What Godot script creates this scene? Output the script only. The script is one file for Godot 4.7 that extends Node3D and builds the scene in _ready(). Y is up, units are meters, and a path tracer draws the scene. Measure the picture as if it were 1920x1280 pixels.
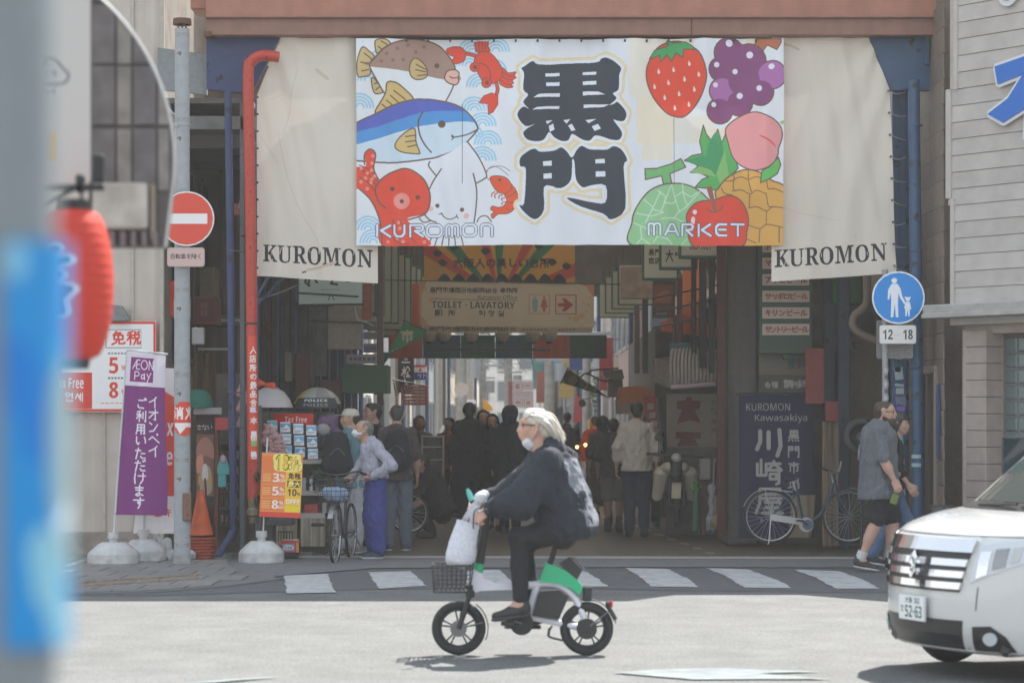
extends Node3D
# A covered market street seen across a road: telephoto view, sun high behind the arcade, the mouth of the arcade in open shade.


func _ready() -> void:
	# ---- camera, sky, sun, exposure
	var cam := Camera3D.new()
	cam.name = "camera"
	add_child(cam)
	var at := CameraAttributesPhysical.new()
	at.frustum_focal_length = 84.0
	at.frustum_focus_distance = 27.0
	at.frustum_near = .2
	at.frustum_far = 600.0
	at.exposure_aperture = 2.8
	cam.attributes = at
	cam.projection = Camera3D.PROJECTION_FRUSTUM
	cam.near = .2
	cam.far = 600.0
	cam.size = 1280.0 / FOC * .2
	cam.frustum_offset = Vector2(.0,150.0 / FOC * .2)
	cam.position = Vector3(0, EYE, 0)
	var e := Environment.new()
	e.background_mode = Environment.BG_SKY
	var sm := ProceduralSkyMaterial.new()
	sm.sky_top_color = Color(.66,.71,.77)
	sm.sky_horizon_color = Color(.87,.865,.85)
	sm.sky_curve = .12
	sm.ground_horizon_color = Color(.62,.62,.61)
	sm.ground_bottom_color = Color(.45,.45,.44)
	sm.sky_energy_multiplier = 1.0
	e.sky = Sky.new()
	e.sky.sky_material = sm
	e.tonemap_mode = Environment.TONE_MAPPER_LINEAR
	e.tonemap_exposure = 2.3
	e.sdfgi_enabled = true
	e.ssao_enabled = true
	e.ssil_enabled = true
	e.fog_enabled = true
	e.fog_density = .0015
	e.fog_light_color = Color(.93,.92,.90)
	var we := WorldEnvironment.new()
	we.name = "world"
	we.environment = e
	add_child(we)
	var sun := DirectionalLight3D.new()
	sun.name = "sun"
	sun.light_energy = 1.5
	sun.light_color = Color(1.0,.985,.965)
	sun.light_angular_distance = .5
	sun.shadow_enabled = true
	add_child(sun)
	sun.look_at_from_position(Vector3.ZERO, Vector3(-.36,-1.0,.60), Vector3.UP)
	# ---- the place
	rng.seed = 11
	foldn.seed = 3
	foldn.frequency = .012
	foldn.fractal_octaves = 2
	ground()
	left_building()
	alley_shop()
	arcade()
	right_building()
	far_street()
	# ---- things
	banners()
	post_signs()
	left_stall()
	inner_signs()
	parked_bicycle()
	van()
	taxi()
	front_bicycle()
	scooter()
	goods_right()
	shelf_trolley()
	ebike()
	rider()
	crowd()
	foreground()


# ---------------------------------------------------------------- geometry
const FOC := 4500.0   # focal length in photo pixels (photo 1920 x 1280), eye 1.55 m above the road, horizon at photo row 790
const EYE := 1.55
var rng := RandomNumberGenerator.new()
var taken := {}
var ms := {}
var texs := {}


func wx(px: float, d: float) -> float:
	return (px - 960.0) * d / FOC

func wy(py: float, d: float) -> float:
	return EYE + (790.0 - py) * d / FOC

func W(px: float, py: float, d: float) -> Vector3:   # the place at depth d that is seen at a photo pixel
	return Vector3(wx(px, d), wy(py, d), -d)


class MB:
	var v := PackedVector3Array()
	var n := PackedVector3Array()
	var t := PackedVector2Array()

	func tri(a: Vector3, b: Vector3, c: Vector3, na: Vector3, nb: Vector3, nc: Vector3, ua := Vector2.ZERO, ub := Vector2.ZERO, uc := Vector2.ZERO) -> void:
		var g := (c - a).cross(b - a)
		if g.dot(na + nb + nc) < .0:
			v.append_array([a, c, b]); n.append_array([na, nc, nb]); t.append_array([ua, uc, ub])
		else:
			v.append_array([a, b, c]); n.append_array([na, nb, nc]); t.append_array([ua, ub, uc])

	func quad(a: Vector3, b: Vector3, c: Vector3, d: Vector3, out: Vector3) -> void:   # a top left, b top right, c bottom right, d bottom left for the uv
		var g := (c - a).cross(b - d).normalized()
		if g.dot(out) < .0:
			g = -g
		tri(a, b, c, g, g, g, Vector2(0,0), Vector2(1,0), Vector2(1,1))
		tri(a, c, d, g, g, g, Vector2(0,0), Vector2(1,1), Vector2(0,1))

	func box(c: Vector3, s: Vector3, b := .0, q := Basis()) -> MB:
		var h := s * .5
		b = minf(b, minf(h.x, minf(h.y, h.z)) * .9)
		var p := {}
		for x in [-1,1]:
			for y in [-1,1]:
				for z in [-1,1]:
					var m := Vector3(x, y, z)
					for k in 3:
						var e := Vector3(b, b, b)
						e[k] = .0
						p[[x, y, z, k]] = c + q * (m * (h - e))
		for k in 3:
			var i := (k + 1) % 3
			var j := (k + 2) % 3
			for sg in [-1,1]:
				var o := Vector3.ZERO
				o[k] = sg
				var f := []
				for w in [[-1,1], [1,1], [1,-1], [-1,-1]]:
					var m := [0,0,0, k]
					m[k] = sg
					if k == 1:
						m[2] = -w[1] * sg; m[0] = w[0]
					elif k == 0:
						m[2] = -w[0] * sg; m[1] = w[1]
					else:
						m[0] = w[0] * sg; m[1] = w[1]
					f.append(p[m])
				quad(f[0], f[1], f[2], f[3], q * o)
			if b > .0:
				for s1 in [-1,1]:
					for s2 in [-1,1]:
						var m := [0,0,0, i]
						m[i] = s1; m[j] = s2
						var f := []
						for w in [[-1, i], [1, i], [1, j], [-1, j]]:
							var m2 := m.duplicate()
							m2[k] = w[0]; m2[3] = w[1]
							f.append(p[m2])
						var o := Vector3.ZERO
						o[i] = s1; o[j] = s2
						quad(f[0], f[1], f[2], f[3], q * o)
		if b > .0:
			for x in [-1,1]:
				for y in [-1,1]:
					for z in [-1,1]:
						var o := (q * Vector3(x, y, z)).normalized()
						tri(p[[x, y, z, 0]], p[[x, y, z, 1]], p[[x, y, z, 2]], o, o, o)
		return self

	func tube(pts: Array, r: Variant, k := 8, caps := true, squash := 1.0) -> MB:
		var m := pts.size()
		var up := Vector3.UP
		var rings := []
		for i in m:
			var dir: Vector3 = (pts[mini(i + 1, m - 1)] - pts[maxi(i - 1,0)]).normalized()
			if absf(dir.dot(up)) > .95 and i == 0:
				up = Vector3.RIGHT
			var s := dir.cross(up)
			if s.length() < .05:
				s = dir.cross(Vector3.FORWARD)
			s = s.normalized()
			up = s.cross(dir).normalized()
			var rad: float = r[i] if r is Array or r is PackedFloat32Array else r
			var ring := []
			for j in k:
				var a := TAU * j / k
				ring.append([pts[i] + (s * cos(a) + up * sin(a) * squash) * rad, (s * cos(a) + up * sin(a)).normalized()])
			rings.append(ring)
		for i in m - 1:
			for j in k:
				var j2 := (j + 1) % k
				var a = rings[i][j]; var b = rings[i][j2]; var c = rings[i + 1][j2]; var d = rings[i + 1][j]
				var u0 := float(j) / k
				var u1 := float(j + 1) / k
				var v0 := float(i) / (m - 1)
				var v1 := float(i + 1) / (m - 1)
				tri(a[0], b[0], c[0], a[1], b[1], c[1], Vector2(u0, v0), Vector2(u1, v0), Vector2(u1, v1))
				tri(a[0], c[0], d[0], a[1], c[1], d[1], Vector2(u0, v0), Vector2(u1, v1), Vector2(u0, v1))
		if caps:
			for e in [0, m - 1]:
				var o: Vector3 = (pts[0] - pts[1]).normalized() if e == 0 else (pts[m - 1] - pts[m - 2]).normalized()
				for j in range(1, k - 1):
					tri(rings[e][0][0], rings[e][j][0], rings[e][j + 1][0], o, o, o)
		return self

	func cyl(a: Vector3, b: Vector3, r0: float, r1 := -1.0, k := 14) -> MB:
		return tube([a, b], [r0, r1 if r1 >= .0 else r0], k)

	func lathe(prof: Array, o: Vector3, q := Basis(), k := 20) -> MB:   # profile of (radius, height) about q.y
		for i in prof.size() - 1:
			var e: Vector2 = prof[i + 1] - prof[i]
			var nn := Vector2(e.y, -e.x).normalized()
			if nn.x < .0 or (absf(nn.x) < 1e-5 and false):
				pass
			for j in k:
				var f := []
				for w in [[0, i], [1, i], [1, i + 1], [0, i + 1]]:
					var a: float = TAU * (j + w[0]) / k
					var p: Vector2 = prof[w[1]]
					f.append([o + q * Vector3(cos(a) * p.x, p.y, sin(a) * p.x), (q * Vector3(cos(a) * nn.x, nn.y, sin(a) * nn.x)).normalized(), Vector2(float(j + w[0]) / k, float(w[1]) / (prof.size() - 1))])
				for w in [[0,1,2], [0,2,3]]:
					var x = f[w[0]]; var y = f[w[1]]; var z = f[w[2]]
					if x[0].is_equal_approx(y[0]) or y[0].is_equal_approx(z[0]) or x[0].is_equal_approx(z[0]):
						continue
					tri(x[0], y[0], z[0], x[1], y[1], z[1], x[2], y[2], z[2])
		return self

	func torus(c: Vector3, ax: Vector3, R: float, r: float, n1 := 28, n2 := 8, flat := 1.0) -> MB:
		var a1 := ax.cross(Vector3.UP if absf(ax.y) < .9 else Vector3.RIGHT).normalized()
		var a2 := ax.cross(a1).normalized()
		for i in n1:
			for j in n2:
				var f := []
				for w in [[0,0], [1,0], [1,1], [0,1]]:
					var A: float = TAU * (i + w[0]) / n1
					var B: float = TAU * (j + w[1]) / n2
					var rad := a1 * cos(A) + a2 * sin(A)
					var o := rad * cos(B) + ax * sin(B)
					f.append([c + rad * (R + r * cos(B)) + ax * r * sin(B) * flat, o])
				tri(f[0][0], f[1][0], f[2][0], f[0][1], f[1][1], f[2][1])
				tri(f[0][0], f[2][0], f[3][0], f[0][1], f[2][1], f[3][1])
		return self

	func ell(c: Vector3, r: Vector3, q := Basis(), k := 12) -> MB:
		var h := k / 2
		for i in h:
			for j in k:
				var f := []
				for w in [[0,0], [1,0], [1,1], [0,1]]:
					var A: float = TAU * (j + w[0]) / k
					var B: float = PI * (i + w[1]) / h
					var o := Vector3(sin(B) * cos(A), cos(B), sin(B) * sin(A))
					f.append([c + q * (o * r), (q * (o / r)).normalized()])
				if i > 0:
					tri(f[0][0], f[1][0], f[2][0], f[0][1], f[1][1], f[2][1])
				if i < h - 1:
					tri(f[0][0], f[2][0], f[3][0], f[0][1], f[2][1], f[3][1])
		return self

	func prism(poly: PackedVector2Array, depth: float, x := Transform3D()) -> MB:   # outline in x, y, extruded along z about 0; the front's uv spans the outline's box
		var ix := Geometry2D.triangulate_polygon(poly)
		var lo := poly[0]
		var hi := poly[0]
		for p in poly:
			lo = lo.min(p); hi = hi.max(p)
		var sz := hi - lo
		for sg in [1.0,-1.0]:
			var o := x.basis * Vector3(0,0, sg)
			o = o.normalized()
			for i in range(0, ix.size(), 3):
				var f := []
				for w in 3:
					var p := poly[ix[i + w]]
					f.append([x * Vector3(p.x, p.y, depth * .5 * sg), Vector2((p.x - lo.x) / sz.x, (hi.y - p.y) / sz.y)])
				tri(f[0][0], f[1][0], f[2][0], o, o, o, f[0][1], f[1][1], f[2][1])
		if depth > .0:
			var area := .0
			for i in poly.size():
				area += poly[i].cross(poly[(i + 1) % poly.size()])
			for i in poly.size():
				var p := poly[i]
				var p2 := poly[(i + 1) % poly.size()]
				var e := (p2 - p).normalized()
				var o := x.basis * (Vector3(e.y, -e.x, 0) * signf(area))
				quad(x * Vector3(p.x, p.y, depth * .5), x * Vector3(p2.x, p2.y, depth * .5), x * Vector3(p2.x, p2.y, -depth * .5), x * Vector3(p.x, p.y, -depth * .5), o)
		return self

	func sheet(nx: int, ny: int, f: Callable, out := Vector3(0,0,1)) -> MB:
		var p := []
		for j in ny + 1:
			for i in nx + 1:
				p.append(f.call(float(i) / nx, float(j) / ny))
		var nr := []
		for j in ny + 1:
			for i in nx + 1:
				var du: Vector3 = p[j * (nx + 1) + mini(i + 1, nx)] - p[j * (nx + 1) + maxi(i - 1,0)]
				var dv: Vector3 = p[mini(j + 1, ny) * (nx + 1) + i] - p[maxi(j - 1,0) * (nx + 1) + i]
				var o := du.cross(dv).normalized()
				nr.append(o if o.dot(out) >= .0 else -o)
		for j in ny:
			for i in nx:
				var a := j * (nx + 1) + i
				var u0 := Vector2(float(i) / nx, float(j) / ny)
				var u1 := Vector2(float(i + 1) / nx, float(j + 1) / ny)
				var b := a + 1
				var d := a + nx + 1
				var c := d + 1
				tri(p[a], p[b], p[c], nr[a], nr[b], nr[c], u0, Vector2(u1.x, u0.y), u1)
				tri(p[a], p[c], p[d], nr[a], nr[c], nr[d], u0, u1, Vector2(u0.x, u1.y))
		return self

	func add(o: MB, x := Transform3D()) -> MB:
		var flip := x.basis.determinant() < .0
		var nb := x.basis.inverse().transposed()
		for i in range(0, o.v.size(), 3):
			for w in ([0,2,1] if flip else [0,1,2]):
				v.append(x * o.v[i + w]); n.append((nb * o.n[i + w]).normalized()); t.append(o.t[i + w])
		return self

	func mesh(shift := Vector3.ZERO) -> ArrayMesh:
		var p := v
		if shift != Vector3.ZERO:
			p = PackedVector3Array()
			for q in v:
				p.append(q - shift)
		var a := []
		a.resize(Mesh.ARRAY_MAX)
		a[Mesh.ARRAY_VERTEX] = p
		a[Mesh.ARRAY_NORMAL] = n
		a[Mesh.ARRAY_TEX_UV] = t
		var m := ArrayMesh.new()
		m.add_surface_from_arrays(Mesh.PRIMITIVE_TRIANGLES, a)
		return m


func mb() -> MB:
	return MB.new()

func bx(c: Vector3, s: Vector3, b := .0, q := Basis()) -> MB:
	return MB.new().box(c, s, b, q)

func sq(a: Vector3, b: Vector3, b2 := .0) -> MB:   # box from corner to corner
	return MB.new().box((a + b) * .5, (b - a).abs(), b2)

func arc(pts: Array, seg := 6) -> Array:   # smooth path through points
	var o := []
	for i in pts.size() - 1:
		var a: Vector3 = pts[maxi(i - 1,0)]
		var b: Vector3 = pts[i]
		var c: Vector3 = pts[i + 1]
		var d: Vector3 = pts[mini(i + 2, pts.size() - 1)]
		for k in seg:
			o.append(b.cubic_interpolate(c, a, d, float(k) / seg))
	o.append(pts[-1])
	return o

func circ(r: float, k := 32, c := Vector2.ZERO, ry := -1.0) -> PackedVector2Array:
	var o := PackedVector2Array()
	for i in k:
		o.append(c + Vector2(cos(TAU * i / k) * r, sin(TAU * i / k) * (ry if ry > .0 else r)))
	return o

func rrect(w: float, h: float, r: float, k := 4) -> PackedVector2Array:
	var o := PackedVector2Array()
	for q in [[1,1,0], [-1,1,1], [-1,-1,2], [1,-1,3]]:
		for i in k + 1:
			var a: float = PI / 2 * (q[2] + float(i) / k)
			o.append(Vector2(q[0] * (w / 2 - r) + cos(a) * r, q[1] * (h / 2 - r) + sin(a) * r))
	return o

# ---------------------------------------------------------------- nodes
func numbered(called: String) -> String:
	taken[called] = taken.get(called, 0) + 1
	return called if taken[called] == 1 else "%s_%03d" % [called, taken[called] - 1]

func tag(o: Node3D, label := "", category := "", group := "", kind := "") -> Node3D:
	if label: o.set_meta("label", label)
	if category: o.set_meta("category", category)
	if group: o.set_meta("group", group)
	if kind: o.set_meta("kind", kind)
	return o

func thing(called: String, label: String, category: String, at := Vector3.ZERO, group := "", turn := .0) -> Node3D:
	var o := Node3D.new()
	o.name = numbered(called)
	add_child(o, true)
	o.position = at
	o.rotation.y = turn
	return tag(o, label, category, group)

func put(called: String, m: MB, mat: Material, parent: Node3D = null, shared: ArrayMesh = null) -> MeshInstance3D:   # mesh already in the parent's own axes
	var o := MeshInstance3D.new()
	o.mesh = shared if shared else m.mesh()
	o.material_override = mat
	if parent == null:
		o.name = numbered(called)
		add_child(o, true)
	else:
		o.name = called if not parent.has_node(called) else called + "_001"
		var k := 1
		while parent.has_node(NodePath(o.name)):
			o.name = "%s_%03d" % [called, k]
			k += 1
		parent.add_child(o, true)
	return o

func base_of(p: Node3D) -> Vector3:
	var o := p.position
	var q := p.get_parent()
	while q is Node3D and q != self:
		o += q.position
		q = q.get_parent()
	return o

func wq(called: String, m: MB, mat: Material, parent: Node3D) -> MeshInstance3D:   # mesh given in world axes, parent not turned
	var o := put(called, null, mat, parent, m.mesh(base_of(parent)))
	return o

func solo(called: String, label: String, category: String, m: MB, mat: Material, group := "") -> MeshInstance3D:   # a thing of one mesh, its origin at its foot
	var lo := m.v[0]
	var hi := m.v[0]
	for p in m.v:
		lo = lo.min(p); hi = hi.max(p)
	var at := Vector3((lo.x + hi.x) / 2, lo.y, (lo.z + hi.z) / 2)
	var o := put(called, null, mat, null, m.mesh(at))
	o.position = at
	tag(o, label, category, group)
	return o

func struct(called: String, m: MB, mat: Material, label := "") -> MeshInstance3D:
	var o := put(called, m, mat)
	tag(o, label, "", "", "structure")
	return o

func copy(o: Node3D, at: Vector3, label := "", turn := .0) -> Node3D:
	var c: Node3D = o.duplicate()
	var nm := String(o.name)
	c.name = numbered(nm)
	add_child(c, true)
	c.position = at
	c.rotation.y = turn
	if label: c.set_meta("label", label)
	return c

# ---------------------------------------------------------------- materials
func noise_tex(key: String) -> ImageTexture:
	if texs.has(key):
		return texs[key]
	var nz := FastNoiseLite.new()
	nz.seed = key.hash() % 1000
	nz.fractal_octaves = 5
	var s := 256
	var im: Image
	if key == "asphalt":
		s = 512
		nz.frequency = .012
		im = nz.get_seamless_image(s, s)
		im.convert(Image.FORMAT_RGB8)
		var r := RandomNumberGenerator.new()
		r.seed = 5
		for y in s:
			for x in s:
				var g := .78 + im.get_pixel(x, y).r * .10 + .05 + r.randf_range(-.17,.12)
				if r.randf() < .03:
					g -= .16
				im.set_pixel(x, y, Color(g, g, g * .985))
	elif key == "blotch":
		nz.frequency = .015
		im = nz.get_seamless_image(s, s)
		im.convert(Image.FORMAT_RGB8)
		for y in s:
			for x in s:
				var g := .80 + im.get_pixel(x, y).r * .22
				im.set_pixel(x, y, Color(g, g * .995, g * .98))
	elif key == "soft":
		nz.frequency = .02
		im = nz.get_seamless_image(s, s)
		im.convert(Image.FORMAT_RGB8)
		for y in s:
			for x in s:
				var g := .91 + im.get_pixel(x, y).r * .09
				im.set_pixel(x, y, Color(g, g, g))
	elif key == "stripe":   # woven shirt stripes
		im = Image.create(s, s, false, Image.FORMAT_RGB8)
		for y in s:
			for x in s:
				var g := .80 if x % 32 < 8 else .98
				im.set_pixel(x, y, Color(g, g, g * 1.01))
	elif key == "streak":   # rain streaks and dust runs down painted metal
		nz.frequency = .03
		im = Image.create(s, s, false, Image.FORMAT_RGB8)
		for y in s:
			for x in s:
				var q := TAU * x / s
				var g := .93 + nz.get_noise_3d(cos(q) * 60.0, sin(q) * 60.0, y * .12) * .07 + nz.get_noise_2d(x * 2.0 + 90.0, absf(y - 128.0) * 2.0) * .07
				im.set_pixel(x, y, Color(g, g * .985, g * .96))
	elif key == "wood":
		nz.frequency = .02
		im = Image.create(s, s, false, Image.FORMAT_RGB8)
		for y in s:
			for x in s:
				var g := .82 + nz.get_noise_2d(x * 4.0, absf(y - 128.0) * .25) * .35
				im.set_pixel(x, y, Color(g, g * .97, g * .93))
	elif key == "cloth":
		nz.frequency = .02
		im = nz.get_seamless_image(s, s)
		im.convert(Image.FORMAT_RGB8)
		for y in s:
			for x in s:
				var g := .86 + im.get_pixel(x, y).r * .14 + (.02 if (x + y) % 4 < 2 else -.02)
				im.set_pixel(x, y, Color(g, g, g))
	elif key == "rust":   # rust spots on old painted steel: opaque brown islands
		nz.frequency = .02
		im = nz.get_seamless_image(s, s)
		im.convert(Image.FORMAT_RGB8)
		for y in s:
			for x in s:
				var a := im.get_pixel(x, y).r
				var g := .88 + a * .12
				var c := Color(g, g, g)
				if a > .80:
					c = Color(.62,.42,.28).lerp(c, clampf((.86 - a) / .06,0,1))
				im.set_pixel(x, y, c)
	texs[key] = ImageTexture.create_from_image(im)
	return texs[key]

func mt(key: String, c: Color = Color.WHITE, rough := .7, tex := "", scale := 1.0, metal := .0, local := false) -> StandardMaterial3D:   # colour in linear light
	if ms.has(key):
		return ms[key]
	var m := StandardMaterial3D.new()
	m.resource_name = key
	m.albedo_color = c.linear_to_srgb()
	m.roughness = rough
	m.metallic = metal
	if tex:
		m.albedo_texture = noise_tex(tex)
		m.uv1_triplanar = true
		m.uv1_world_triplanar = not local
		m.uv1_scale = Vector3(scale, scale, scale)
	ms[key] = m
	return m

func g(v: float) -> Color:
	return Color(v, v, v)

func srgb(r: int, gg: int, b: int, k := 1.0) -> Color:   # photo-like 8 bit colour to linear, times k
	var c := Color8(r, gg, b).srgb_to_linear()
	return Color(c.r * k, c.g * k, c.b * k)
# ---------------------------------------------------------------- flat print: polygons, strokes and lettering filled into an Image
var P: Image
var PO := Vector2.ZERO
var PS := Vector2.ONE

func page(w: int, h: int, bg: Color, x0 := .0, y0 := .0, x1 := .0, y1 := .0) -> void:   # coordinates x0..x1, y0..y1 span the page
	P = Image.create(w, h, false, Image.FORMAT_RGB8)
	P.fill(bg)
	PO = Vector2(x0, y0)
	PS = Vector2(w / (x1 - x0), h / (y1 - y0)) if x1 > x0 else Vector2.ONE

func done(key: String, rough := .75, back := .0) -> StandardMaterial3D:
	var m := StandardMaterial3D.new()
	m.resource_name = key
	m.albedo_texture = ImageTexture.create_from_image(P)
	m.texture_repeat = false
	m.roughness = rough
	if back > .0:
		m.backlight_enabled = true
		m.backlight = Color(back, back, back).linear_to_srgb()
	ms[key] = m
	return m

func fillp(pts: PackedVector2Array, c: Color) -> void:
	var n := pts.size()
	var q := PackedVector2Array()
	var y0 := 1e9
	var y1 := -1e9
	for p in pts:
		var w := (p - PO) * PS
		q.append(w)
		y0 = minf(y0, w.y); y1 = maxf(y1, w.y)
	for y in range(maxi(int(floor(y0)), 0), mini(int(ceil(y1)), P.get_height() - 1) + 1):
		var fy := y + .5
		var xs := PackedFloat32Array()
		for i in n:
			var a := q[i]
			var b := q[(i + 1) % n]
			if (a.y <= fy) != (b.y <= fy):
				xs.append(a.x + (fy - a.y) / (b.y - a.y) * (b.x - a.x))
		xs.sort()
		for i in range(0, xs.size() - 1,2):
			var x0 := maxi(roundi(xs[i]), 0)
			var x1 := mini(roundi(xs[i + 1]), P.get_width())
			if x1 > x0:
				P.fill_rect(Rect2i(x0, y, x1 - x0,1), c)

func pts(s: String) -> PackedVector2Array:
	var o := PackedVector2Array()
	for w in s.split(" ", false):
		var k := w.split(",")
		o.append(Vector2(float(k[0]), float(k[1])))
	return o

func curve(p: PackedVector2Array, closed := true, seg := 6) -> PackedVector2Array:
	var o := PackedVector2Array()
	var n := p.size()
	for i in (n if closed else n - 1):
		var a := p[(i - 1 + n) % n] if closed else p[maxi(i - 1,0)]
		var b := p[i]
		var c := p[(i + 1) % n]
		var d := p[(i + 2) % n] if closed else p[mini(i + 2, n - 1)]
		for k in seg:
			o.append(b.cubic_interpolate(c, a, d, float(k) / seg))
	if not closed:
		o.append(p[-1])
	return o

func dot(x: float, y: float, r: float, c: Color, ry := -1.0) -> void:
	fillp(circ(r, 20, Vector2(x, y), ry), c)

func line(p: PackedVector2Array, w: float, c: Color, closed := false, round_ends := true) -> void:
	var n := p.size()
	for i in (n if closed else n - 1):
		var a := p[i]
		var b := p[(i + 1) % n]
		if a.is_equal_approx(b):
			continue
		var e := (b - a).normalized() * w * .5
		var s := Vector2(-e.y, e.x)
		fillp(PackedVector2Array([a + s, b + s, b - s, a - s]), c)
	if w * PS.x > 2.0 and round_ends:
		for q in p:
			fillp(circ(w * .5,10, q), c)

func blob(s: String, fill: Variant, edge: Variant = null, lw := 2.0, smooth := true) -> void:
	var p := pts(s)
	if smooth:
		p = curve(p)
	if fill != null:
		fillp(p, fill)
	if edge != null:
		line(p, lw, edge, true)

func stroke(s: String, lw: float, c: Color, smooth := true) -> void:
	line(curve(pts(s), false) if smooth else pts(s), lw, c)

func box2(x0: float, y0: float, x1: float, y1: float, c: Color) -> void:
	fillp(PackedVector2Array([Vector2(x0, y0), Vector2(x1, y0), Vector2(x1, y1), Vector2(x0, y1)]), c)

func frame2(x0: float, y0: float, x1: float, y1: float, w: float, c: Color) -> void:
	line(PackedVector2Array([Vector2(x0, y0), Vector2(x1, y0), Vector2(x1, y1), Vector2(x0, y1)]), w, c, true)

func latin(s: String, x: float, y: float, w: float, h: float, c: Color, serif := false, bold := true, slant := .0, lines := .0) -> void:   # lettering stretched to the box x, y, w, h
	var t := TextMesh.new()
	var f := SystemFont.new()
	f.font_names = PackedStringArray(["Droid Serif" if serif else "Droid Sans"])
	f.font_weight = 700 if bold else 400
	t.font = f
	t.text = s
	t.depth = .0
	t.font_size = 64
	t.pixel_size = 1.0
	t.curve_step = 3.0
	var a: PackedVector3Array = t.get_mesh_arrays()[0]
	var bb := t.get_aabb()
	for i in range(0, a.size(), 3):
		var q := PackedVector2Array()
		for k in 3:
			var r := (a[i + k] - bb.position) / bb.size
			q.append(Vector2(x + r.x * w + slant * r.y * h, y + (1.0 - r.y) * h + lines * (r.x - .5) * h))
		if absf((q[1] - q[0]).cross(q[2] - q[0])) > 1e-9:
			fillp(q, c)

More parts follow.
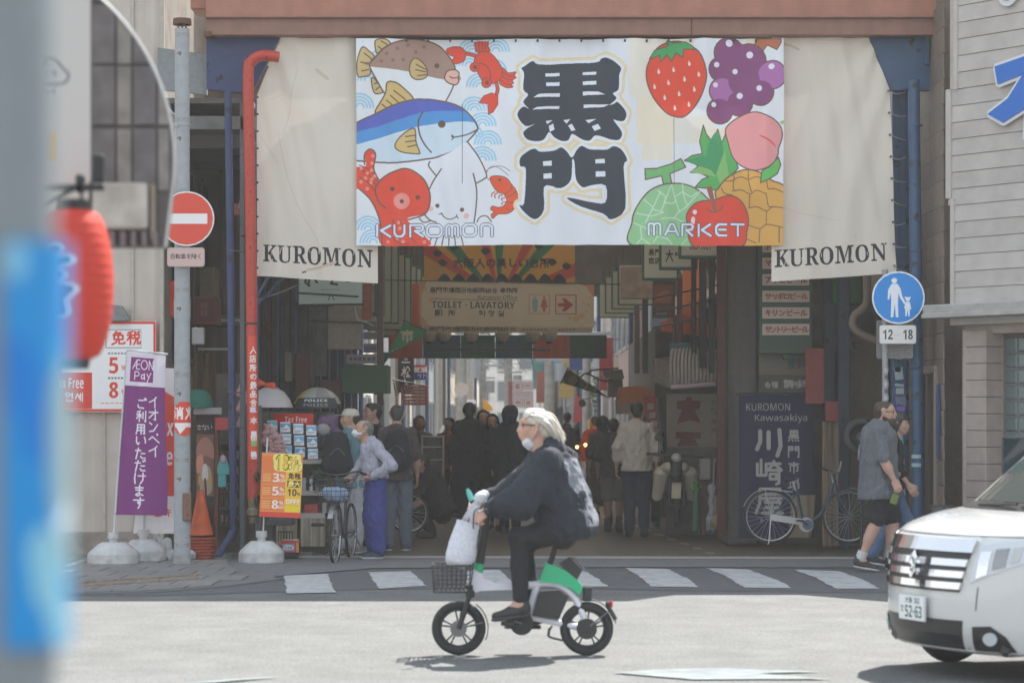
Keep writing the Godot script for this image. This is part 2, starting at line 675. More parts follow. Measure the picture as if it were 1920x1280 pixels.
# Japanese and Korean lettering as brush strokes: each letter pair is a point on a 20 x 20 grid (a = 0 ... u = 20), spaces part the strokes
const GLYPH := {
	"黒": "ebqbqieieb eeqe kbkn dkrk bnsn dqbt hqit mqnt qqst", "門": "bbbt bbibihbh beie mbsb mbmh mhsh mese sbst stqs",
	"自": "kaid edqd edet qdqt eiqi enqn etqt", "転": "bdjd cgigimcmcg cjij bpjp fbft lese kjtj ojlrsq qnts", "車": "cdrd egqgqoeoeg ekqk bqtq kbkt",
	"を": "dfpe jbfl flikmkmo rhhohrjsqs", "除": "bbbt bbfbdghjgndn obij obuj lhqh jltl ohot otms lokr qoss", "く": "obfkot",
	"免": "hbdg hdndkg egqgqmemeg kgkm imhqbt lmlsrstq", "税": "ibcd bgjg fdft fhbn fhjl lbmd rbqd lfrfrklklf nkmpkt pkpssstp",
	"消": "bbdd ahcj bsdm ncnh hdjg sdqg iiri iiit rirt rtps ilrl ioro", "火": "eehj qdnj kbkk kkct kkst", "大": "bhth kbkh khbt khtt",
	"阪": "bbbt bbgbdghjgmdm jdtd jdjkht jisi siqnjt kjtt", "人": "kbkhbt khtt", "の": "kdilgpdpciffjeoeshsmpqlr",
	"美": "fbhd obmd dere fhph ckrk kekn bnsn knct kntt", "し": "fbfoirnrsn", "い": "cdcmfqhn qdsisn", "台": "kbfhqh nesi elqlqsesel",
	"所": "bcjc cfif ifil ilcl cfclat sbld ldlmjt liti pipt", "市": "kakd bdsd egeq egqg qgqp qpop kdkt",
	"場": "aghg ebep arip jbrbrhjhjb jere iktk lkio mnsnsrqt onjt qnmt", "商": "kakc bcsc gcif ncme cfct cfrf rfrt rtpt igfk mgnk gngrnrnngn",
	"店": "kakc bcsc ccclat kfkl kiri glqlqsgsgl", "街": "ebbf ffbk didt hdnd kbki gini hmnm kjkr grnr pdtd oiui rirt rtps",
	"振": "agfg dbdt dtbs anfl hbtb hbhlft jfsf iktk kkks ksnq mktt", "興": "cbcl cbfb cfff qbql obqb ofqf hbmbmkhkhb jfkf anun fndt onrt",
	"組": "ebbfff febk bkhk eket bnap gnhp kcrc kckr rcrr khrh kmrm irtr", "合": "kbbi kbti hini flplpsfsfl",
	"事": "bdsd egpgpjejeg clql qlqq anun dqqq kbkt ktis", "務": "bcic icff ahjh fhft ftds fhbn mbkf lete rekk mgtk kmtm tmst olkt",
	"厠": "bbtb bbbnat dejejodode dhjh dljl fpct hpjt mfmp sest stqs", "화": "fafb bdld cgfejgjjgkdjcg fkfn bnmn pbpt pjtj",
	"장": "bcjc fcbj fckj nbnk nfrf flklnomrkthshqfl", "실": "fbbj fbkj pbpj elplpoeoesps", "면": "bbibiibibb ldpd lgpg pbpn dnds dsqs",
	"세": "fcbn fckn jhmh mcmr qbqt", "川": "dcdkbt kckq rbrt", "崎": "bdbm bmim eaem idim kdtd obod odkh odth jiui llqlqplpll siss ssqt",
	"屋": "dbsbsfdf dbdlat fiti kihl hlsl rjsm hprp mmmt ftut", "立": "kakd ddqd hhio nhmo bsts", "松": "bgkg gbgt ggap ggkm nbjh pbth pjls lssr qpts",
	"最": "ebqbqheheb eeqe biti didt hihr dlhl dohn atis lksk skjt lltt", "利": "ibcd bhkh gdgt ghbo ghkm ndno sbst stqs",
	"用": "ddqd dddlbt qdqt qtos kdkt diqi dnqn", "ご": "eene dmdpgrnros pbqe ratd", "た": "bfkf gbct lkrk kpmsss", "だ": "bfkf gbct lkrk kpmsss obpd rasc",
	"け": "cbbjct hgtg pbpnlt", "ま": "dfqf ejpj kbkp kpgperhtks kpqs", "す": "bfsf mbml mlkiiijlmkmnjt", "イ": "pbkgbk mgmt", "オ": "bgsg nbnt ntks mgbq",
	"ン": "cdgg csjrrg", "ペ": "blhgtq qbrcqdpcqb", "サ": "bgsg gbgm obolit", "ッ": "dgfk ifkj qfpolt", "ポ": "bgsg kbkt ktis flcq olrq rasbrcqbra",
	"ロ": "dererqdqde", "ビ": "eceqgsqs ejpg qarc rasd", "ー": "bksk", "ル": "fcfkct lclrto", "キ": "dfpd clrj ibmt", "リ": "ebem obolht", "ト": "hbht hhpl",
	"ア": "bcscnh kglmft", "ヒ": "ebeqgsqs ejqg", "マ": "bdsdkm hjnr", "世": "bhth ebet etst kbkn knpn pbpn", "界": "eaqaqieiea eeqe kaki kicn kisn imgt nmnt",
	"食": "kabg katg gfnf fhph phpn fnpn fkpk fhft ftlr jnst", "料": "bcdf icge ahjh fbft fibp fijo mcof mhok lnum rbrt", "品": "gbnbnhghgb bkikisbsbk lkskssls lkls",
	"各": "jbci hfpf pfbn hisn gnpnptgtgn", "種": "ibcd bgig fdft fhbn fhil tbkc jfuf lhshsnlnlh lksk kqtq itut pcpt",
	"調": "cbhb aeje chhh ckhk cnhnhscscn kckmit kctc tctt ttrt mfrf pdpi miri mlrlrpmpml", "味": "bghghnbnbg kfsf iktk obot okit oktr",
	"杉": "bgkg gbgt ggap ggkm rblg shkn tnjt", "本": "bgtg kbkt kgbp kgtp hpnp", "さ": "bfsf jbnl elgrqs", "な": "bfjf gbbm netg njnq nqjqirltnr nqsr",
	"ク": "hbcj hepe penojt", "ニ": "dfqf bqtq", "グ": "hbcj hepe penojt qarc tasd", "ネ": "jakd cfqf qfak kjkt mkrp", "う": "hboc elkirjrojt", "ど": "gbhk qfgldqirqs pbqd rasc",
}

func gl(c: String, x: float, y: float, s: float, lw: float, col: Color, sx := 1.0) -> void:
	for st in GLYPH.get(c, "").split(" ", false):
		var p := PackedVector2Array()
		for i in range(0, st.length() - 1,2):
			p.append(Vector2(x + (st.unicode_at(i) - 97) * s * sx / 20.0, y + (st.unicode_at(i + 1) - 97) * s / 20.0))
		line(p, lw, col)

func jp(s: String, x: float, y: float, size: float, adv: float, lw: float, col: Color, down := false) -> void:
	for i in s.length():
		gl(s[i], x if down else x + adv * i, y + adv * i if down else y, size, lw, col)
func paint_banner() -> StandardMaterial3D:   # the printed middle banner, in photo pixels 668..1470 x 72..460
	page(1604,776, C8(237,239,242), 668,72,1470,460)
	var base_o := PO
	var base_s := PS
	var br := C8(122,98,86)
	var red := C8(238,84,62)
	var sea := C8(168,214,236)
	# wave pattern behind the fish
	for c in [[690,150], [712,120], [690,250], [880,120], [900,160], [885,95], [905,235], [880,255], [930,95], [915,270], [690,430], [700,455], [905,300], [890,205], [675,200], [925,135], [740,455]]:
		for r in [7.0,13.0,19.0,25.0]:
			var p := PackedVector2Array()
			for k in 9:
				var a := PI + PI * k / 8.0
				p.append(V2(c[0] + cos(a) * r, c[1] + sin(a) * r))
			line(p, 3.6, sea)
	# faded cream squares on the right
	for q in [[1180,72,1300,180,244,236,220], [1195,180,1265,268,246,234,208], [1265,215,1340,268,240,234,222], [1205,268,1262,300,244,234,214], [1400,72,1425,96,232,218,190], [1300,240,1370,265,240,230,212]]:
		box2(q[0], q[1], q[2], q[3], C8(q[4], q[5], q[6]))
	# --- puffer fish (zoom 6x from 660,60)
	var z6 := V2(1,1)
	PO = base_o - V2(0,0)
	PO = (base_o - V2(660,60)) * 6.0
	PS = base_s / 6.0
	var fin := C8(214,188,130)
	blob("270,95 370,80 435,130 360,180 285,240 262,170", fin, br, 14)
	blob("120,170 190,210 250,275 205,340 205,470 130,500 70,500 55,380 75,260", fin, br, 14)
	blob("225,505 270,540 345,660 290,685 245,670 220,580", fin, br, 14)
	blob("200,380 240,310 370,180 540,95 760,75 960,130 1090,260 1160,400 1140,590 1050,770 880,900 560,900 400,730 280,540", C8(240,242,244))
	fillp(curve(pts("200,385 240,310 370,180 540,95 760,75 960,130 1090,260 1160,400 1150,545")).slice(0,48) + pts("1050,520 640,435 400,405"), C8(176,144,128))
	line(curve(pts("1050,770 1140,590 1160,400 1090,260 960,130 760,75 540,95 370,180 240,310 200,385 280,540 360,680"), false), 16, br)
	for q in [[630,140], [510,180], [390,240], [330,325], [460,312], [575,302], [715,212], [805,152]]:
		dot(q[0], q[1], 20, C8(150,118,102))
	dot(952,360,28, C8(112,88,78))
	blob("700,280 780,315 840,400 830,490 720,520 655,470 650,360", fin, br, 14)
	for s in ["720,350 835,405", "715,410 830,430", "735,475 830,460"]:
		stroke(s, 14, br, false)
	for s in ["330,105 410,150", "300,165 340,200", "140,240 220,300", "100,340 190,355", "110,440 190,420", "250,575 290,560", "265,640 310,610"]:
		stroke(s, 14, br, false)
	blob("1045,470 1080,420 1160,412 1205,450 1195,500 1200,550 1160,582 1090,560 1045,520", C8(240,188,172), br, 14)
	stroke("1100,485 1130,505 1185,500", 12, br)
	# crab
	blob("1385,95 1530,95 1540,150 1555,210 1405,215 1380,150", red, null)
	for s in ["1385,95 1385,150 1415,215", "1430,95 1425,150 1440,210", "1465,95 1465,205", "1500,95 1495,205", "1535,95 1525,140 1550,205"]:
		stroke(s, 10, br)
	blob("1690,400 1760,455 1845,445 1830,490 1850,510 1810,540 1820,575 1790,590 1815,615 1760,630 1700,605 1660,560", red, br, 8)
	for s in ["1690,440 1760,490 1830,490", "1690,490 1750,530 1810,540", "1680,540 1740,580 1800,590"]:
		stroke(s, 8, br)
	stroke("1280,222 1390,250", 44, br, false); stroke("1280,222 1390,250", 28, red, false)
	stroke("1625,560 1640,640 1625,700", 44, br); stroke("1625,560 1640,640 1625,700", 28, red)
	blob("1060,180 1150,148 1240,165 1280,230 1255,315 1160,345 1125,310 1145,265 1095,240", red, br, 8, true)
	blob("1425,785 1480,705 1570,675 1645,710 1645,810 1590,895 1535,925 1530,800", red, br, 6, false)
	blob("1390,260 1450,210 1540,215 1620,290 1690,410 1680,510 1600,570 1480,540 1410,430 1375,330", red, br, 10)
	dot(1378,378,56, br); dot(1378,378,48, red); dot(1515,560,60, br); dot(1515,560,52, red)
	dot(1385,378,22, C8(112,88,78)); dot(1518,558,22, C8(112,88,78))
	stroke("1435,335 1500,360 1550,430 1558,510", 12, br)
	# tuna
	blob("255,890 370,690 390,570 450,550 540,590 690,745 560,810 370,880", C8(222,192,124), br, 16)
	for s in ["470,650 600,750", "430,705 530,790", "385,760 460,820", "335,805 390,850"]:
		stroke(s, 14, br)
	var top := curve(pts("0,1040 70,1005 320,880 560,780 800,740 1050,770 1240,850 1380,990 1420,1085"), false)
	var bot := curve(pts("1420,1085 1330,1200 1200,1310 940,1400 700,1440 400,1460 0,1440"), false)
	fillp(top + bot, C8(214,230,240))
	fillp(top + curve(pts("1300,885 1000,870 800,890 560,960 300,1050 0,1140"), false), C8(98,110,196))
	fillp(top.slice(42) + curve(pts("1375,1010 1150,1000 800,1040 500,1120 250,1200 0,1260 0,1140 300,1050 560,960 800,890 1000,870 1300,885"), false), C8(92,158,220))
	line(top, 18, br); line(bot, 18, br)
	stroke("795,885 745,1000 760,1140 820,1260 890,1340", 18, br)
	dot(1008,1022,42, C8(112,88,78))
	stroke("1125,1150 1140,1175 1300,1150 1415,1090", 16, br); stroke("1125,1150 1145,1175 1120,1205", 12, br)
	blob("705,1080 720,1230 760,1340 740,1360 560,1340 480,1280 520,1190 620,1100", C8(222,192,124), br, 14)
	for s in ["600,1165 710,1150", "600,1225 715,1210", "625,1280 730,1260"]:
		stroke(s, 14, br)
	# octopus, squid, prawn (zoom 5.82x from 660,250)
	PO = (base_o - V2(660,250)) * 5.82
	PS = base_s / 5.82
	var sq := C8(236,238,242)
	blob("850,300 1090,190 1260,95 1390,270 1470,450 1440,500 1360,545 1365,700 1335,970 1000,980 800,880 850,590 920,450 840,350", sq)
	for s in ["1265,95 1390,270 1470,450 1440,500 1360,545", "850,300 838,350 915,450", "975,380 900,490 845,600", "1325,440 1360,600 1360,760 1335,970", "790,880 850,940 920,965"]:
		stroke(s, 15, br)
	for s in ["880,1110 830,1215", "940,1110 905,1215", "1000,1110 980,1215", "1060,1110 1055,1215", "1120,1110 1130,1215", "1190,1110 1215,1215", "1365,970 1400,915 1470,905 1525,965", "735,920 780,965 850,950"]:
		stroke(s, 13, br)
	dot(932,783,23, br); dot(1202,832,23, br)
	dot(862,818,28, C8(248,190,190)); dot(1250,900,30, C8(248,190,190))
	stroke("975,860 1010,910 1070,932 1135,910 1145,885", 12, br); stroke("945,875 985,872", 10, br); stroke("1140,890 1160,925", 10, br)
	fillp(curve(pts("20,620 75,600 200,720 290,900 330,1220 830,1220 800,1120 600,930 800,870 855,700 800,520 680,410 560,375 400,430 300,500 235,380 255,220 195,165 135,220 150,350 60,360 0,380")), red)
	line(curve(pts("75,600 200,720 280,880 320,1060 325,1215"), false), 16, br)
	line(curve(pts("610,935 800,870 855,700 800,520 680,410 560,375 400,430 290,520 250,620 290,740 360,805"), false), 16, br)
	line(curve(pts("290,500 235,380 255,220 195,165 135,220 135,340"), false), 15, br)
	for s in ["75,380 180,450 260,560", "75,470 170,530 245,620", "75,340 200,400 270,520", "440,930 460,1000", "520,930 540,990", "640,1130 700,1190", "430,1120 520,1190 620,1195"]:
		stroke(s, 10, br)
	for q in [[97,378], [165,430], [145,485], [95,525], [165,600], [215,495], [245,460], [205,535], [225,240], [215,320], [212,398], [505,965], [520,1030], [390,1175], [490,1140], [555,1175], [790,1180]]:
		dot(q[0], q[1], 20, C8(246,150,136))
	dot(540,728,90, C8(246,158,146)); dot(540,730,22, C8(120,70,66))
	dot(435,595,26, C8(112,78,70)); dot(717,695,26, C8(112,78,70))
	for s in ["1465,440 1500,380 1560,360 1640,400 1705,460", "1465,480 1480,400 1580,360 1660,370 1725,410", "1465,470 1500,515"]:
		stroke(s, 6, br)
	blob("1510,480 1600,465 1690,490 1750,570 1790,620 1810,700 1770,830 1700,880 1600,885 1540,930 1520,890 1550,860 1515,830 1535,795 1600,810 1660,790 1690,730 1660,670 1590,640 1530,560", C8(240,96,60), br, 8)
	for s in ["1750,560 1730,620 1660,665", "1790,640 1720,690 1670,690", "1770,760 1690,755", "1720,850 1680,810"]:
		stroke(s, 7, br)
	for s in ["1560,640 1530,660 1525,690", "1590,655 1560,670 1565,705", "1640,680 1610,680 1605,710", "1670,705 1635,715 1640,735", "1690,755 1650,755 1635,780"]:
		stroke(s, 13, C8(190,90,70))
	dot(1615,508,17, br)
	# big brush characters (zoom 3.555x from 950,70)
	PO = (base_o - V2(950,70)) * 3.555
	PS = base_s / 3.555
	var c1 := "120,190 175,155 215,178 380,170 600,162 630,140 665,132 720,160 765,205 752,250 748,345 710,372 735,405 690,447 720,440 745,432 800,500 785,555 745,555 715,548 770,630 755,680 700,680 640,660 590,655 555,688 500,675 440,640 415,680 375,688 320,665 285,630 250,680 205,692 140,680 112,640 140,605 190,575 125,590 72,520 110,462 150,475 112,430 145,380 112,345 118,240 100,205"
	var c2 := "92,805 150,755 190,742 225,762 320,755 365,730 405,760 438,800 470,750 505,722 560,748 670,748 715,725 770,750 806,820 782,865 795,1140 700,1215 650,1180 500,1130 405,1075 450,1075 560,1100 660,1105 662,990 560,990 510,1000 465,945 455,830 440,815 432,945 380,1000 330,1005 310,995 250,1000 250,1150 190,1215 120,1170 85,1120 118,1110 130,900 118,865 92,860"
	var cream := C8(240,222,184)
	for c in [c1, c2]:
		line(pts(c), 82, cream, true)
	for c in [c1, c2]:
		line(pts(c), 42, C8(238,241,246), true)
	var ink := C8(64,68,78)
	for c in [c1, c2]:
		fillp(curve(pts(c), true, 3), ink)
	for q in ["260,236 356,230 356,252 260,258", "264,298 356,292 356,317 264,322", "510,228 600,223 600,244 508,248", "510,290 601,285 601,311 510,315", "180,398 212,375 358,366 358,390", "510,358 615,358 660,378 510,384", "170,480 205,462 355,452 352,472", "515,445 690,444 650,462 515,468", "262,556 310,550 272,578", "282,590 312,572 322,612 290,630", "380,546 428,542 402,572", "412,584 438,572 462,616 434,622", "528,548 602,542 550,570", "570,592 612,574 632,606 588,624", "242,828 302,822 302,856 246,858", "246,910 303,906 303,942 248,944", "592,816 656,810 658,840 594,844", "595,897 660,894 662,930 596,934", "660,992 545,992 470,1010 440,1000 440,1060 560,1085 660,1102"].slice(0,18):
		fillp(pts(q), C8(238,241,246))
	# fruit, upper (zoom 6.19x from 1170,60)
	PO = (base_o - V2(1170,60)) * 6.19
	PS = base_s / 6.19
	blob("300,330 420,160 620,100 800,170 900,280 960,480 930,660 850,830 740,950 640,980 500,930 370,790 290,640 262,480", red, br, 16)
	blob("300,310 360,210 520,150 500,100 540,100 570,120 720,110 800,160 830,200 700,190 690,290 610,230 560,330 505,250 430,345 420,265", C8(80,172,104), br, 12, false)
	for q in [[410,450], [585,425], [765,358], [525,578], [712,535], [872,488], [362,625], [823,657], [650,705], [480,752], [763,827], [600,872]]:
		fillp(pts("0,-38 18,10 10,30 -10,30 -18,10") if false else PV([V2(q[0] - 6, q[1] - 38), V2(q[0] + 18, q[1] + 8), V2(q[0] + 10, q[1] + 30), V2(q[0] - 10, q[1] + 30), V2(q[0] - 16, q[1] + 5)]), C8(240,226,214))
	blob("1540,80 1830,80 1830,120 1775,210 1670,150 1610,230 1510,200", C8(190,116,80), br, 12, false)
	var pu := C8(146,84,128)
	var grapes := [[1225,240,175], [1130,430,140], [1450,340,205], [1720,500,165], [1150,680,155], [1400,560,190], [1590,700,150], [1350,820,150], [1120,910,150]]
	for q in grapes:
		dot(q[0], q[1], q[2] + 9, br)
	for q in grapes:
		dot(q[0], q[1], q[2] - 7, pu if q[2] != 165 and q[2] != 155 else C8(184,120,178))
	for q in [[1225,130,42], [1465,265,40], [1080,378,32], [1295,457,32], [1715,400,34], [1068,610,30], [1575,650,34], [1350,738,36], [1048,840,30]]:
		dot(q[0], q[1], q[2], C8(240,236,244))
	# fruit, lower (zoom 5.333x from 1170,230)
	PO = (base_o - V2(1170,230)) * 5.333
	PS = base_s / 5.333
	var gr := C8(98,186,102)
	blob("1590,20 1560,0 1600,-20", C8(150,204,116))
	blob("800,20 830,110 890,190 945,60 985,200 1030,90 1060,180 1150,450 950,680 830,650 720,640 790,560 850,540 760,495 670,490 750,430 700,390 610,375 690,320 790,305 765,180", gr, br, 12, false)
	blob("850,220 945,80 1000,300 920,510 830,440", C8(84,162,108)); blob("1015,270 1055,520 970,620 930,500", C8(146,196,118), null, 0, false)
	blob("670,485 760,430 850,430 930,540", C8(146,196,118), null, 0, false); blob("620,375 800,320 880,400 900,480 740,420", C8(84,162,108), null, 0, false)
	blob("215,460 330,460 480,410 575,355 625,440 465,510 485,620 400,630 380,535 220,568", C8(128,194,124), br, 12, false)
	blob("110,1240 85,1000 130,850 250,690 400,620 560,605 720,650 850,760 950,900 960,1240", C8(158,208,152), br, 14)
	var net := C8(212,234,208)
	for s in ["480,620 530,800 560,880 500,960", "470,640 400,830 375,880", "370,690 290,860 220,1000", "205,770 290,840", "130,910 280,935 400,900 290,865", "590,610 605,740 640,830 560,890", "770,680 620,850", "340,680 420,740 400,830", "530,730 590,690 680,740 740,690", "100,1005 200,1050 330,1100", "170,1050 180,1160 130,1220", "180,1160 260,1220", "380,960 510,950 600,990", "300,1200 340,1140 440,1160 490,1230", "640,1160 580,1220", "420,800 490,810 520,780"]:
		stroke(s, 11, net, false)
	blob("930,760 960,640 1050,540 1200,470 1350,490 1480,570 1640,700 1640,1260 1150,1260", C8(228,174,92), br, 14)
	for s in ["980,650 1010,700 1090,720", "1090,500 1110,570 1020,580", "1105,560 1100,650 1130,680", "1110,560 1180,540 1250,570", "1250,480 1250,570 1280,690", "1250,570 1330,540 1420,570", "1430,560 1450,660", "1090,680 1180,670 1265,710 1330,675 1430,710", "1265,710 1260,850", "1430,700 1455,830 1500,835", "1450,660 1520,660 1640,720", "1250,850 1340,840 1435,880 1500,840 1640,860", "1435,880 1430,1020", "1255,1020 1370,1055 1440,1015 1600,1050", "1370,1055 1360,1190", "1560,1050 1560,1200", "1220,1150 1330,1200"]:
		stroke(s, 9, br)
	blob("1025,55 1140,-50 1300,-110 1450,-70 1560,30 1585,140 1550,260 1545,320 1480,420 1330,475 1200,440 1100,350 1050,200", C8(236,160,160), br, 12)
	blob("1355,125 1400,130 1480,180 1525,245 1440,170", C8(236,92,78))
	blob("1370,600 1385,480 1460,440 1550,345 1575,420 1540,510 1460,560", C8(110,198,104), br, 12, false)
	blob("640,1000 640,900 710,810 800,775 900,770 1060,725 1180,780 1250,930 1240,1080 1170,1240 720,1240", C8(236,82,62), br, 12)
	blob("830,640 885,630 940,880 905,890", C8(164,104,84), null, 0, false)
	stroke("835,850 880,890 950,880 1000,825", 10, br)
	dot(716,890,24, C8(244,234,238)); stroke("700,955 695,1000", 40, C8(244,234,238), false)
	# rounded lettering
	PO = base_o
	PS = base_s
	for w in [[9.5, C8(96,104,118)], [6.2, C8(232,238,250)]]:
		for s in ["707,421 707,442", "731,421 714,431 731,442", "739,421 739,436 744,442 753,442 758,436 758,421", "769,442 769,421 790,421 793,424 793,429 790,432 778,432 793,442", "806,421 823,421 828,426 828,437 823,442 806,442 801,437 801,426 806,421", "837,442 837,424 841,421 844,421 848,424 848,442", "848,424 852,421 855,421 859,424 859,442", "874,421 888,421 893,426 893,437 888,442 874,442 869,437 869,426 874,421", "903,442 903,424 908,421 917,421 923,426 923,442"]:
			stroke(s, w[0] * .72, w[1], false)
		for s in ["1217,441 1217,422 1220,419 1224,419 1227,422 1227,441", "1227,422 1231,419 1235,419 1239,422 1239,441", "1248,441 1258,420 1264,420 1273,441", "1254,434 1268,434", "1281,441 1281,420 1298,420 1301,424 1298,430 1288,430 1300,441", "1312,420 1312,441", "1333,420 1318,430 1334,441", "1363,420 1349,420 1344,425 1344,436 1349,441 1363,441", "1350,430 1362,430", "1373,420 1396,420", "1385,420 1385,441"]:
			stroke(s, w[0] * .72, w[1], false)
	# slits sewn into the cloth
	stroke("867,195 867,343", 1.4, C8(70,70,76), false)
	stroke("1265,220 1265,345", 1.2, C8(120,110,100), false)
	return done("banner_print", .8,.12)
# ---------------------------------------------------------------- bodies: smooth union of tapered capsules meshed as surface nets
var foldn := FastNoiseLite.new()

func bone(a: Vector3, b: Vector3, ra: float, rb := -1.0, ax := Vector3.ZERO, f := 1.0) -> Array:
	return [a, b, ra, rb if rb >= .0 else ra, ax.normalized() if ax != Vector3.ZERO else ax, f]

func nets(bones: Array, cell: float, blend := .02, cuts := [], fold := .0, fseed := .0) -> MB:   # cuts: [point, normal], matter kept on the normal's side
	var K := 1.0 / blend
	var lo := V3(1e9,1e9,1e9)
	var hi := -lo
	for b in bones:
		var r: float = maxf(b[2], b[3]) + .02
		lo = lo.min(b[0] - V3(r, r, r)).min(b[1] - V3(r, r, r))
		hi = hi.max(b[0] + V3(r, r, r)).max(b[1] + V3(r, r, r))
	lo -= V3(1,1,1) * cell * 1.5
	hi += V3(1,1,1) * cell * 1.5
	var nx := int((hi.x - lo.x) / cell) + 2
	var ny := int((hi.y - lo.y) / cell) + 2
	var nz := int((hi.z - lo.z) / cell) + 2
	var s := PackedFloat32Array()
	s.resize(nx * ny * nz)
	for b in bones:
		var a: Vector3 = b[0]
		var c: Vector3 = b[1]
		var ra: float = b[2]
		var rb: float = b[3]
		var ax: Vector3 = b[4]
		var fl: float = b[5] - 1.0
		var ab := c - a
		var l2 := maxf(ab.length_squared(), 1e-8)
		var r := maxf(ra, rb) + blend * 3.0 + cell
		var m0 := ((a.min(c) - V3(r, r, r) - lo) / cell).floor()
		var m1 := ((a.max(c) + V3(r, r, r) - lo) / cell).ceil()
		for k in range(maxi(int(m0.z), 0), mini(int(m1.z), nz - 1) + 1):
			for j in range(maxi(int(m0.y), 0), mini(int(m1.y), ny - 1) + 1):
				var at := (k * ny + j) * nx
				for i in range(maxi(int(m0.x), 0), mini(int(m1.x), nx - 1) + 1):
					var p := V3(lo.x + i * cell, lo.y + j * cell, lo.z + k * cell)
					var q := p - a
					var t := clampf(q.dot(ab) / l2,.0,1.0)
					q -= ab * t
					if fl != .0:
						q += ax * (ax.dot(q) * fl)
					var d := q.length() - ra - (rb - ra) * t
					if d < blend * 4.0 + cell:
						s[at + i] += exp(-K * d)
	for k in nz:
		for j in ny:
			var at := (k * ny + j) * nx
			for i in nx:
				var q := s[at + i]
				var d := .2 if q < 1e-4 else -log(q) / K
				if q >= 1e-4:
					var p := V3(lo.x + i * cell, lo.y + j * cell, lo.z + k * cell)
					if fold > .0:
						d += fold * (foldn.get_noise_3d(p.x * 900.0 + fseed * 300.0, p.y * 520.0 + p.x * 300.0, p.z * 900.0) * 2.6 + .35 * sin(40.0 * (p.y + .5 * sin(p.x * 9.0 + fseed) + .5 * sin(p.z * 11.0 + fseed))))
					for c in cuts:
						d = maxf(d, -(p - c[0]).dot(c[1]))
				s[at + i] = d
	var out := MB.new()
	var vid := PackedInt32Array()
	vid.resize(nx * ny * nz)
	vid.fill(-1)
	var vp := PackedVector3Array()
	var vn := PackedVector3Array()
	var off := [0,1, nx, nx + 1, nx * ny, nx * ny + 1, nx * ny + nx, nx * ny + nx + 1]
	var edges := [[0,1], [2,3], [4,5], [6,7], [0,2], [1,3], [4,6], [5,7], [0,4], [1,5], [2,6], [3,7]]
	var cor := [V3(0,0,0), V3(1,0,0), V3(0,1,0), V3(1,1,0), V3(0,0,1), V3(1,0,1), V3(0,1,1), V3(1,1,1)]
	var o4: int = off[4]
	for k in nz - 1:
		for j in ny - 1:
			var at := (k * ny + j) * nx
			for i in nx - 1:
				var q := at + i
				var v0 := s[q]
				if v0 > .15 or v0 < -.15:
					continue
				var neg := 0
				if v0 < .0: neg += 1
				if s[q + 1] < .0: neg += 1
				if s[q + nx] < .0: neg += 1
				if s[q + nx + 1] < .0: neg += 1
				if s[q + o4] < .0: neg += 1
				if s[q + o4 + 1] < .0: neg += 1
				if s[q + o4 + nx] < .0: neg += 1
				if s[q + o4 + nx + 1] < .0: neg += 1
				if neg == 0 or neg == 8:
					continue
				var c := PackedFloat32Array()
				for w in 8:
					c.append(s[q + off[w]])
				var sum := Vector3.ZERO
				var cnt := 0
				for e in edges:
					var a := c[e[0]]
					var b := c[e[1]]
					if (a < .0) != (b < .0):
						sum += cor[e[0]].lerp(cor[e[1]], a / (a - b))
						cnt += 1
				vid[q] = vp.size()
				vp.append(lo + (V3(i, j, k) + sum / cnt) * cell)
				vn.append(V3(c[1] + c[3] + c[5] + c[7] - c[0] - c[2] - c[4] - c[6], c[2] + c[3] + c[6] + c[7] - c[0] - c[1] - c[4] - c[5], c[4] + c[5] + c[6] + c[7] - c[0] - c[1] - c[2] - c[3]).normalized())
	var st := [1, nx, nx * ny]
	for k in range(1, nz - 1):
		for j in range(1, ny - 1):
			var at := (k * ny + j) * nx
			for i in range(1, nx - 1):
				var q := at + i
				if vid[q] < 0:
					continue
				for w in 3:
					if (s[q] < .0) != (s[q + st[w]] < .0):
						var u: int = st[(w + 1) % 3]
						var z: int = st[(w + 2) % 3]
						var a := vid[q]
						var b := vid[q - u]
						var c := vid[q - u - z]
						var d := vid[q - z]
						if a < 0 or b < 0 or c < 0 or d < 0:
							continue
						out.tri(vp[a], vp[b], vp[c], vn[a], vn[b], vn[c])
						out.tri(vp[a], vp[c], vp[d], vn[a], vn[c], vn[d])
	return out

var heads := {}

func head_bones(ex := .0) -> Array:
	var o := [bone(V3(0,.03,-.028), V3(0,.034,.018), .077 + ex, .074 + ex)]
	o.append(bone(V3(0,-.02,.040), V3(0,-.078,.052), .055 + ex, .034 + ex))
	for s in [-1.0,1.0]:
		o.append(bone(V3(.045 * s, -.035,.0), V3(.012 * s, -.088,.052), .030 + ex, .022 + ex))
		o.append(bone(V3(.038 * s, -.018,.060), V3(.034 * s, -.03,.06), .026 + ex))
	return o

func head_mesh() -> MB:
	if heads.has("head"):
		return heads.head
	var o := head_bones()
	for s in [-1.0,1.0]:
		o.append(bone(V3(.012 * s, .034,.086), V3(.042 * s, .036,.072), .012,.010))
		o.append(bone(V3(.077 * s, -.018,-.008), V3(.082 * s, .022,-.016), .011,.015))
		o.append(bone(V3(.009 * s, -.026,.098), V3(.011 * s, -.026,.096), .010))
		o.append(bone(V3(0,-.050,.094), V3(.020 * s, -.052,.084), .008,.005))
		o.append(bone(V3(0,-.063,.091), V3(.016 * s, -.061,.083), .009,.005))
	o.append(bone(V3(0,.022,.092), V3(0,-.022,.110), .008,.012))
	o.append(bone(V3(0,-.09,.066), V3(0,-.09,.06), .020))
	o.append(bone(V3(0,-.06,-.02), V3(0,-.17,-.03), .054,.058))
	heads.head = nets(o, .0065,.008)
	return heads.head

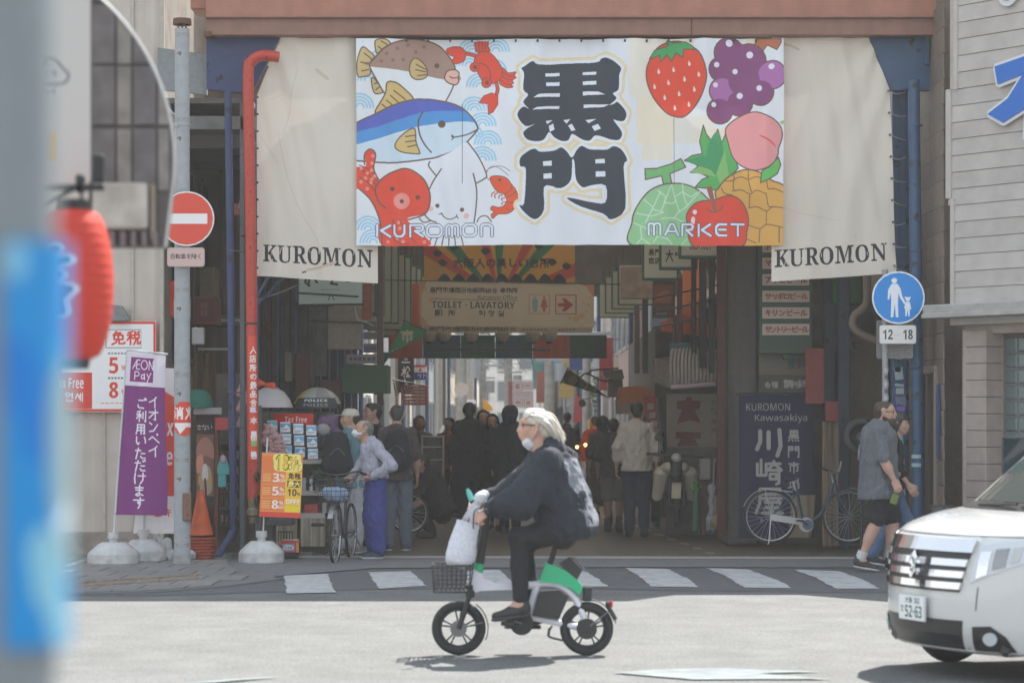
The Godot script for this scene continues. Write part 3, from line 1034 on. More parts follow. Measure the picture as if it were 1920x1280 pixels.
func hair_mesh(kind: String) -> MB:
	if heads.has(kind):
		return heads[kind]
	var o := head_bones(.011)
	o.remove_at(1)
	if kind == "short":
		o = [bone(V3(0,.034,-.030), V3(0,.042,.022), .085,.079), bone(V3(0,-.01,-.06), V3(0,-.045,-.055), .055,.05)]
		heads[kind] = nets(o, .0065,.012, [[V3(0,.062,.062), V3(0,.66,-.75).normalized()]], .002)
	elif kind == "crop":
		o = [bone(V3(0,.032,-.030), V3(0,.037,.016), .080,.076), bone(V3(0,-.01,-.055), V3(0,-.04,-.05), .052,.05)]
		heads[kind] = nets(o, .0065,.012, [[V3(0,.07,.055), V3(0,.62,-.78).normalized()]])
	elif kind == "balding":
		o = [bone(V3(0,.025,-.032), V3(0,.028,.012), .081,.078), bone(V3(0,-.01,-.055), V3(0,-.04,-.05), .054,.052)]
		heads[kind] = nets(o, .0065,.012, [[V3(0,.055,.045), V3(0,.62,-.78).normalized()]], .0015)
	elif kind == "bob":
		o = [bone(V3(0,.036,-.03), V3(0,.045,.022), .088,.080), bone(V3(0,.0,-.06), V3(0,-.13,-.05), .075,.05), bone(V3(.06,.0,-.02), V3(.065,-.12,-.01), .03), bone(V3(-.06,.0,-.02), V3(-.065,-.12,-.01), .03)]
		heads[kind] = nets(o, .0065,.014, [[V3(0,.055,.055), V3(0,.45,-.89).normalized()]], .004)
	elif kind == "cap":
		o = [bone(V3(0,.04,-.028), V3(0,.046,.02), .086,.082), bone(V3(0,.05,.08), V3(0,.044,.15), .06,.05, V3(0,1,.1), 9.0)]
		heads[kind] = nets(o, .0065,.008, [[V3(0,.035,0), V3(0,1,0)]])
	return heads[kind]

func hand_mesh(grip: bool) -> MB:   # hangs along -y from the wrist at the origin, palm towards -x, thumb towards +z
	var key := "grip" if grip else "hand"
	if heads.has(key):
		return heads[key]
	var X := V3(1,0,0)
	var o := [bone(V3(0,.012,0), V3(0,-.02,0), .027,.03, X, 1.5), bone(V3(0,-.03,.012), V3(0,-.08,.016), .030,.028, X, 2.2), bone(V3(0,-.03,-.012), V3(0,-.076,-.018), .030,.026, X, 2.2)]
	var ln := [.062,.076,.083,.074]
	for i in 4:
		var z := -.034 + .0225 * i
		var p := V3(0,-.084 - (.006 if i in [1,2] else .0), z)
		var ang := .35
		for sgm in 3:
			var l: float = ln[i] * [.45,.32,.25][sgm]
			var q := p + V3(-sin(ang) * l, -cos(ang) * l, 0)
			o.append(bone(p, q, .0092 - .0008 * sgm, .0086 - .0008 * sgm))
			p = q
			ang += (1.15 if grip else .38)
	var t0 := V3(-.004,-.02,.028)
	var t1 := t0 + (V3(-.03,-.028,.022) if grip else V3(-.008,-.034,.026))
	var t2 := t1 + (V3(-.02,-.024,-.006) if grip else V3(-.010,-.028,.004))
	o.append_array([bone(t0, t1,.014,.011), bone(t1, t2,.0105,.009)])
	heads[key] = nets(o, .0045,.0035)
	return heads[key]

func shoe_mesh(kind: String) -> Array:   # [upper, sole], heel at z -.07, toe +z, ground y 0
	if heads.has(kind):
		return heads[kind]
	var Y := V3(0,1,0)
	var up := [bone(V3(0,.05,-.03), V3(0,.045,.05), .045,.042), bone(V3(0,.04,.04), V3(.004,.034,.15), .046,.036, Y, 1.25), bone(V3(0,.06,-.025), V3(0,.10,-.03), .042,.043)]
	if kind == "boot":
		up.append(bone(V3(0,.08,-.025), V3(0,.19,-.035), .045,.05))
	var so := [bone(V3(0,.012,-.03), V3(.002,.012,.06), .046,.05, Y, 2.6), bone(V3(0,.012,.06), V3(.004,.014,.152), .05,.042, Y, 2.6)]
	heads[kind] = [nets(up, .008,.012, [[V3(0,.012,0), Y]]), nets(so, .008,.01)]
	return heads[kind]

func basis_to(down: Vector3, fwd: Vector3) -> Basis:   # -y along down, +z near fwd
	var y := -down.normalized()
	var z := (fwd - y * fwd.dot(y)).normalized()
	return Basis(y.cross(z), y, z)

func stand(o := {}) -> Dictionary:
	var j := {"pel": V3(0,.95,0), "wai": V3(0,1.12,0), "che": V3(0,1.32,0), "nec": V3(0,1.47,-.015), "hea": V3(0,1.625,.015),
		"ls": V3(.162,1.405,-.01), "le": V3(.235,1.13,-.03), "lw": V3(.245,.88,.04), "lh": V3(.09,.92,0), "lk": V3(.10,.50,.015), "la": V3(.10,.085,-.015), "lt": V3(.12,.03,.13),
		"rs": V3(-.162,1.405,-.01), "re": V3(-.235,1.13,-.03), "rw": V3(-.245,.88,.04), "rh": V3(-.09,.92,0), "rk": V3(-.10,.50,.015), "ra": V3(-.10,.085,-.015), "rt": V3(-.12,.03,.13)}
	j.merge(o, true)
	return j

func walk(st: float, o := {}) -> Dictionary:   # left leg forward by st
	var j := stand({"lk": V3(.09,.50,.06 + st * .45), "la": V3(.09,.09, st * .8 - .03), "lt": V3(.10,.05, st * .8 + .12),
		"rk": V3(-.09,.50,.03 - st * .25), "ra": V3(-.09,.11,-st * .95), "rt": V3(-.10,.035,-st * .95 + .11),
		"le": V3(.225,1.14,-.06 - st * .2), "lw": V3(.235,.91,-.02 - st * .35), "re": V3(-.225,1.14,.0 + st * .15), "rw": V3(-.235,.92,.12 + st * .3)})
	j.merge(o, true)
	return j

func person(label: String, at: Vector3, turn: float, j: Dictionary, s: Dictionary, group := "") -> Node3D:
	# s: h height, fat, skin, hair [kind, material], top [material, sleeve 0..2], legs [material, length 0..1.7, width], shoes [material, sole material, kind], look Vector3 (head direction), grip "lr", cell, eyes, open (face seen)
	var o := thing("person", label, "person", at, group, turn)
	var k: float = s.get("h", 1.72) / 1.74
	o.scale = V3(k, k, k)
	var fat: float = s.get("fat", 1.0)
	var cell: float = s.get("cell", .02)
	var Z := V3(0,0,1)
	var fwd: Vector3 = s.get("chest", Z)
	var spine: Vector3 = (j.nec - j.pel).normalized()
	var skin: Material = s.get("skin", mt("skin", srgb(214,160,132), .55))
	# ---- body, one surface
	var b := [bone(j.pel, j.wai, .135 * fat, .115 * fat, fwd, 1.3), bone(j.wai, j.che, .115 * fat, .135 * fat, fwd, 1.3), bone(j.che, j.nec - spine * .06,.13,.08, fwd, 1.3), bone(j.ls, j.rs, .044,.044), bone(j.nec - spine * .05, j.hea - spine * .06,.055,.05)]
	var ck: float = .66 if s.has("legs") and s.legs[1] > 1.2 else 1.0   # limbs under long clothes a little slimmer, so that the cloth covers them
	var ca: float = .72 if s.has("long") or (s.has("top") and s.top[1] > 1.2) else 1.0
	for d in ["l", "r"]:
		b.append_array([bone(j[d + "h"], j[d + "k"], .082 * fat * ck, .054 * ck), bone(j[d + "k"], j[d + "a"], .05 * ck, .036), bone(j[d + "k"].lerp(j[d + "a"], .22) - fwd * .015, j[d + "k"].lerp(j[d + "a"], .45) - fwd * .012,.052 * ck, .046 * ck), bone(j[d + "a"], j[d + "t"], .036,.026)])
		b.append_array([bone(j[d + "s"], j[d + "e"], .047 * ca, .038 * ca), bone(j[d + "e"], j[d + "e"].lerp(j[d + "w"], .4), .038 * ca, .038 * ca), bone(j[d + "e"].lerp(j[d + "w"], .4), j[d + "w"], .038 * ca, .026)])
	var m := nets(b, cell, .02)
	var look: Vector3 = s.get("look", Z).normalized()
	var hb := basis_to(-(s.get("crown", Vector3.UP) as Vector3), look)
	var hx := Transform3D(hb, j.hea)
	m.add(head_mesh(), hx)
	for d in ["l", "r"]:
		var gr: bool = s.get("grip", "").contains(d)
		var dir: Vector3 = (j[d + "w"] - j[d + "e"]).normalized()
		var bs := basis_to(s.get(d + "hand", dir), s.get(d + "thumb", fwd))
		if d == "r":
			bs = bs * Basis.from_scale(V3(-1,1,1))
		m.add(hand_mesh(gr), Transform3D(bs, j[d + "w"]))
	put("body", m, skin, o)
	# ---- clothes
	var fs: float = float(String(o.name).hash() % 100) * .07
	if s.has("legs"):
		var L: Array = s.legs
		var w: float = L[2] if L.size() > 2 else 1.0
		var c := [bone(j.pel, j.wai, .145 * fat, .122 * fat, fwd, 1.3)]
		if L.size() > 3:   # skirt
			c.append(bone(j.pel, (j.lk + j.rk) * .5,.16,.2, fwd, 1.15))
		for d in ["l", "r"]:
			c.append(bone(j[d + "h"], j[d + "h"].lerp(j[d + "k"], minf(L[1], 1.0)), .094 * fat * lf(1.0, w, .3), lf(.094 * fat, .072 * w, minf(L[1], 1.0))))
			if L[1] > 1.0:
				c.append(bone(j[d + "k"], j[d + "k"].lerp(j[d + "a"], L[1] - 1.0), .072 * w, .058 * w))
		put("skirt" if L.size() > 3 else ("trousers" if L[1] > 1.2 else "shorts"), nets(c, cell, .012, [[j.wai + spine * .0,-spine]], .0048 * w, fs), L[0], o)
	if s.has("top"):
		var T: Array = s.top
		var w: float = T[2] if T.size() > 2 else 1.0
		var hem: float = s.get("hem", .10)
		var c := [bone(j.pel - spine * .16, j.wai, .178 * fat * w, .156 * fat * w, fwd, 1.2), bone(j.wai, j.che, .156 * fat * w, .158 * fat * w, fwd, 1.22), bone(j.che, j.nec - spine * .07,.15 * w, .092, fwd, 1.3), bone(j.ls, j.rs, .058,.058), bone(j.nec - spine * .06, j.nec + spine * .005,.075,.066)]
		for d in ["l", "r"]:
			var e: Vector3 = j[d + "s"].lerp(j[d + "e"], minf(T[1], 1.0))
			c.append(bone(j[d + "s"], e, .060 * lf(1, w, .5), .060 * w))
			if T[1] > 1.0:
				c.append(bone(j[d + "e"], j[d + "e"].lerp(j[d + "w"], T[1] - 1.0), .060 * w, .046 * w))
		put("top", nets(c, cell, .013, [[j.pel - spine * hem, spine]], .0095 * w, fs + 1.0), T[0], o)
	if s.has("shoes"):
		var S: Array = s.shoes
		var sm := shoe_mesh(S[2] if S.size() > 2 else "shoe")
		for d in ["l", "r"]:
			var toe: Vector3 = j[d + "t"] - j[d + "a"]
			var lift := V3(toe.x, clampf(toe.y + .055,-.2,.2), toe.z)
			var z := lift.normalized()
			var x := Vector3.UP.cross(z).normalized()
			var xf := Transform3D(Basis(x, z.cross(x), z), j[d + "a"] - z.cross(x) * .082 + z * .015)
			var up := MB.new().add(sm[0], xf)
			var n := put("shoe", up, S[0], o)
			put("sole", MB.new().add(sm[1], xf), S[1], n)
	if s.has("hair"):
		put("cap" if s.hair[0] == "cap" else "hair", MB.new().add(hair_mesh(s.hair[0]), hx), s.hair[1], o)
	if s.get("face", true):
		for d in [-1.0,1.0]:
			put("eye", MB.new().ell(hx * V3(.031 * d, .014,.0835), V3(.011,.0065,.006), hb, 8), mt("eye_dark", g(.02), .3), o)
			put("eyebrow", MB.new().box(hx * V3(.031 * d, .036,.0915), V3(.03,.006,.006), .001, hb * Basis(V3(0,1,0), .22 * d)), mt("brow", g(.03), .8) if not s.has("brow") else s.brow, o)
	return o
# ---------------------------------------------------------------- the place
const A := 27.2   # depth of the arcade's mouth

func strip(called: String, poly: PackedVector2Array, y: float, m: Material, label := "") -> MeshInstance3D:   # flat ground sheet, outline as (x, depth)
	var q := mb()
	var ix := Geometry2D.triangulate_polygon(poly)
	for i in range(0, ix.size(), 3):
		var f := []
		for w in 3:
			f.append(V3(poly[ix[i + w]].x, y, -poly[ix[i + w]].y))
		q.tri(f[0], f[1], f[2], Vector3.UP, Vector3.UP, Vector3.UP)
	return struct(called, q, m, label)

func gp(s: String) -> PackedVector2Array:   # photo pixels on the ground to (x, depth)
	var o := PackedVector2Array()
	for p in pts(s):
		var d := EYE * FOC / (p.y - 790.0)
		o.append(V2(wx(p.x, d), d))
	return o

func rough_edge(p: PackedVector2Array, amp: float, step := .12) -> PackedVector2Array:
	var o := PackedVector2Array()
	for i in p.size():
		var a := p[i]
		var b := p[(i + 1) % p.size()]
		var n := maxi(int(a.distance_to(b) / step), 1)
		for k in n:
			o.append(a.lerp(b, float(k) / n) + V2(rng.randf_range(-amp, amp), rng.randf_range(-amp, amp)))
	return o

func ground():
	var asphalt := mt("asphalt", K(.218,.217,.213), .92, "asphalt", .24)
	asphalt.heightmap_enabled = true
	asphalt.heightmap_texture = noise_tex("asphalt")
	asphalt.heightmap_scale = .5
	asphalt.detail_enabled = true
	asphalt.detail_albedo = noise_tex("soft")
	asphalt.detail_blend_mode = BaseMaterial3D.BLEND_MODE_MUL
	asphalt.detail_uv_layer = BaseMaterial3D.DETAIL_UV_2
	asphalt.uv2_triplanar = true
	asphalt.uv2_world_triplanar = true
	asphalt.uv2_scale = V3(.16,.16,.22)
	strip("road", PV([V2(-300,-300), V2(300,-300), V2(300,400), V2(-300,400)]), .0, asphalt)
	# the crossing lane in front of the arcade is a darker, slightly bluer asphalt than the road
	strip("crossing_lane", rough_edge(gp("-300,1119 300,1117 420,1113 700,1105 1000,1102 1300,1108 1480,1110 1800,1112 2400,1114 2400,1066 1200,1064 700,1066 530,1080 400,1095 -300,1098"), .01,.3), .004, mt("asphalt_dark", K(.155,.157,.165), .9, "asphalt", .8))
	var paint := mt("road_paint", K(.56,.57,.58), .75, "blotch", 1.3)
	for s in ["533,1080 614,1077 628,1112 537,1114", "690,1074 770,1072 798,1099 711,1105", "868,1071 935,1069 965,1096 900,1099", "1020,1068 1092,1069 1118,1085 1142,1101 1060,1101 1048,1085", "1172,1066 1252,1068 1290,1086 1310,1102 1221,1101 1199,1082", "1325,1066 1404,1069 1462,1090 1485,1104 1395,1103 1362,1082", "1488,1069 1575,1072 1625,1090 1650,1105 1568,1105 1530,1084"]:
		strip("crossing_stripe", rough_edge(gp(s), .012,.15), .009, paint)
	strip("lane_arrow", rough_edge(gp("1150,1263 1230,1258 1330,1255 1440,1258 1540,1262 1420,1265 1560,1275 1300,1276"), .02,.3), .009, mt("pale_blue_paint", K(.225,.262,.268), .8, "blotch", 1.0))
	strip("lane_mark", rough_edge(gp("320,1284 430,1275 530,1271 400,1282"), .02,.3), .0095, ms.pale_blue_paint)
	# arcade threshold and floor
	strip("arcade_apron", gp("380,1100 420,1062 455,1046 1760,1050 2300,1056 2300,1067 1200,1065 700,1067 530,1081 440,1095"), .013, mt("apron", K(.24,.24,.245), .85, "asphalt", .7))
	strip("kerb_line", gp("470,1044 2300,1048 2300,1052 470,1048"), .017, mt("kerb_white", K(.5,.49,.46), .8, "blotch", 2.0))
	var fl := mt("arcade_floor", K(.125,.108,.085), .6, "blotch", 1.1)
	strip("arcade_floor", PV([V2(-9, A), V2(9, A + .05), V2(9,47), V2(-9,47)]), .0075, fl)
	var tl := mt("floor_joint", K(.36,.33,.28), .7)
	for k in 9:
		strip("floor_mark", gp("%f,%f %f,%f %f,%f %f,%f" % [1130 + k * 24,968 + k * 8.6,1146 + k * 24,969 + k * 8.6,1150 + k * 24,971 + k * 8.6,1134 + k * 24,970 + k * 8.6]), .0125, tl)
	strip("far_street", PV([V2(-3.4,47), V2(3,47), V2(3,140), V2(-3.4,140)]), .004, mt("far_road", K(.26,.26,.25), .9, "asphalt", .5))
	# left pavement: one slab, a course of pavers set on it
	var edge := gp("-700,1119 150,1116 270,1114 330,1110 400,1104 470,1096 528,1088 470,1078 440,1066 432,1040")
	var slab := mb()
	var back := edge.duplicate()
	back.append(V2(wx(432,27.4), 27.9)); back.append(V2(-12,27.9))
	slab.prism(back, .03, Transform3D(Basis(V3(1,0,0), V3(0,0,-1), V3(0,1,0)), V3(0,.005,0)))
	var pave := struct("pavement", slab, mt("joint_sand", K(.16,.155,.15), .95))
	var pm := [mt("paver_a", K(.30,.29,.28), .85, "asphalt", .9), mt("paver_b", K(.27,.265,.26), .85, "asphalt", .9), mt("paver_c", K(.33,.31,.295), .85, "asphalt", .9)]
	var lim := PackedVector2Array()
	for p in Geometry2D.offset_polygon(back, -.07)[0]:
		lim.append(p)
	for r in 10:
		for c in 12:
			var x0 := -7.6 + c * .40 + (.2 if r % 2 else .0)
			var y0 := 21.0 + r * .68
			var cell := PV([V2(x0 + .008, y0 + .008), V2(x0 + .392, y0 + .008), V2(x0 + .392, y0 + .672), V2(x0 + .008, y0 + .672)])
			for q in Geometry2D.intersect_polygons(cell, lim):
				if q.size() < 3: continue
				var t := mb().prism(q, .012 + rng.randf() * .004, Transform3D(Basis(V3(1,0,0), V3(0,0,-1), V3(0,1,0)), V3(0,.024,0)))
				put("paver", t, pm[rng.randi() % 3], pave)
	var bm := [mt("tactile_a", K(.36,.24,.16), .85, "asphalt", 1.2), mt("tactile_b", K(.30,.215,.155), .85, "asphalt", 1.2)]
	for k in 26:
		var px := 152.0 + (k / 2) * 17.5
		var py := 1105.0 - (k / 2) * 1.15 - (k % 2) * 7.0
		var d := EYE * FOC / (py - 790.0)
		put("tactile_paver", bx(V3(wx(px, d), .033,-d), V3(.084,.012,.19), .003), bm[rng.randi() % 2], pave)

func left_building():
	var o := thing("corrugated_building", "beige corrugated metal building on the left behind the purple banner", "building", W(120,1040,27.5))
	var cm := mt("beige_metal", K(.64,.56,.475), .55, "soft", .35)
	var w := mb()
	var x0 := -9.0
	var x1 := wx(303,27.5)
	var n := int((x1 - x0) / .045)
	for i in n:
		var a := x0 + (x1 - x0) * i / n
		var b := x0 + (x1 - x0) * (i + 1) / n
		var za := -27.5 + (.005 if i % 3 == 0 else .0)
		var zb := -27.5 + (.005 if (i + 1) % 3 == 0 else .0)
		w.quad(V3(a, 10.6, za), V3(b, 10.6, zb), V3(b, .28, zb), V3(a, .28, za), V3(0,0,1))
	wq("wall", w, cm, o)
	wq("wall_core", sq(V3(x0,0,-33), V3(x1 - .01,10.58,-27.52)), mt("alley_wall", K(.28,.26,.23), .8, "blotch", .5), o)
	wq("plinth", sq(V3(x0,0,-27.5), V3(x1 - .004,.29,-27.45), .01), mt("plinth", K(.40,.34,.29), .8, "blotch", .8), o)
	wq("corner_trim", sq(V3(x1 - .02,0,-27.5), V3(x1 + .03,10.6,-27.44), .006), mt("beige_trim", K(.60,.56,.50), .5, "streak", .4), o)
	for px in [195.0,248.0]:
		wq("seam_strip", sq(V3(wx(px, 27.5) - .02,.29,-27.49), V3(wx(px, 27.5) + .02,10.6,-27.475), .004), ms.beige_trim, o)
	wq("cap_flashing", sq(V3(x0,10.58,-33), V3(x1 + .04,10.7,-27.4), .01), ms.beige_trim, o)
	# notice of tax free shopping
	page(256,256, C8(244,242,238), 110,602,292,772)
	var rd := C8(226,72,52)
	frame2(113,605,289,769,4.5, rd)
	frame2(198,618,264,652,1.2, C8(120,116,112))
	jp("免税", 208,620,27,29,3.4, rd)
	for k in 3: box2(254,622 + k * 5,262,624 + k * 5, rd)
	latin("5", 204,670,17,30, rd); latin("%", 227,684,8,10, rd)
	latin("8", 204,716,17,30, rd); latin("%", 227,730,8,10, rd)
	for y in [661,707]:
		for k in 6: box2(202 + k * 6, y, 206 + k * 6, y + 3, C8(110,106,102))
	for k in 7: box2(188 + k * 9,755,195 + k * 9,757, C8(236,150,130))
	box2(116,698,172,766, rd)
	latin("Tax Free", 100,708,56,20, C8(250,246,242))
	jp("면세", 122,736,17,18,2.4, C8(250,246,242))
	board("tax_free_board", "white wall board with red frame and big red 5 and 8 percent figures", "sign", 110,602,292,772,27.4,.05, "tax_print", mt("red_frame", srgb(214,70,50), .5))
	var h := thing("wall_hood", "small grey metal vent hood above the white tax free board", "vent hood", W(222,600,27.4))
	wq("hood", mb().prism(PV([V2(-.13,0), V2(.13,0), V2(.04,.16), V2(-.10,.18)]), .12, TX(W(222,600,27.38))), mt("hood_grey", K(.26,.28,.30), .5, "streak", .8), h)
	wq("hood_lip", sq(W(204,601,27.3), W(240,598,27.45), .003), mt("hood_lip", K(.2,.21,.22), .5), h)

func board(called: String, label: String, cat: String, px0: float, py0: float, px1: float, py1: float, d: float, thick: float, key: String, body: Material, group := "", rim := .0) -> Node3D:   # a flat board with the page just painted as its print
	var o := thing(called, label, cat, W((px0 + px1) / 2, py1, d), group)
	var a := W(px0, py0, d)
	var b := W(px1, py1, d)
	wq("panel", sq(V3(a.x, a.y, -d - thick), V3(b.x, b.y, -d), .006), body, o)
	var q := mb()
	var z := V3(0,0,.003)
	var i := V3(rim, 0,0)
	var k := V3(0, rim, 0)
	q.quad(a + z + i - k, V3(b.x, a.y, a.z) + z - i - k, b + z - i + k, V3(a.x, b.y, a.z) + z + i + k, V3(0,0,1))
	wq("print", q, done(key), o)
	return o

func alley_shop():   # the open shop between the corrugated building and the arcade
	var o := thing("souvenir_shop", "dark open fronted souvenir shop between beige wall and arcade", "shop", W(390,1040,28))
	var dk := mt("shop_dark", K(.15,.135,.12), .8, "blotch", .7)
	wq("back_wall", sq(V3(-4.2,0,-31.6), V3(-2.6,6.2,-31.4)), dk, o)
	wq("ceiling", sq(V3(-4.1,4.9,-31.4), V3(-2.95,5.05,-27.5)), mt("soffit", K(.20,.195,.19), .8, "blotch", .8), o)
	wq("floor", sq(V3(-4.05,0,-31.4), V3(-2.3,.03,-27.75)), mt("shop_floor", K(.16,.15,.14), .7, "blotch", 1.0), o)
	for k in 5:
		var d := 28.0 + k * .8
		wq("roof_rafter", sq(V3(-4.05,4.74,-d - .04), V3(-2.95,4.9,-d), .005), mt("rafter", K(.13,.125,.12), .7), o)
	var br := mt("brown_frame", K(.17,.115,.08), .6, "wood", .8)
	for k in 4:
		var d := 28.4 + k * .75
		var f := wq("window", sq(V3(-4.0,2.3,-d - .7), V3(-3.97,4.6,-d), .004), mt("window_dark", K(.05,.055,.06), .15), o)
		put("frame", bx(V3(-3.97,3.45,-d) - o.position, V3(.05,2.4,.06), .006), br, f)
		put("frame", bx(V3(-3.968,2.28,-d - .35) - o.position, V3(.05,.08,.7), .006), br, f)
	wq("header_beam", sq(W(372,500,30), W(402,590,30) - V3(0,0,.5), .01), mt("olive_beam", K(.20,.17,.09), .7, "streak", .8), o)
	wq("header_beam", sq(W(300,590,30.5), W(450,612,30.6), .01), dk, o)
	wq("rail", sq(W(370,652,29), W(440,657,29.05), .005), mt("rail_grey", K(.30,.29,.28), .5), o)
	wq("rail", sq(W(396,598,29.5), W(460,603,29.55), .005), ms.rail_grey, o)
	wq("door_leaf", sq(W(410,300,30.6), W(452,596,30.65), .01), mt("door_brown", K(.13,.075,.055), .6, "wood", .6), o)
	wq("door_leaf", sq(W(395,612,30.6), W(450,790,30.65), .01), mt("door_brown2", K(.12,.10,.085), .6, "wood", .6), o)
	page(96,64, C8(98,42,40), 0,0,30,20)
	frame2(1,1,29,19,.8, C8(130,76,66))
	for k in 4: box2(9 + (k % 2) * 5,5 + (k / 2) * 5,13 + (k % 2) * 5,9 + (k / 2) * 5, C8(126,78,70))
	board("shop_sign_box", "dark red sign box hanging inside the souvenir shop", "sign", 363,555,405,608,29,.5, "sign_dark_red", mt("sign_red_body", K(.10,.025,.022), .5))
	solo("wall_light_box", "small white light box on the souvenir shop beam beside the pole", "light box", bx(W(371,630,28.5), V3(.14,.2,.12), .01), mt("white_plastic", g(.62), .4))
	solo("red_shop_board", "flat orange red panel behind the no entry pole", "panel", sq(W(304,526,28.2), W(328,594,28.25), .006), mt("orange_red_panel", srgb(226,72,46,1.1), .5))
	# grey fascia and the cream house behind it
	var f := thing("grey_canopy", "blue grey steel fascia beam of the canopy behind the tall pole", "canopy", W(345,165,27.45))
	wq("fascia", mb().prism(PV([V2(wx(296,27.45), wy(168,27.45)), V2(wx(388,27.45), wy(178,27.45)), V2(wx(388,27.45), wy(103,27.45)), V2(wx(296,27.45), wy(90,27.45))]), .1, TX(V3(0,0,-27.45))), mt("grey_blue_steel", K(.27,.30,.31), .5, "streak", .7), f)
	wq("soffit_board", sq(V3(-4.0,5.2,-31.5), V3(-3.0,5.26,-27.52)), ms.soffit, f)
	var c := thing("cream_house", "cream rendered house wall seen above the grey canopy", "building", V3(-3.6,0,-33))
	wq("wall", sq(V3(-4.6,5.4,-36), V3(-2.9,10.3,-32.2)), mt("cream_render", K(.76,.70,.60), .85, "blotch", .4), c)
	wq("parapet", sq(V3(-4.6,10.3,-36), V3(-2.85,10.5,-32.1), .02), ms.beige_trim, c)

func arcade():
	var red := mt("terracotta_metal", K(.46,.20,.135), .5, "streak", .25)
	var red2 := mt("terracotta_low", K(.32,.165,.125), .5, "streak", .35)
	var blue := mt("blue_steel", K(.045,.105,.20), .45, "rust", .5)
	var navy := mt("navy_steel", K(.035,.055,.15), .45, "rust", .6)
	var o := thing("arcade_front", "terracotta gable of the market arcade with its wide gutter beam", "arcade front", V3(.7,5.9,-A))
	var xl := wx(385,26.9)
	var xr := wx(1757,26.9)
	wq("gable", sq(V3(xl - .2,6.2,-27.6), V3(xr + .1,10.7,-27.1), .02), red, o)
	wq("fascia", sq(V3(xl, wy(31,26.9), -27.1), V3(xr, 7.0,-26.9), .008), red, o)
	wq("gutter", sq(V3(xl, wy(65,26.9), -27.1), V3(xr + .005, wy(32,26.9), -26.93), .008), red2, o)
	wq("gutter_lip", sq(V3(xl, wy(33.5,26.9), -27.0), V3(xr + .01, wy(30,26.9), -26.875), .004), red2, o)
	wq("end_cap", sq(V3(xr - .04, wy(67,26.9), -27.12), V3(xr + .03, wy(60,26.9), -26.86), .004), red2, o)
	wq("end_cap", sq(V3(xl - .02, wy(68,26.9), -27.12), V3(xl + .06, wy(58,26.9), -26.9), .004), mt("rust_metal", K(.16,.075,.045), .8, "rust", 3.0), o)
	wq("joint_cover", sq(V3(wx(1298,26.9) - .012, wy(65,26.9), -26.95), V3(wx(1298,26.9) + .004, wy(33,26.9), -26.925), .001), ms.rust_metal, o)
	wq("lintel", sq(V3(xl + .1, wy(73,27.3), -27.5), V3(xr - .1, wy(58,27.3), -27.25)), mt("lintel_dark", K(.07,.065,.06), .7), o)
	# blue knee brackets and posts
	wq("knee_bracket", mb().prism(PV([V2(wx(387,27.15), wy(68,27.15)), V2(wx(526,27.15), wy(68,27.15)), V2(wx(512,27.15), wy(95,27.15)), V2(wx(470,27.15), wy(176,27.15)), V2(wx(387,27.15), wy(167,27.15))]), .12, TX(V3(0,0,-27.2))), navy, o)
	wq("knee_bracket", mb().prism(PV([V2(wx(1618,27.15), wy(68,27.15)), V2(wx(1768,27.15), wy(68,27.15)), V2(wx(1768,27.15), wy(169,27.15)), V2(wx(1664,27.15), wy(169,27.15))]), .12, TX(V3(0,0,-27.2))), blue, o)
	wq("bracket_plate", sq(W(1735,68,27.1), W(1742,122,27.16), .004), blue, o)
	wq("bracket_plate", sq(W(1764,66,27.0), W(1770,170,27.3), .004), blue, o)
	wq("post", sq(W(1674,169,27.35), W(1701,1047,27.5), .008), blue, o)
	wq("post", sq(W(1687,169,27.33), W(1699,1047,27.36), .004), blue, o)
	wq("post", sq(W(449,170,27.5), W(460,1044,27.6), .006), mt("grey_blue_post", K(.13,.15,.18), .5, "streak", 1.0), o)
	wq("post", sq(W(478,180,27.4), W(484,1000,27.44), .004), mt("lilac_post", K(.10,.13,.22), .5, "streak", 1.0), o)
	wq("brace", mb().cyl(W(478,575,27.5), W(548,505,28.0), .02,.02,8), blue, o)
	wq("brace", mb().cyl(W(478,560,27.5), W(508,512,27.6), .018,.018,8), mt("pale_blue_steel", K(.09,.16,.26), .5), o)
	# roof: a barrel of brown panels on red ribs over the lane
	var r := thing("arcade_roof", "barrel roof of the arcade, brown panels on red ribs", "roof", V3(.2,4.2,-36))
	var pan := mt("roof_panel", K(.47,.42,.36), .6, "streak", .5)
	pan.backlight_enabled = true
	pan.backlight = K(.98,.93,.86)
	var sky := mt("skylight_sheet", K(.8,.8,.78), .5)
	sky.backlight_enabled = true
	sky.backlight = K(1,1,.98)
	var prof := [V2(-3.1,4.0), V2(-2.95,4.7), V2(-2.2,5.6), V2(-1.1,6.15), V2(.2,6.35), V2(1.5,6.15), V2(2.6,5.6), V2(3.35,4.7), V2(3.5,4.0)]
	for k in 8:
		var z0 := -27.55 - k * 2.3
		for i in prof.size() - 1:
			if i == 7 and k in [1,2,3]:
				continue   # clear storey open above the low shop roofs on the right
			var a: Vector2 = prof[i]
			var b: Vector2 = prof[i + 1]
			wq("panel", mb().prism(PV([a, b, b + (b - V2(.2,4.2)).normalized() * .05, a + (a - V2(.2,4.2)).normalized() * .05]), 2.28, TX(V3(0,0, z0 - 1.15))), sky if i in [3,4] and k != 3 else pan, r)
	var ribm := mt("rib_red", K(.26,.07,.04), .5, "streak", 1.0)
	for k in 17:
		var p := []
		for q in prof:
			p.append(V3(q.x * .985 + .003, q.y - .03,-27.7 - k * 1.15))
		wq("rib", mb().tube(p, .035,5), ribm, r)
	wq("end_panel", mb().prism(PV([V2(-3.1,3.95), V2(-2.2,5.6), V2(.2,6.35), V2(2.6,5.6), V2(3.5,3.95)]), .08, TX(V3(0,0,-46.1))), mt("end_grey", K(.13,.12,.11), .7, "blotch", .6), r)
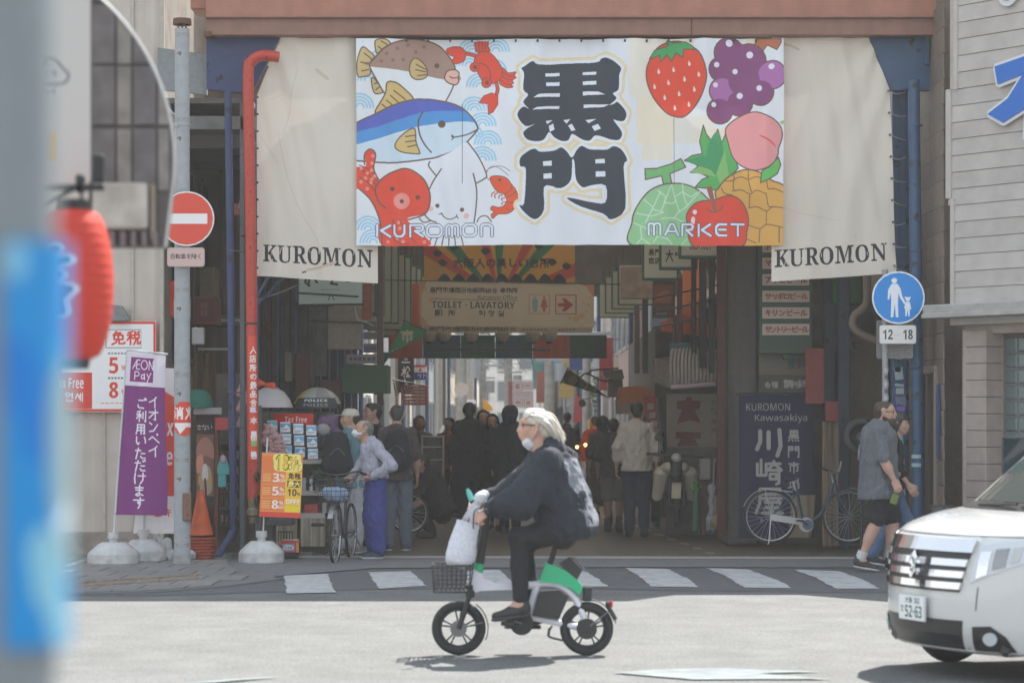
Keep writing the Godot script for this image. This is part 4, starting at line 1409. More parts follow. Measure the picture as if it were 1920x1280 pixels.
	wq("gutter_rail", sq(V3(-3.2,3.92,-46), V3(-3.05,4.06,-27.6), .01), ribm, r)
	wq("gutter_rail", sq(V3(3.4,3.92,-46), V3(3.55,4.06,-27.6), .01), ribm, r)
	# shop blocks on both sides
	var l := thing("left_shop_row", "dark shop fronts with blue posts along the arcade's left side", "shop row", V3(-3.4,0,-37))
	var sh := mt("shutter_grey", K(.12,.13,.14), .6, "streak", .8)
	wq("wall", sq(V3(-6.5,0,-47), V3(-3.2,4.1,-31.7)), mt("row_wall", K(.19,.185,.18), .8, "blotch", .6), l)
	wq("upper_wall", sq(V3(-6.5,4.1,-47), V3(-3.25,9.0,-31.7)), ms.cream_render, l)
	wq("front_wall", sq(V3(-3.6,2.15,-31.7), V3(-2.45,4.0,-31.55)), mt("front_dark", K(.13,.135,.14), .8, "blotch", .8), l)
	for k in 9:
		var px := 484.0 + k * 11.5
		wq("shutter_post", sq(W(px, 470,31.3), W(px + (7.0 if k % 3 == 0 else 4.5), 775,31.5), .006), [blue, sh, mt("navy_dark", K(.03,.04,.06), .5), mt("grey_pale", K(.16,.155,.14), .6)][(k * 5 + k / 3) % 4], l)
	for k in 8:
		var d := 32.4 + k * 1.8
		wq("shutter", sq(V3(-3.19,.1,-d - 1.5), V3(-3.12,2.3,-d), .01), [sh, mt("shutter_brown", K(.14,.10,.08), .6, "wood", .5), mt("shutter_green", K(.06,.11,.08), .6, "streak", .6)][k % 3], l)
		wq("pillar", sq(V3(-3.2,0,-d - 1.75), V3(-3.0,4.0,-d - 1.55), .01), navy, l)
	for q in [[553,663,581,762,.12,.03,.028], [598,712,640,765,.09,.022,.02], [500,600,508,640,.12,.035,.02], [533,660,548,715,.20,.19,.16]]:
		wq("panel", sq(W(q[0], q[1], 31.2), W(q[2], q[3], 31.28), .006), mt("panel_%d" % q[0], K(q[4], q[5], q[6]), .6, "streak", .8), l)
	var rr := thing("right_shop_row", "dark shop fronts and columns along the arcade's right side", "shop row", V3(3.6,0,-37))
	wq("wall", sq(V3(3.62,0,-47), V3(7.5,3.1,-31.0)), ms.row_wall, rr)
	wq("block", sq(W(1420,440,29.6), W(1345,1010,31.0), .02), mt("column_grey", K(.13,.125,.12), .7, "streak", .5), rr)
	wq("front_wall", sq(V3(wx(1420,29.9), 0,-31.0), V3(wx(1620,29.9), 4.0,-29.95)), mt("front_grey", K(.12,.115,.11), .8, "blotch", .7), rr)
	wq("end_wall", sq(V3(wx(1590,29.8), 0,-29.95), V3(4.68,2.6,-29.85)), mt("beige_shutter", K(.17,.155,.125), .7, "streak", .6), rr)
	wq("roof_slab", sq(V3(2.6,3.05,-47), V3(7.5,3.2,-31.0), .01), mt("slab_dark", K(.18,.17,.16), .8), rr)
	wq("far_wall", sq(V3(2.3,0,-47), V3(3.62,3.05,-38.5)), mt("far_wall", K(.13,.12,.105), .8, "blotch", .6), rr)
	for q in [[1345,440,1360,1000,29.5,.09,.025,.02], [1330,460,1340,700,30.0,.02,.022,.025], [1352,470,1362,690,30.1,.03,.03,.035], [1297,480,1305,690,31.0,.02,.02,.022], [1312,480,1324,690,30.6,.025,.025,.03], [1270,520,1279,690,32.0,.16,.035,.03], [1262,590,1268,690,32.4,.12,.035,.03], [1205,560,1215,700,34,.03,.03,.035], [1190,570,1199,700,35.0,.16,.12,.08]]:
		wq("column", sq(W(q[0], q[1], q[4]), W(q[2], q[3], q[4] + .1), .008), mt("col_%d" % q[0], K(q[5], q[6], q[7]), .6, "streak", 1.0), rr)
	for q in [[1545,470,1565,1020,29.4], [1573,480,1592,1030,28.9]]:
		wq("column", sq(W(q[0], q[1], q[4]), W(q[2], q[3], q[4] + .12), .01), mt("navy_col_%d" % q[0], K(.035,.055,.085), .5, "rust", .8), rr)
	for y in [537,563,592,655]:
		wq("tie_rod", mb().cyl(W(1225, y + 22,33), W(1362, y - 6,30), .012,.012,6), mt("black_iron", g(.02), .5), rr)

func right_building():
	var o := thing("clapboard_building", "pale grey clapboard corner building on the right with blue lettering", "building", V3(4.8,0,-26.3))
	var c0 := V3(4.745,0,-26.2)
	var dir := V3(.62,0,.785).normalized()
	var nrm := V3(-dir.z, 0, dir.x)   # towards the street and the camera's left
	if nrm.z < .0: nrm = -nrm
	var q := Basis(dir, Vector3.UP, nrm)
	var bm := [mt("clap_a", K(.62,.595,.575), .6, "streak", .3), mt("clap_b", K(.60,.57,.55), .6, "streak", .33), mt("clap_c", K(.64,.61,.59), .6, "streak", .27)]
	wq("wall_core", bx(c0 + dir * 2.0 - nrm * .30 + V3(0,4.85,0), V3(3.98,4.5,.5), 0, q), ms.clap_b, o)
	wq("wall_core", bx(c0 + dir * 2.0 - nrm * .62 + V3(0,1.3,0), V3(4.2,2.6,.5), 0, q), mt("pink_beige", K(.50,.43,.40), .7, "streak", .4), o)
	var y0 := wy(572,26.2)
	for k in 24:
		var lo := .0 if k in range(6,13) else (.06 if k < 6 else .11)
		wq("board", bx(c0 + dir * (lo + 1.99) + nrm * (-.04) + V3(0, y0 + .09 + k * .1805,0), V3(3.98,.176,.022), .003, q * Basis(V3(1,0,0), -.05)), bm[k * 7 % 3], o)
	wq("corner_trim", bx(c0 + dir * .02 + nrm * -.03 + V3(0, wy(270,26.2), 0), V3(.07,1.19,.06), .005, q), bm[2], o)
	wq("corner_trim", bx(c0 + dir * .075 + nrm * -.03 + V3(0, wy(475,26.2), 0), V3(.05,1.20,.06), .005, q), bm[2], o)
	wq("corner_trim", bx(c0 + dir * .12 + nrm * -.03 + V3(0, wy(170,26.2) + 1.0,0), V3(.05,2.0,.06), .005, q), bm[2], o)
	wq("ledge", bx(c0 + dir * 1.9 + nrm * .07 + V3(0, wy(584,26.1), 0), V3(4.1,.145,.3), .012, q), mt("ledge_white", K(.55,.53,.51), .6, "blotch", 1.0), o)
	wq("ledge_lip", bx(c0 + dir * 1.9 + nrm * .225 + V3(0, wy(592,26.1), 0), V3(4.1,.05,.03), .006, q), ms.ledge_white, o)
	wq("header", bx(c0 + dir * 2.15 + nrm * -.30 + V3(0, wy(612,26.0), 0), V3(4.1,.16,.2), .008, q), ms.pink_beige, o)
	for k in 14:
		wq("pilaster_block", bx(c0 + dir * .33 + nrm * -.25 + V3(0,.09 + k * .1815,0), V3(.29,.177,.3), .006, q), ms.pink_beige, o)
	wq("pilaster_edge", bx(c0 + dir * .17 + nrm * -.26 + V3(0,1.27,0), V3(.05,2.55,.32), .006, q), mt("pink_edge", K(.54,.47,.44), .7, "streak", .5), o)
	# glass bricks
	var gb := mt("glass_brick", K(.12,.17,.165), .12)
	gb.clearcoat_enabled = true
	gb.clearcoat = .6
	var frame := wq("glass_brick_window", bx(c0 + dir * 1.35 - nrm * .385 + V3(0,1.55,0), V3(1.72,1.95,.03), 0, q), mt("grout", K(.40,.40,.385), .8), o)
	for r in 11:
		for c in 8:
			put("pane", bx(c0 + dir * (.60 + c * .185) - nrm * .372 + V3(0,.66 + r * .172,0) - base_of(frame) , V3(.165,.153,.035), .014, q), gb, frame)
	page(128,96, C8(236,234,228), 0,0,60,44)
	for r in 3:
		for k in 11:
			box2(3 + k * 5 - (.6 if k < 3 else .0), 8 + r * 13 - (k % 3), 6.4 + k * 5,11.5 + r * 13 + (k * 7 % 3) * .4, C8(70,68,66))
	var pl := thing("name_plate", "white plate with three lines of small print on the glass bricks", "plate", c0 + dir * 1.1 - nrm * .33 + V3(0, wy(878,25.8), 0))
	put("plate", bx(V3(0,.13,0), V3(.42,.26,.012), .004, q), mt("white_paint", g(.7), .5), pl)
	var pq := mb()
	pq.quad(q * V3(-.20,.125,.009) + V3(0,.13,0), q * V3(.20,.125,.009) + V3(0,.13,0), q * V3(.20,-.125,.009) + V3(0,.13,0), q * V3(-.20,-.125,.009) + V3(0,.13,0), nrm)
	put("print", pq, done("plate_print"), pl)
	# side wall that runs back beside the arcade
	var sm := [mt("side_a", K(.27,.22,.185), .7, "streak", .5), mt("side_b", K(.24,.20,.17), .7, "streak", .5)]
	wq("side_core", sq(V3(4.76,0,-33), V3(7.6,9.1,-26.9)), ms.side_b, o)
	for k in 22:
		wq("side_board", bx(V3(4.745,.14 + k * .28,-29.4), V3(.022,.272,6.1), .003, Basis(V3(0,0,1), .04)), sm[k % 2], o)
	var dr := wq("side_door", sq(V3(4.715,.02,-27.9), V3(4.735,2.1,-26.75), .004), mt("door_taupe", K(.20,.165,.14), .6, "wood", .6), o)
	put("frame", bx(V3(4.725,1.06,-26.72) - base_of(dr), V3(.05,2.16,.06), .006), mt("door_frame", K(.30,.255,.225), .6), dr)
	put("frame", bx(V3(4.725,1.06,-27.4) - base_of(dr), V3(.05,2.10,.03), .004), mt("dark_gap", g(.02), .9), dr)
	put("frame", bx(V3(4.725,2.13,-27.3) - base_of(dr), V3(.05,.08,1.2), .006), ms.door_frame, dr)
	solo("blue_notice_strip", "narrow dark blue strip sign on the brown side door jamb", "sign", bx(V3(4.71,1.55,-26.50), V3(.03,.82,.06), .004), mt("navy_sign", K(.03,.07,.20), .5))
	# big blue character with a white rim on the boards
	var rim := thing("blue_wall_letter", "big blue wall letter with white rim, cut by the photo's right edge", "letter", c0 + dir * .62 + nrm * .02 + V3(0, wy(235,25.6), 0))
	var shp := pts("14,-26 60,-33 104,-40 200,-40 200,-18 150,-8 104,10 104,86 72,90 76,44 30,62 0,46 40,26 70,-8 20,2")
	var poly := PackedVector2Array()
	for p in shp:
		poly.append(V2(p.x, -p.y) * .0069)
	var lx := Transform3D(q, V3(0,.45,0))
	put("white_rim", mb().prism(Geometry2D.offset_polygon(poly, .035, Geometry2D.JOIN_ROUND)[0], .02, lx), mt("letter_white", g(.75), .45), rim)
	put("blue_face", mb().prism(poly, .03, Transform3D(q, V3(0,.45,0) + nrm * .012)), mt("letter_blue", K(.02,.16,.58), .4), rim)
	var rim2 := thing("blue_wall_letter", "lower tip of another blue wall letter at the photo's top right corner", "letter", c0 + dir * .88 + nrm * .02 + V3(0, wy(8,25.5), 0))
	put("white_rim", mb().prism(circ(.13,18), .02, Transform3D(q, V3(0,.11,0))), ms.letter_white, rim2)
	put("blue_face", mb().prism(circ(.09,18), .03, Transform3D(q, V3(0,.13,0) + nrm * .012)), ms.letter_blue, rim2)

func house(called: String, label: String, x0: float, x1: float, d0: float, d1: float, h: float, wall: Material, side: int, seed_: int) -> Node3D:   # a far building; side +1: its street face looks towards +x
	var o := thing(called, label, "building", V3((x0 + x1) / 2,0,-d0), "buildings of the street beyond the arcade")
	wq("wall", sq(V3(x0,0,-d1), V3(x1, h, -d0), .02), wall, o)
	var r := RandomNumberGenerator.new()
	r.seed = seed_
	var fx := x1 if side > 0 else x0
	var wm := mt("far_window", K(.09,.11,.13), .2)
	var fm := mt("far_frame", K(.45,.45,.44), .5)
	for fl in 3:
		var y := 1.0 + fl * 2.1
		var n := int((d1 - d0) / 2.2)
		for k in n:
			var z := -d0 - 1.1 - k * 2.2
			var f := wq("window", bx(V3(fx, y + .55, z), V3(.10,1.15,1.2), .01), fm, o)
			put("pane", bx(V3(fx + .02 * side, y + .55, z) - base_of(f), V3(.10,1.0,1.04), .0), wm, f)
		var fw := x1 - x0
		var q := wq("window", bx(V3(fx - side * .55, y + .55,-d0), V3(.5,1.1,.10), .01), fm, o)
		if fl == 0:
			for k in 4:   # pipes, shutters and boards up the end wall
				wq("wall_strip", sq(V3(fx - side * (.03 + k * .21), .2,-d0), V3(fx - side * (.03 + k * .21 + .07 + .05 * (k % 2)), h - .3,-d0 + .05), .006), [ms.navy_steel, mt("strip_cream2", K(.66,.58,.46), .6), mt("strip_brown", K(.20,.12,.09), .6), fm][(k + seed_) % 4], o)
		put("pane", bx(V3(fx - side * .55, y + .55,-d0 + .02) - base_of(q), V3(.4,.98,.10)), wm, q)
	wq("cornice", sq(V3(x0 - .05, h, -d1), V3(x1 + .05, h + .15,-d0 + .05), .02), ms.beige_trim, o)
	for k in 2:
		wq("drainpipe", mb().cyl(V3(fx + .06 * side, 0,-d0 - .2 - k * (d1 - d0 - .5)), V3(fx + .06 * side, h, -d0 - .2 - k * (d1 - d0 - .5)), .05,.05,8), [ms.navy_steel, fm][k], o)
	return o

func far_street():
	var wl := mt("far_white", K(.82,.81,.78), .8, "streak", .3)
	var be := mt("far_beige", K(.70,.62,.51), .8, "streak", .3)
	var gb := mt("far_greyblue", K(.34,.38,.42), .7, "streak", .3)
	var tc := mt("far_pink", K(.46,.34,.30), .8, "streak", .3)
	house("white_house", "white rendered house at the near left of the far street", -9,-3.1,48,54,5, wl, 1,1)
	house("grey_house", "white and grey house behind the black shop sign", -9,-2.55,54.5,61,4.8, wl, 1,2)
	house("blue_grey_house", "blue grey panelled house on the left of the far street", -9,-2.25,61.5,69,5.2, gb, 1,3)
	house("beige_house", "beige tiled house on the left of the far street", -9,-1.9,69.5,80,5.4, be, 1,4)
	house("cream_tall_house", "cream house with dark windows in the middle of the far street", -9,-1.3,81,96,5.6, wl, 1,5)
	house("pink_house", "pinkish house at the right of the far street", 2.45,9,48,58,4.6, tc, -1,6)
	house("pale_house", "pale house on the right of the far street", 2.2,9,59,70,5.0, wl, -1,7)
	house("slate_house", "slate blue house on the right of the far street", 1.9,9,71,84,5.4, gb, -1,8)
	house("ochre_house", "ochre and cream house far down the street on the right", 1.25,9,85,104,6.0, be, -1,9)
	var e := house("end_house", "pale apartment block that closes the far street", -6,6,122,135,7, wl, 1,10)
	for c in 6:
		for r in 4:
			var f := wq("window", bx(V3(-2.6 + c * 1.1,1.5 + r * 1.6,-122), V3(.75,1.1,.12), .01), ms.far_frame, e)
			put("pane", bx(V3(-2.6 + c * 1.1,1.5 + r * 1.6,-121.97) - base_of(f), V3(.62,.96,.12)), ms.far_window, f)
	for q in [[1030,62,.13], [866,58,.12], [953,78,.14], [1075,70,.12], [905,88,.14], [1100,56,.10]]:
		var x := wx(q[0], q[1])
		var p := thing("utility_pole", "grey concrete utility pole in the far street, %s" % {1030: "just right of the rider's head", 866: "left of the white taxi roof", 953: "above the hooded person", 1075: "behind the hanging brown pennant", 905: "thin one behind the orange awning", 1100: "nearest the right hand houses"}[q[0]], "utility pole", V3(x, 0,-q[1]), "utility poles of the far street")
		put("shaft", mb().cyl(Vector3.ZERO, V3(0,9,0), q[2] * 1.1, q[2] * .8,10), mt("concrete", K(.42,.42,.41), .85, "blotch", 1.0), p)
		put("cross_arm", bx(V3(0,3.6,.1), V3(1.3,.08,.08), .01), mt("galvanised", K(.36,.38,.39), .5), p)
		put("cross_arm", bx(V3(.05,3.15,.1), V3(.8,.07,.07), .01), ms.galvanised, p)
		put("transformer", mb().cyl(V3(.3,2.6,.1), V3(.3,3.05,.1), .15,.15,10), ms.galvanised, p)
	for k in 7:
		var p := []
		for i in 9:
			var t := i / 8.0
			p.append(V3(lf(-2.4 + k * .45,-1.4 + k * .4, t), 3.9 - .12 * k + absf(t - .5) * .3,-50 - t * 46))
		solo("overhead_wire", "black overhead wire strung along the far street, %s" % ["highest and leftmost", "second from the left", "third from the left", "middle one", "third from the right", "second from the right", "lowest and rightmost"][k], "wire", mb().tube(p, .012,4), mt("wire_black", g(.03), .6), "overhead wires of the far street")
	for k in 6:
		var p := []
		for i in 7:
			var t := i / 6.0
			p.append(V3(lf(-2.6,2.4, t), 3.35 + .16 * (k % 3) + absf(t - .5) * .5 + t * (.3 if k % 2 else -.2), -54 - k * 6))
		solo("overhead_wire", "black overhead wire strung across the far street, %s from the arcade" % ["first", "second", "third", "fourth", "fifth", "farthest"][k], "wire", mb().tube(p, .012,4), ms.wire_black, "overhead wires of the far street")
	# shop signs of the far street
	page(48,128, C8(26,28,40), 745,672,776,734)
	jp("立松", 752,675,17,21,2.2, C8(236,236,236), true)
	gl("ト", 753,714,15,2.0, C8(236,236,236))
	board("shop_sign", "black vertical sign with white lettering left of the red white blue sign", "sign", 746,655,776,736,47.5,.12, "sign_black", mt("sign_black_body", g(.02), .5))
	page(64,64, C8(238,238,236), 776,686,800,712)
	box2(776,686,800,690, C8(210,60,50)); box2(776,699,800,712, C8(40,60,150))
	fillp(pts("785,697 788,690 791,697"), C8(210,60,50))
	jp("ット", 782,700,9,9,1.3, C8(236,236,240))
	board("shop_sign", "small red, white and blue square sign beside the black one", "sign", 776,684,800,712,47.6,.1, "sign_tricolour", ms.white_paint)
	var aw := thing("red_shop_awning", "faded red awning and boards under the black vertical sign", "awning", W(770,762,47))
	for k in 6:
		wq("plank", sq(W(752,722 + k * 6.4,47.2), W(803,727.6 + k * 6.4,47.26), .006), mt("faded_red", K(.44,.17,.13), .7, "wood", 1.0), aw)
	var wm := mb()
	for k in 8:
		wm.cyl(W(738 + k * 5,716,46.8), W(742 + k * 5.5,742 - k * 2,46.8), .012,.012,5)
	wm.cyl(W(735,712,46.8), W(796,722,46.8), .016,.016,5)
	wq("frame", wm, ms.black_iron, aw)
	page(64,96, C8(214,208,204), 960,712,1000,765)
	for q in [[963,716,978,732], [981,718,998,728], [963,736,998,744], [963,748,980,760], [983,748,998,762]]:
		frame2(q[0], q[1], q[2], q[3], 1.4, C8(170,110,108)); box2(q[0] + 3, q[1] + 3, q[2] - 3, q[3] - 3, C8(186,132,126))
	latin("C", 967,719,7,9, C8(150,80,80))
	board("shop_sign", "pinkish multi panel sign above the hooded person's head", "sign", 960,712,1000,765,66,.2, "sign_pink", ms.white_paint)
	var oa := thing("orange_awning", "bright orange shop awning in the far street", "awning", W(918,772,60))
	wq("canopy", mb().prism(pts("0,0 .26,0 .2,.12 0,.32"), .9, TX(W(906,770,60))), mt("orange_cloth", K(.80,.36,.03), .7), oa)
	wq("wall_panel", sq(W(906,771,60), W(919,786,60.5), .01), mt("blue_panel", K(.05,.16,.34), .6), oa)
	for q in [["white_awning", "white slanted awning left of the taxi roof", 852,735,872,745,58,.75], ["white_awning", "second white awning beside the concrete pole", 875,750,892,757,62,.75], ["yellow_crate_stack", "orange yellow crate glowing behind the shelf trolley", 819,812,833,824,44,.0]]:
		var m: Material = mt("awning_white", g(.75), .7) if q[7] > .0 else mt("crate_orange", K(.85,.42,.06), .5)
		solo(q[0], q[1], "awning" if q[7] > .0 else "crate", sq(W(q[2], q[3], q[6]), W(q[4], q[5], q[6] + .5), .01), m)
	var cs := thing("crimson_banner", "crimson nobori banner far down the street on the right", "banner", W(1083,793,58))
	wq("cloth", mb().prism(pts("-.11,0 .11,0 .09,.55 -.05,.72"), .02, TX(W(1083,792,58))), mt("crimson", K(.44,.06,.07), .7), cs)
	wq("pole", mb().cyl(W(1074,830,58), W(1074,740,58), .015,.015,6), ms.galvanised, cs)
	solo("round_shop_sign", "round beige shop sign hanging in the far street", "sign", mb().prism(circ(.17,24), .06, TX(W(865,730,57))), mt("round_beige", K(.5,.44,.38), .6))
	solo("dark_red_sign", "narrow dark red sign left of the pinkish sign", "sign", sq(W(953,714,65), W(961,764,65.2), .01), mt("dark_red", K(.28,.08,.07), .6))
	solo("yellow_shop_canopy", "mustard yellow stall canopy at the right end of the arcade", "canopy", sq(W(1105,786,48), W(1139,808,49), .02), mt("mustard", K(.52,.30,.04), .7))
	var lm := thing("hanging_sign", "round dark sign with white mark near the right houses", "sign", W(1092,762,52))
	wq("disc", mb().prism(circ(.08,16), .04, TX(W(1092,756,52))), ms.black_iron, lm)
	wq("arm", mb().cyl(W(1092,749,52), W(1108,746,52), .01,.01,5), ms.black_iron, lm)
	for k in 12:
		var dd := 50.0 + k * 4.2
		var sd := -1 if k % 2 else 1
		var xe := lf(2.1,1.0, k / 12.0) if sd > 0 else lf(-2.9,-1.2, k / 12.0)
		var wd := .28 + .12 * (k % 3)
		solo("blade_sign", "%s blade sign standing out from the %s hand houses of the far street" % [["crimson", "white", "navy", "pale green", "ochre", "black", "sky blue", "cream", "brick red", "grey", "teal", "rose"][k], "right" if sd > 0 else "left"], "sign", sq(V3(xe - wd * sd * .0 - wd, 2.2 + .3 * (k % 4), -dd), V3(xe, 3.3 + .35 * (k % 4), -dd - .15), .01), mt("blade_%d" % k, [K(.42,.06,.06), g(.7), K(.03,.06,.2), K(.4,.55,.42), K(.5,.33,.08), g(.03), K(.2,.42,.6), K(.62,.55,.42), K(.38,.1,.06), g(.3), K(.04,.25,.25), K(.55,.28,.3)][k], .5), "blade signs of the far street")
	# planting at the far right
	var tr := thing("street_tree", "small green street tree at the right end of the far street", "tree", V3(wx(1132,60), 0,-60))
	put("trunk", mb().tube([Vector3.ZERO, V3(.03,1.5,0), V3(-.02,2.4,.05)], [.07,.05,.03], 7), mt("bark", K(.10,.075,.05), .9), tr)
	var cr := mb()
	for k in 420:
		var p := V3(rng.randfn() * .26,2.35 + rng.randfn() * .34, rng.randfn() * .26)
		var b := Basis.from_euler(V3(rng.randf() * TAU, rng.randf() * TAU, 0))
		cr.quad(p + b * V3(-.05,.03,0), p + b * V3(.05,.03,0), p + b * V3(.05,-.03,0), p + b * V3(-.05,-.03,0), b.z)
	put("crown", cr, mt("leaf", K(.10,.17,.03), .7), tr)
# ---------------------------------------------------------------- banners and signs at the mouth of the arcade
func cloth(px: Callable, py: Callable, d: float, nx: int, ny: int, amp: float, sd: int, f := 1.0, fan := .0) -> MB:
	var nz := FastNoiseLite.new()
	nz.seed = sd
	nz.frequency = .9
	nz.fractal_octaves = 3
	return mb().sheet(nx, ny, func(u: float, v: float) -> Vector3:
		var p := W(px.call(u, v), py.call(u, v), d)
		var w := nz.get_noise_2d(p.x * 2.6 * f + p.y * .4, p.y * .3) * amp + nz.get_noise_2d(p.x * .9 + 40.0, p.y * .35) * amp * 1.6 + sin(p.x * 9.0 + p.y * 1.3) * amp * .12
		if fan != .0:   # tension folds that fan out from the tied upper corner, and from the lower one
			var q := V2(u if fan > .0 else 1.0 - u, v)
			w += sin((q - V2(-.12,-.02)).angle() * 15.0) * .022 * exp(-1.7 * q.length()) + sin((q - V2(-.1,1.1)).angle() * 12.0) * .016 * exp(-2.2 * (q - V2(0,1)).length()) + sin(q.x * 22.0 + sin(v * 4.0) * 1.5) * .005
		return p + V3(0,0, w))

func banners():
	var pm := paint_banner()
	var o := thing("printed_banner", "wide printed banner with sea creatures, fruit and two black brush characters", "banner", W(1068,460,27.0))
	wq("cloth", cloth(func(u, v): return 668.0 + 801.0 * u, func(u, v): return 73.0 + lf(387.0,386.0, u) * v + sin(u * 9.0) * 1.2 * v, 27.0,90,44,.065,3), pm, o)
	for k in 20:
		wq("clip", bx(W(680 + k * 41,76,26.96), V3(.022,.03,.02), .003), mt("clip_dark", g(.05), .5), o)
	var can := func(key: String, right: bool) -> StandardMaterial3D:
		page(512,1024, C8(224,214,198), 0,0,228,460)
		var ink := C8(58,58,62)
		var st := C8(213,202,184)
		if right:
			latin("KUROMON", 6,400,206,34, ink, true, true, .0,-.0)
			for s in ["2,312 60,335 130,352", "100,2 140,6 180,3"]:
				stroke(s, 1.6, st)
			stroke("8,8 40,14 60,22", 5, C8(206,192,168))
		else:
			latin("KUROMON", 12,398,206,34, ink, true, true)
			for s in ["40,180 56,260 82,330 112,380 118,410", "62,60 64,130 50,180", "8,190 40,240", "20,120 48,108"]:
				stroke(s, 2.0, st)
			stroke("96,442 120,436 148,424", 5, C8(206,188,166)); stroke("86,448 92,446", 3, C8(90,80,74))
			stroke("100,60 128,78", 6, C8(208,196,176))
		# faint weave and dust marks of an old sail cloth
		var r := RandomNumberGenerator.new()
		r.seed = 9
		for k in 160:
			var x := r.randf() * 228.0
			var y := r.randf() * 460.0
			var c := r.randf_range(-7,5)
			line(PV([V2(x, y), V2(x + r.randf_range(-3,3), y + r.randf_range(3,16))]), r.randf_range(.6,1.6), C8(222 + int(c), 211 + int(c), 195 + int(c)))
		return done(key, .9,.1)
	var l := thing("canvas_curtain", "cream canvas curtain with serif lettering beside the red standpipe", "curtain", W(590,530,27.08), "canvas curtains beside the printed banner")
	wq("cloth", cloth(func(u, v): return lf(lf(526.0,481.0, clampf(v / .24,0,1)), 708.0, u), func(u, v): return 71.0 + lf(446.0,460.0, u) * v, 27.09,40,60,.04,8,1.0,1.0), can.call("canvas_left", false), l)
	for k in 11:
		wq("grommet", mb().cyl(W(482.5,182 + k * 32,27.0), W(482.5,182 + k * 32,27.03), .013,.013,8), ms.clip_dark, l)
	var r := thing("canvas_curtain", "cream canvas curtain laced to the blue post on the right", "curtain", W(1560,527,27.08), "canvas curtains beside the printed banner")
	wq("cloth", cloth(func(u, v): return lf(1447.0, lf(1630.0, lf(1668.0,1681.0, clampf((v - .22) / .78,0,1)), clampf(v / .22,0,1)), u), func(u, v): return 71.0 + lf(457.0,441.0, u) * v, 27.09,40,60,.04,15,1.0,-1.0), can.call("canvas_right", true), r)
	for k in 9:
		var a := W(1667 + k * 1.4,170 + k * 41,27.0)
		wq("grommet", mb().cyl(a, a - V3(0,0,.03), .013,.013,8), ms.clip_dark, r)
		wq("lacing", mb().tube(arc([a, W(1682,176 + k * 41,27.1), W(1699,172 + k * 41 + (k % 3) * 5,27.25)], 4), .006,5), mt("cord_white", g(.5), .8), r)
	# red standpipe
	var rp := mt("red_pipe", K(.60,.062,.035), .45, "rust", 1.6)
	var p := thing("standpipe", "red vertical standpipe with white lettering and bent top", "pipe", W(470,1000,26.9))
	wq("pipe", mb().tube(arc([W(474,935,26.9), W(472,700,26.9), W(469,400,26.9), W(465,150,26.9), W(472,115,26.9), W(492,104,26.9), W(522,107,26.95)], 6), .062,14), rp, p)
	wq("fitting", mb().lathe([V2(0,-.27), V2(.045,-.27), V2(.05,-.2), V2(.07,-.18), V2(.07,-.12), V2(.055,-.1), V2(.06,0), V2(.0,0)], W(474,935,26.9), Basis(), 12), mt("brass", K(.30,.24,.17), .4, "rust", 2.0,.6), p)
	wq("valve_wheel", mb().torus(W(482,893,26.85), V3(1,0,.3).normalized(), .045,.016,14,6), mt("dark_iron", g(.06), .5, "", 1,.5), p)
	wq("valve_wheel", mb().torus(W(482,936,26.85), V3(1,0,.3).normalized(), .045,.016,14,6), ms.dark_iron, p)
	wq("clamp", mb().torus(W(470,606,26.9), Vector3.UP, .066,.012,16,6), ms.dark_iron, p)
	wq("clamp", mb().torus(W(456,442,27.3), Vector3.UP, .02,.012,16,6), ms.dark_iron, p)
	# lettering painted down the pipe (curved with it)
	page(64,1024, C8(222,78,56), 0,630,20,862)
	var y := 634.0
	for c in ["北", "人", "店", "所", "の", "最", "品", "合", "ー", "本", "面", "街", "口", "台"]:
		gl(c, 4, y, 13,2.3, C8(238,226,216))
		y += 16.4
	for q in [[3,763, C8(220,216,230)], [5,808, C8(236,236,240)], [5,826, C8(130,190,110)], [4,846, C8(240,238,236)]]:
		box2(q[0], q[1], q[0] + 11, q[1] + 10, q[2])
	var lm := mb()
	for k in 24:
		var fy0 := 630.0 + 232.0 * k / 24
		var fy1 := 630.0 + 232.0 * (k + 1) / 24
		for i in 6:
			var a0 := lf(-.95,.95, i / 6.0) + .35
			var a1 := lf(-.95,.95, (i + 1) / 6.0) + .35
			var f := []
			for w in [[a0, fy0, i], [a1, fy0, i + 1], [a1, fy1, i + 1], [a0, fy1, i]]:
				var c := W(469.0 + (w[1] - 400.0) * .0095, w[1], 26.9)
				var n := V3(sin(w[0]), 0, cos(w[0]))
				f.append([c + n * .0645, n, V2(w[2] / 6.0, (w[1] - 630.0) / 232.0)])
			lm.tri(f[0][0], f[1][0], f[2][0], f[0][1], f[1][1], f[2][1], f[0][2], f[1][2], f[2][2])
			lm.tri(f[0][0], f[2][0], f[3][0], f[0][1], f[2][1], f[3][1], f[0][2], f[2][2], f[3][2])
	wq("lettering", lm, done("pipe_print", .45), p)
	var dp := thing("drainpipe", "blue drainpipe with an elbow at its foot, left of the standpipe", "pipe", W(412,1046,27.0), "blue drainpipes of the arcade")
	wq("pipe", mb().tube(arc([W(427,172,27.0), W(430,400,27.0), W(434,700,27.0), W(437,960,27.0), W(435,1000,27.0), W(418,1025,26.95), W(408,1045,26.9)], 6), .042,12), ms.navy_steel, dp)
	for py in [470,735,800]:
		wq("clamp", mb().torus(W(434, py, 27.0), Vector3.UP, .046,.008,16,6), ms.grey_blue_post, dp)
		wq("clamp_arm", mb().cyl(W(440, py, 27.0), W(456, py + 2,27.4), .008,.008,6), ms.grey_blue_post, dp)
	var dp2 := thing("drainpipe", "blue drainpipe beside the clapboard wall on the right", "pipe", W(1722,990,26.9), "blue drainpipes of the arcade")
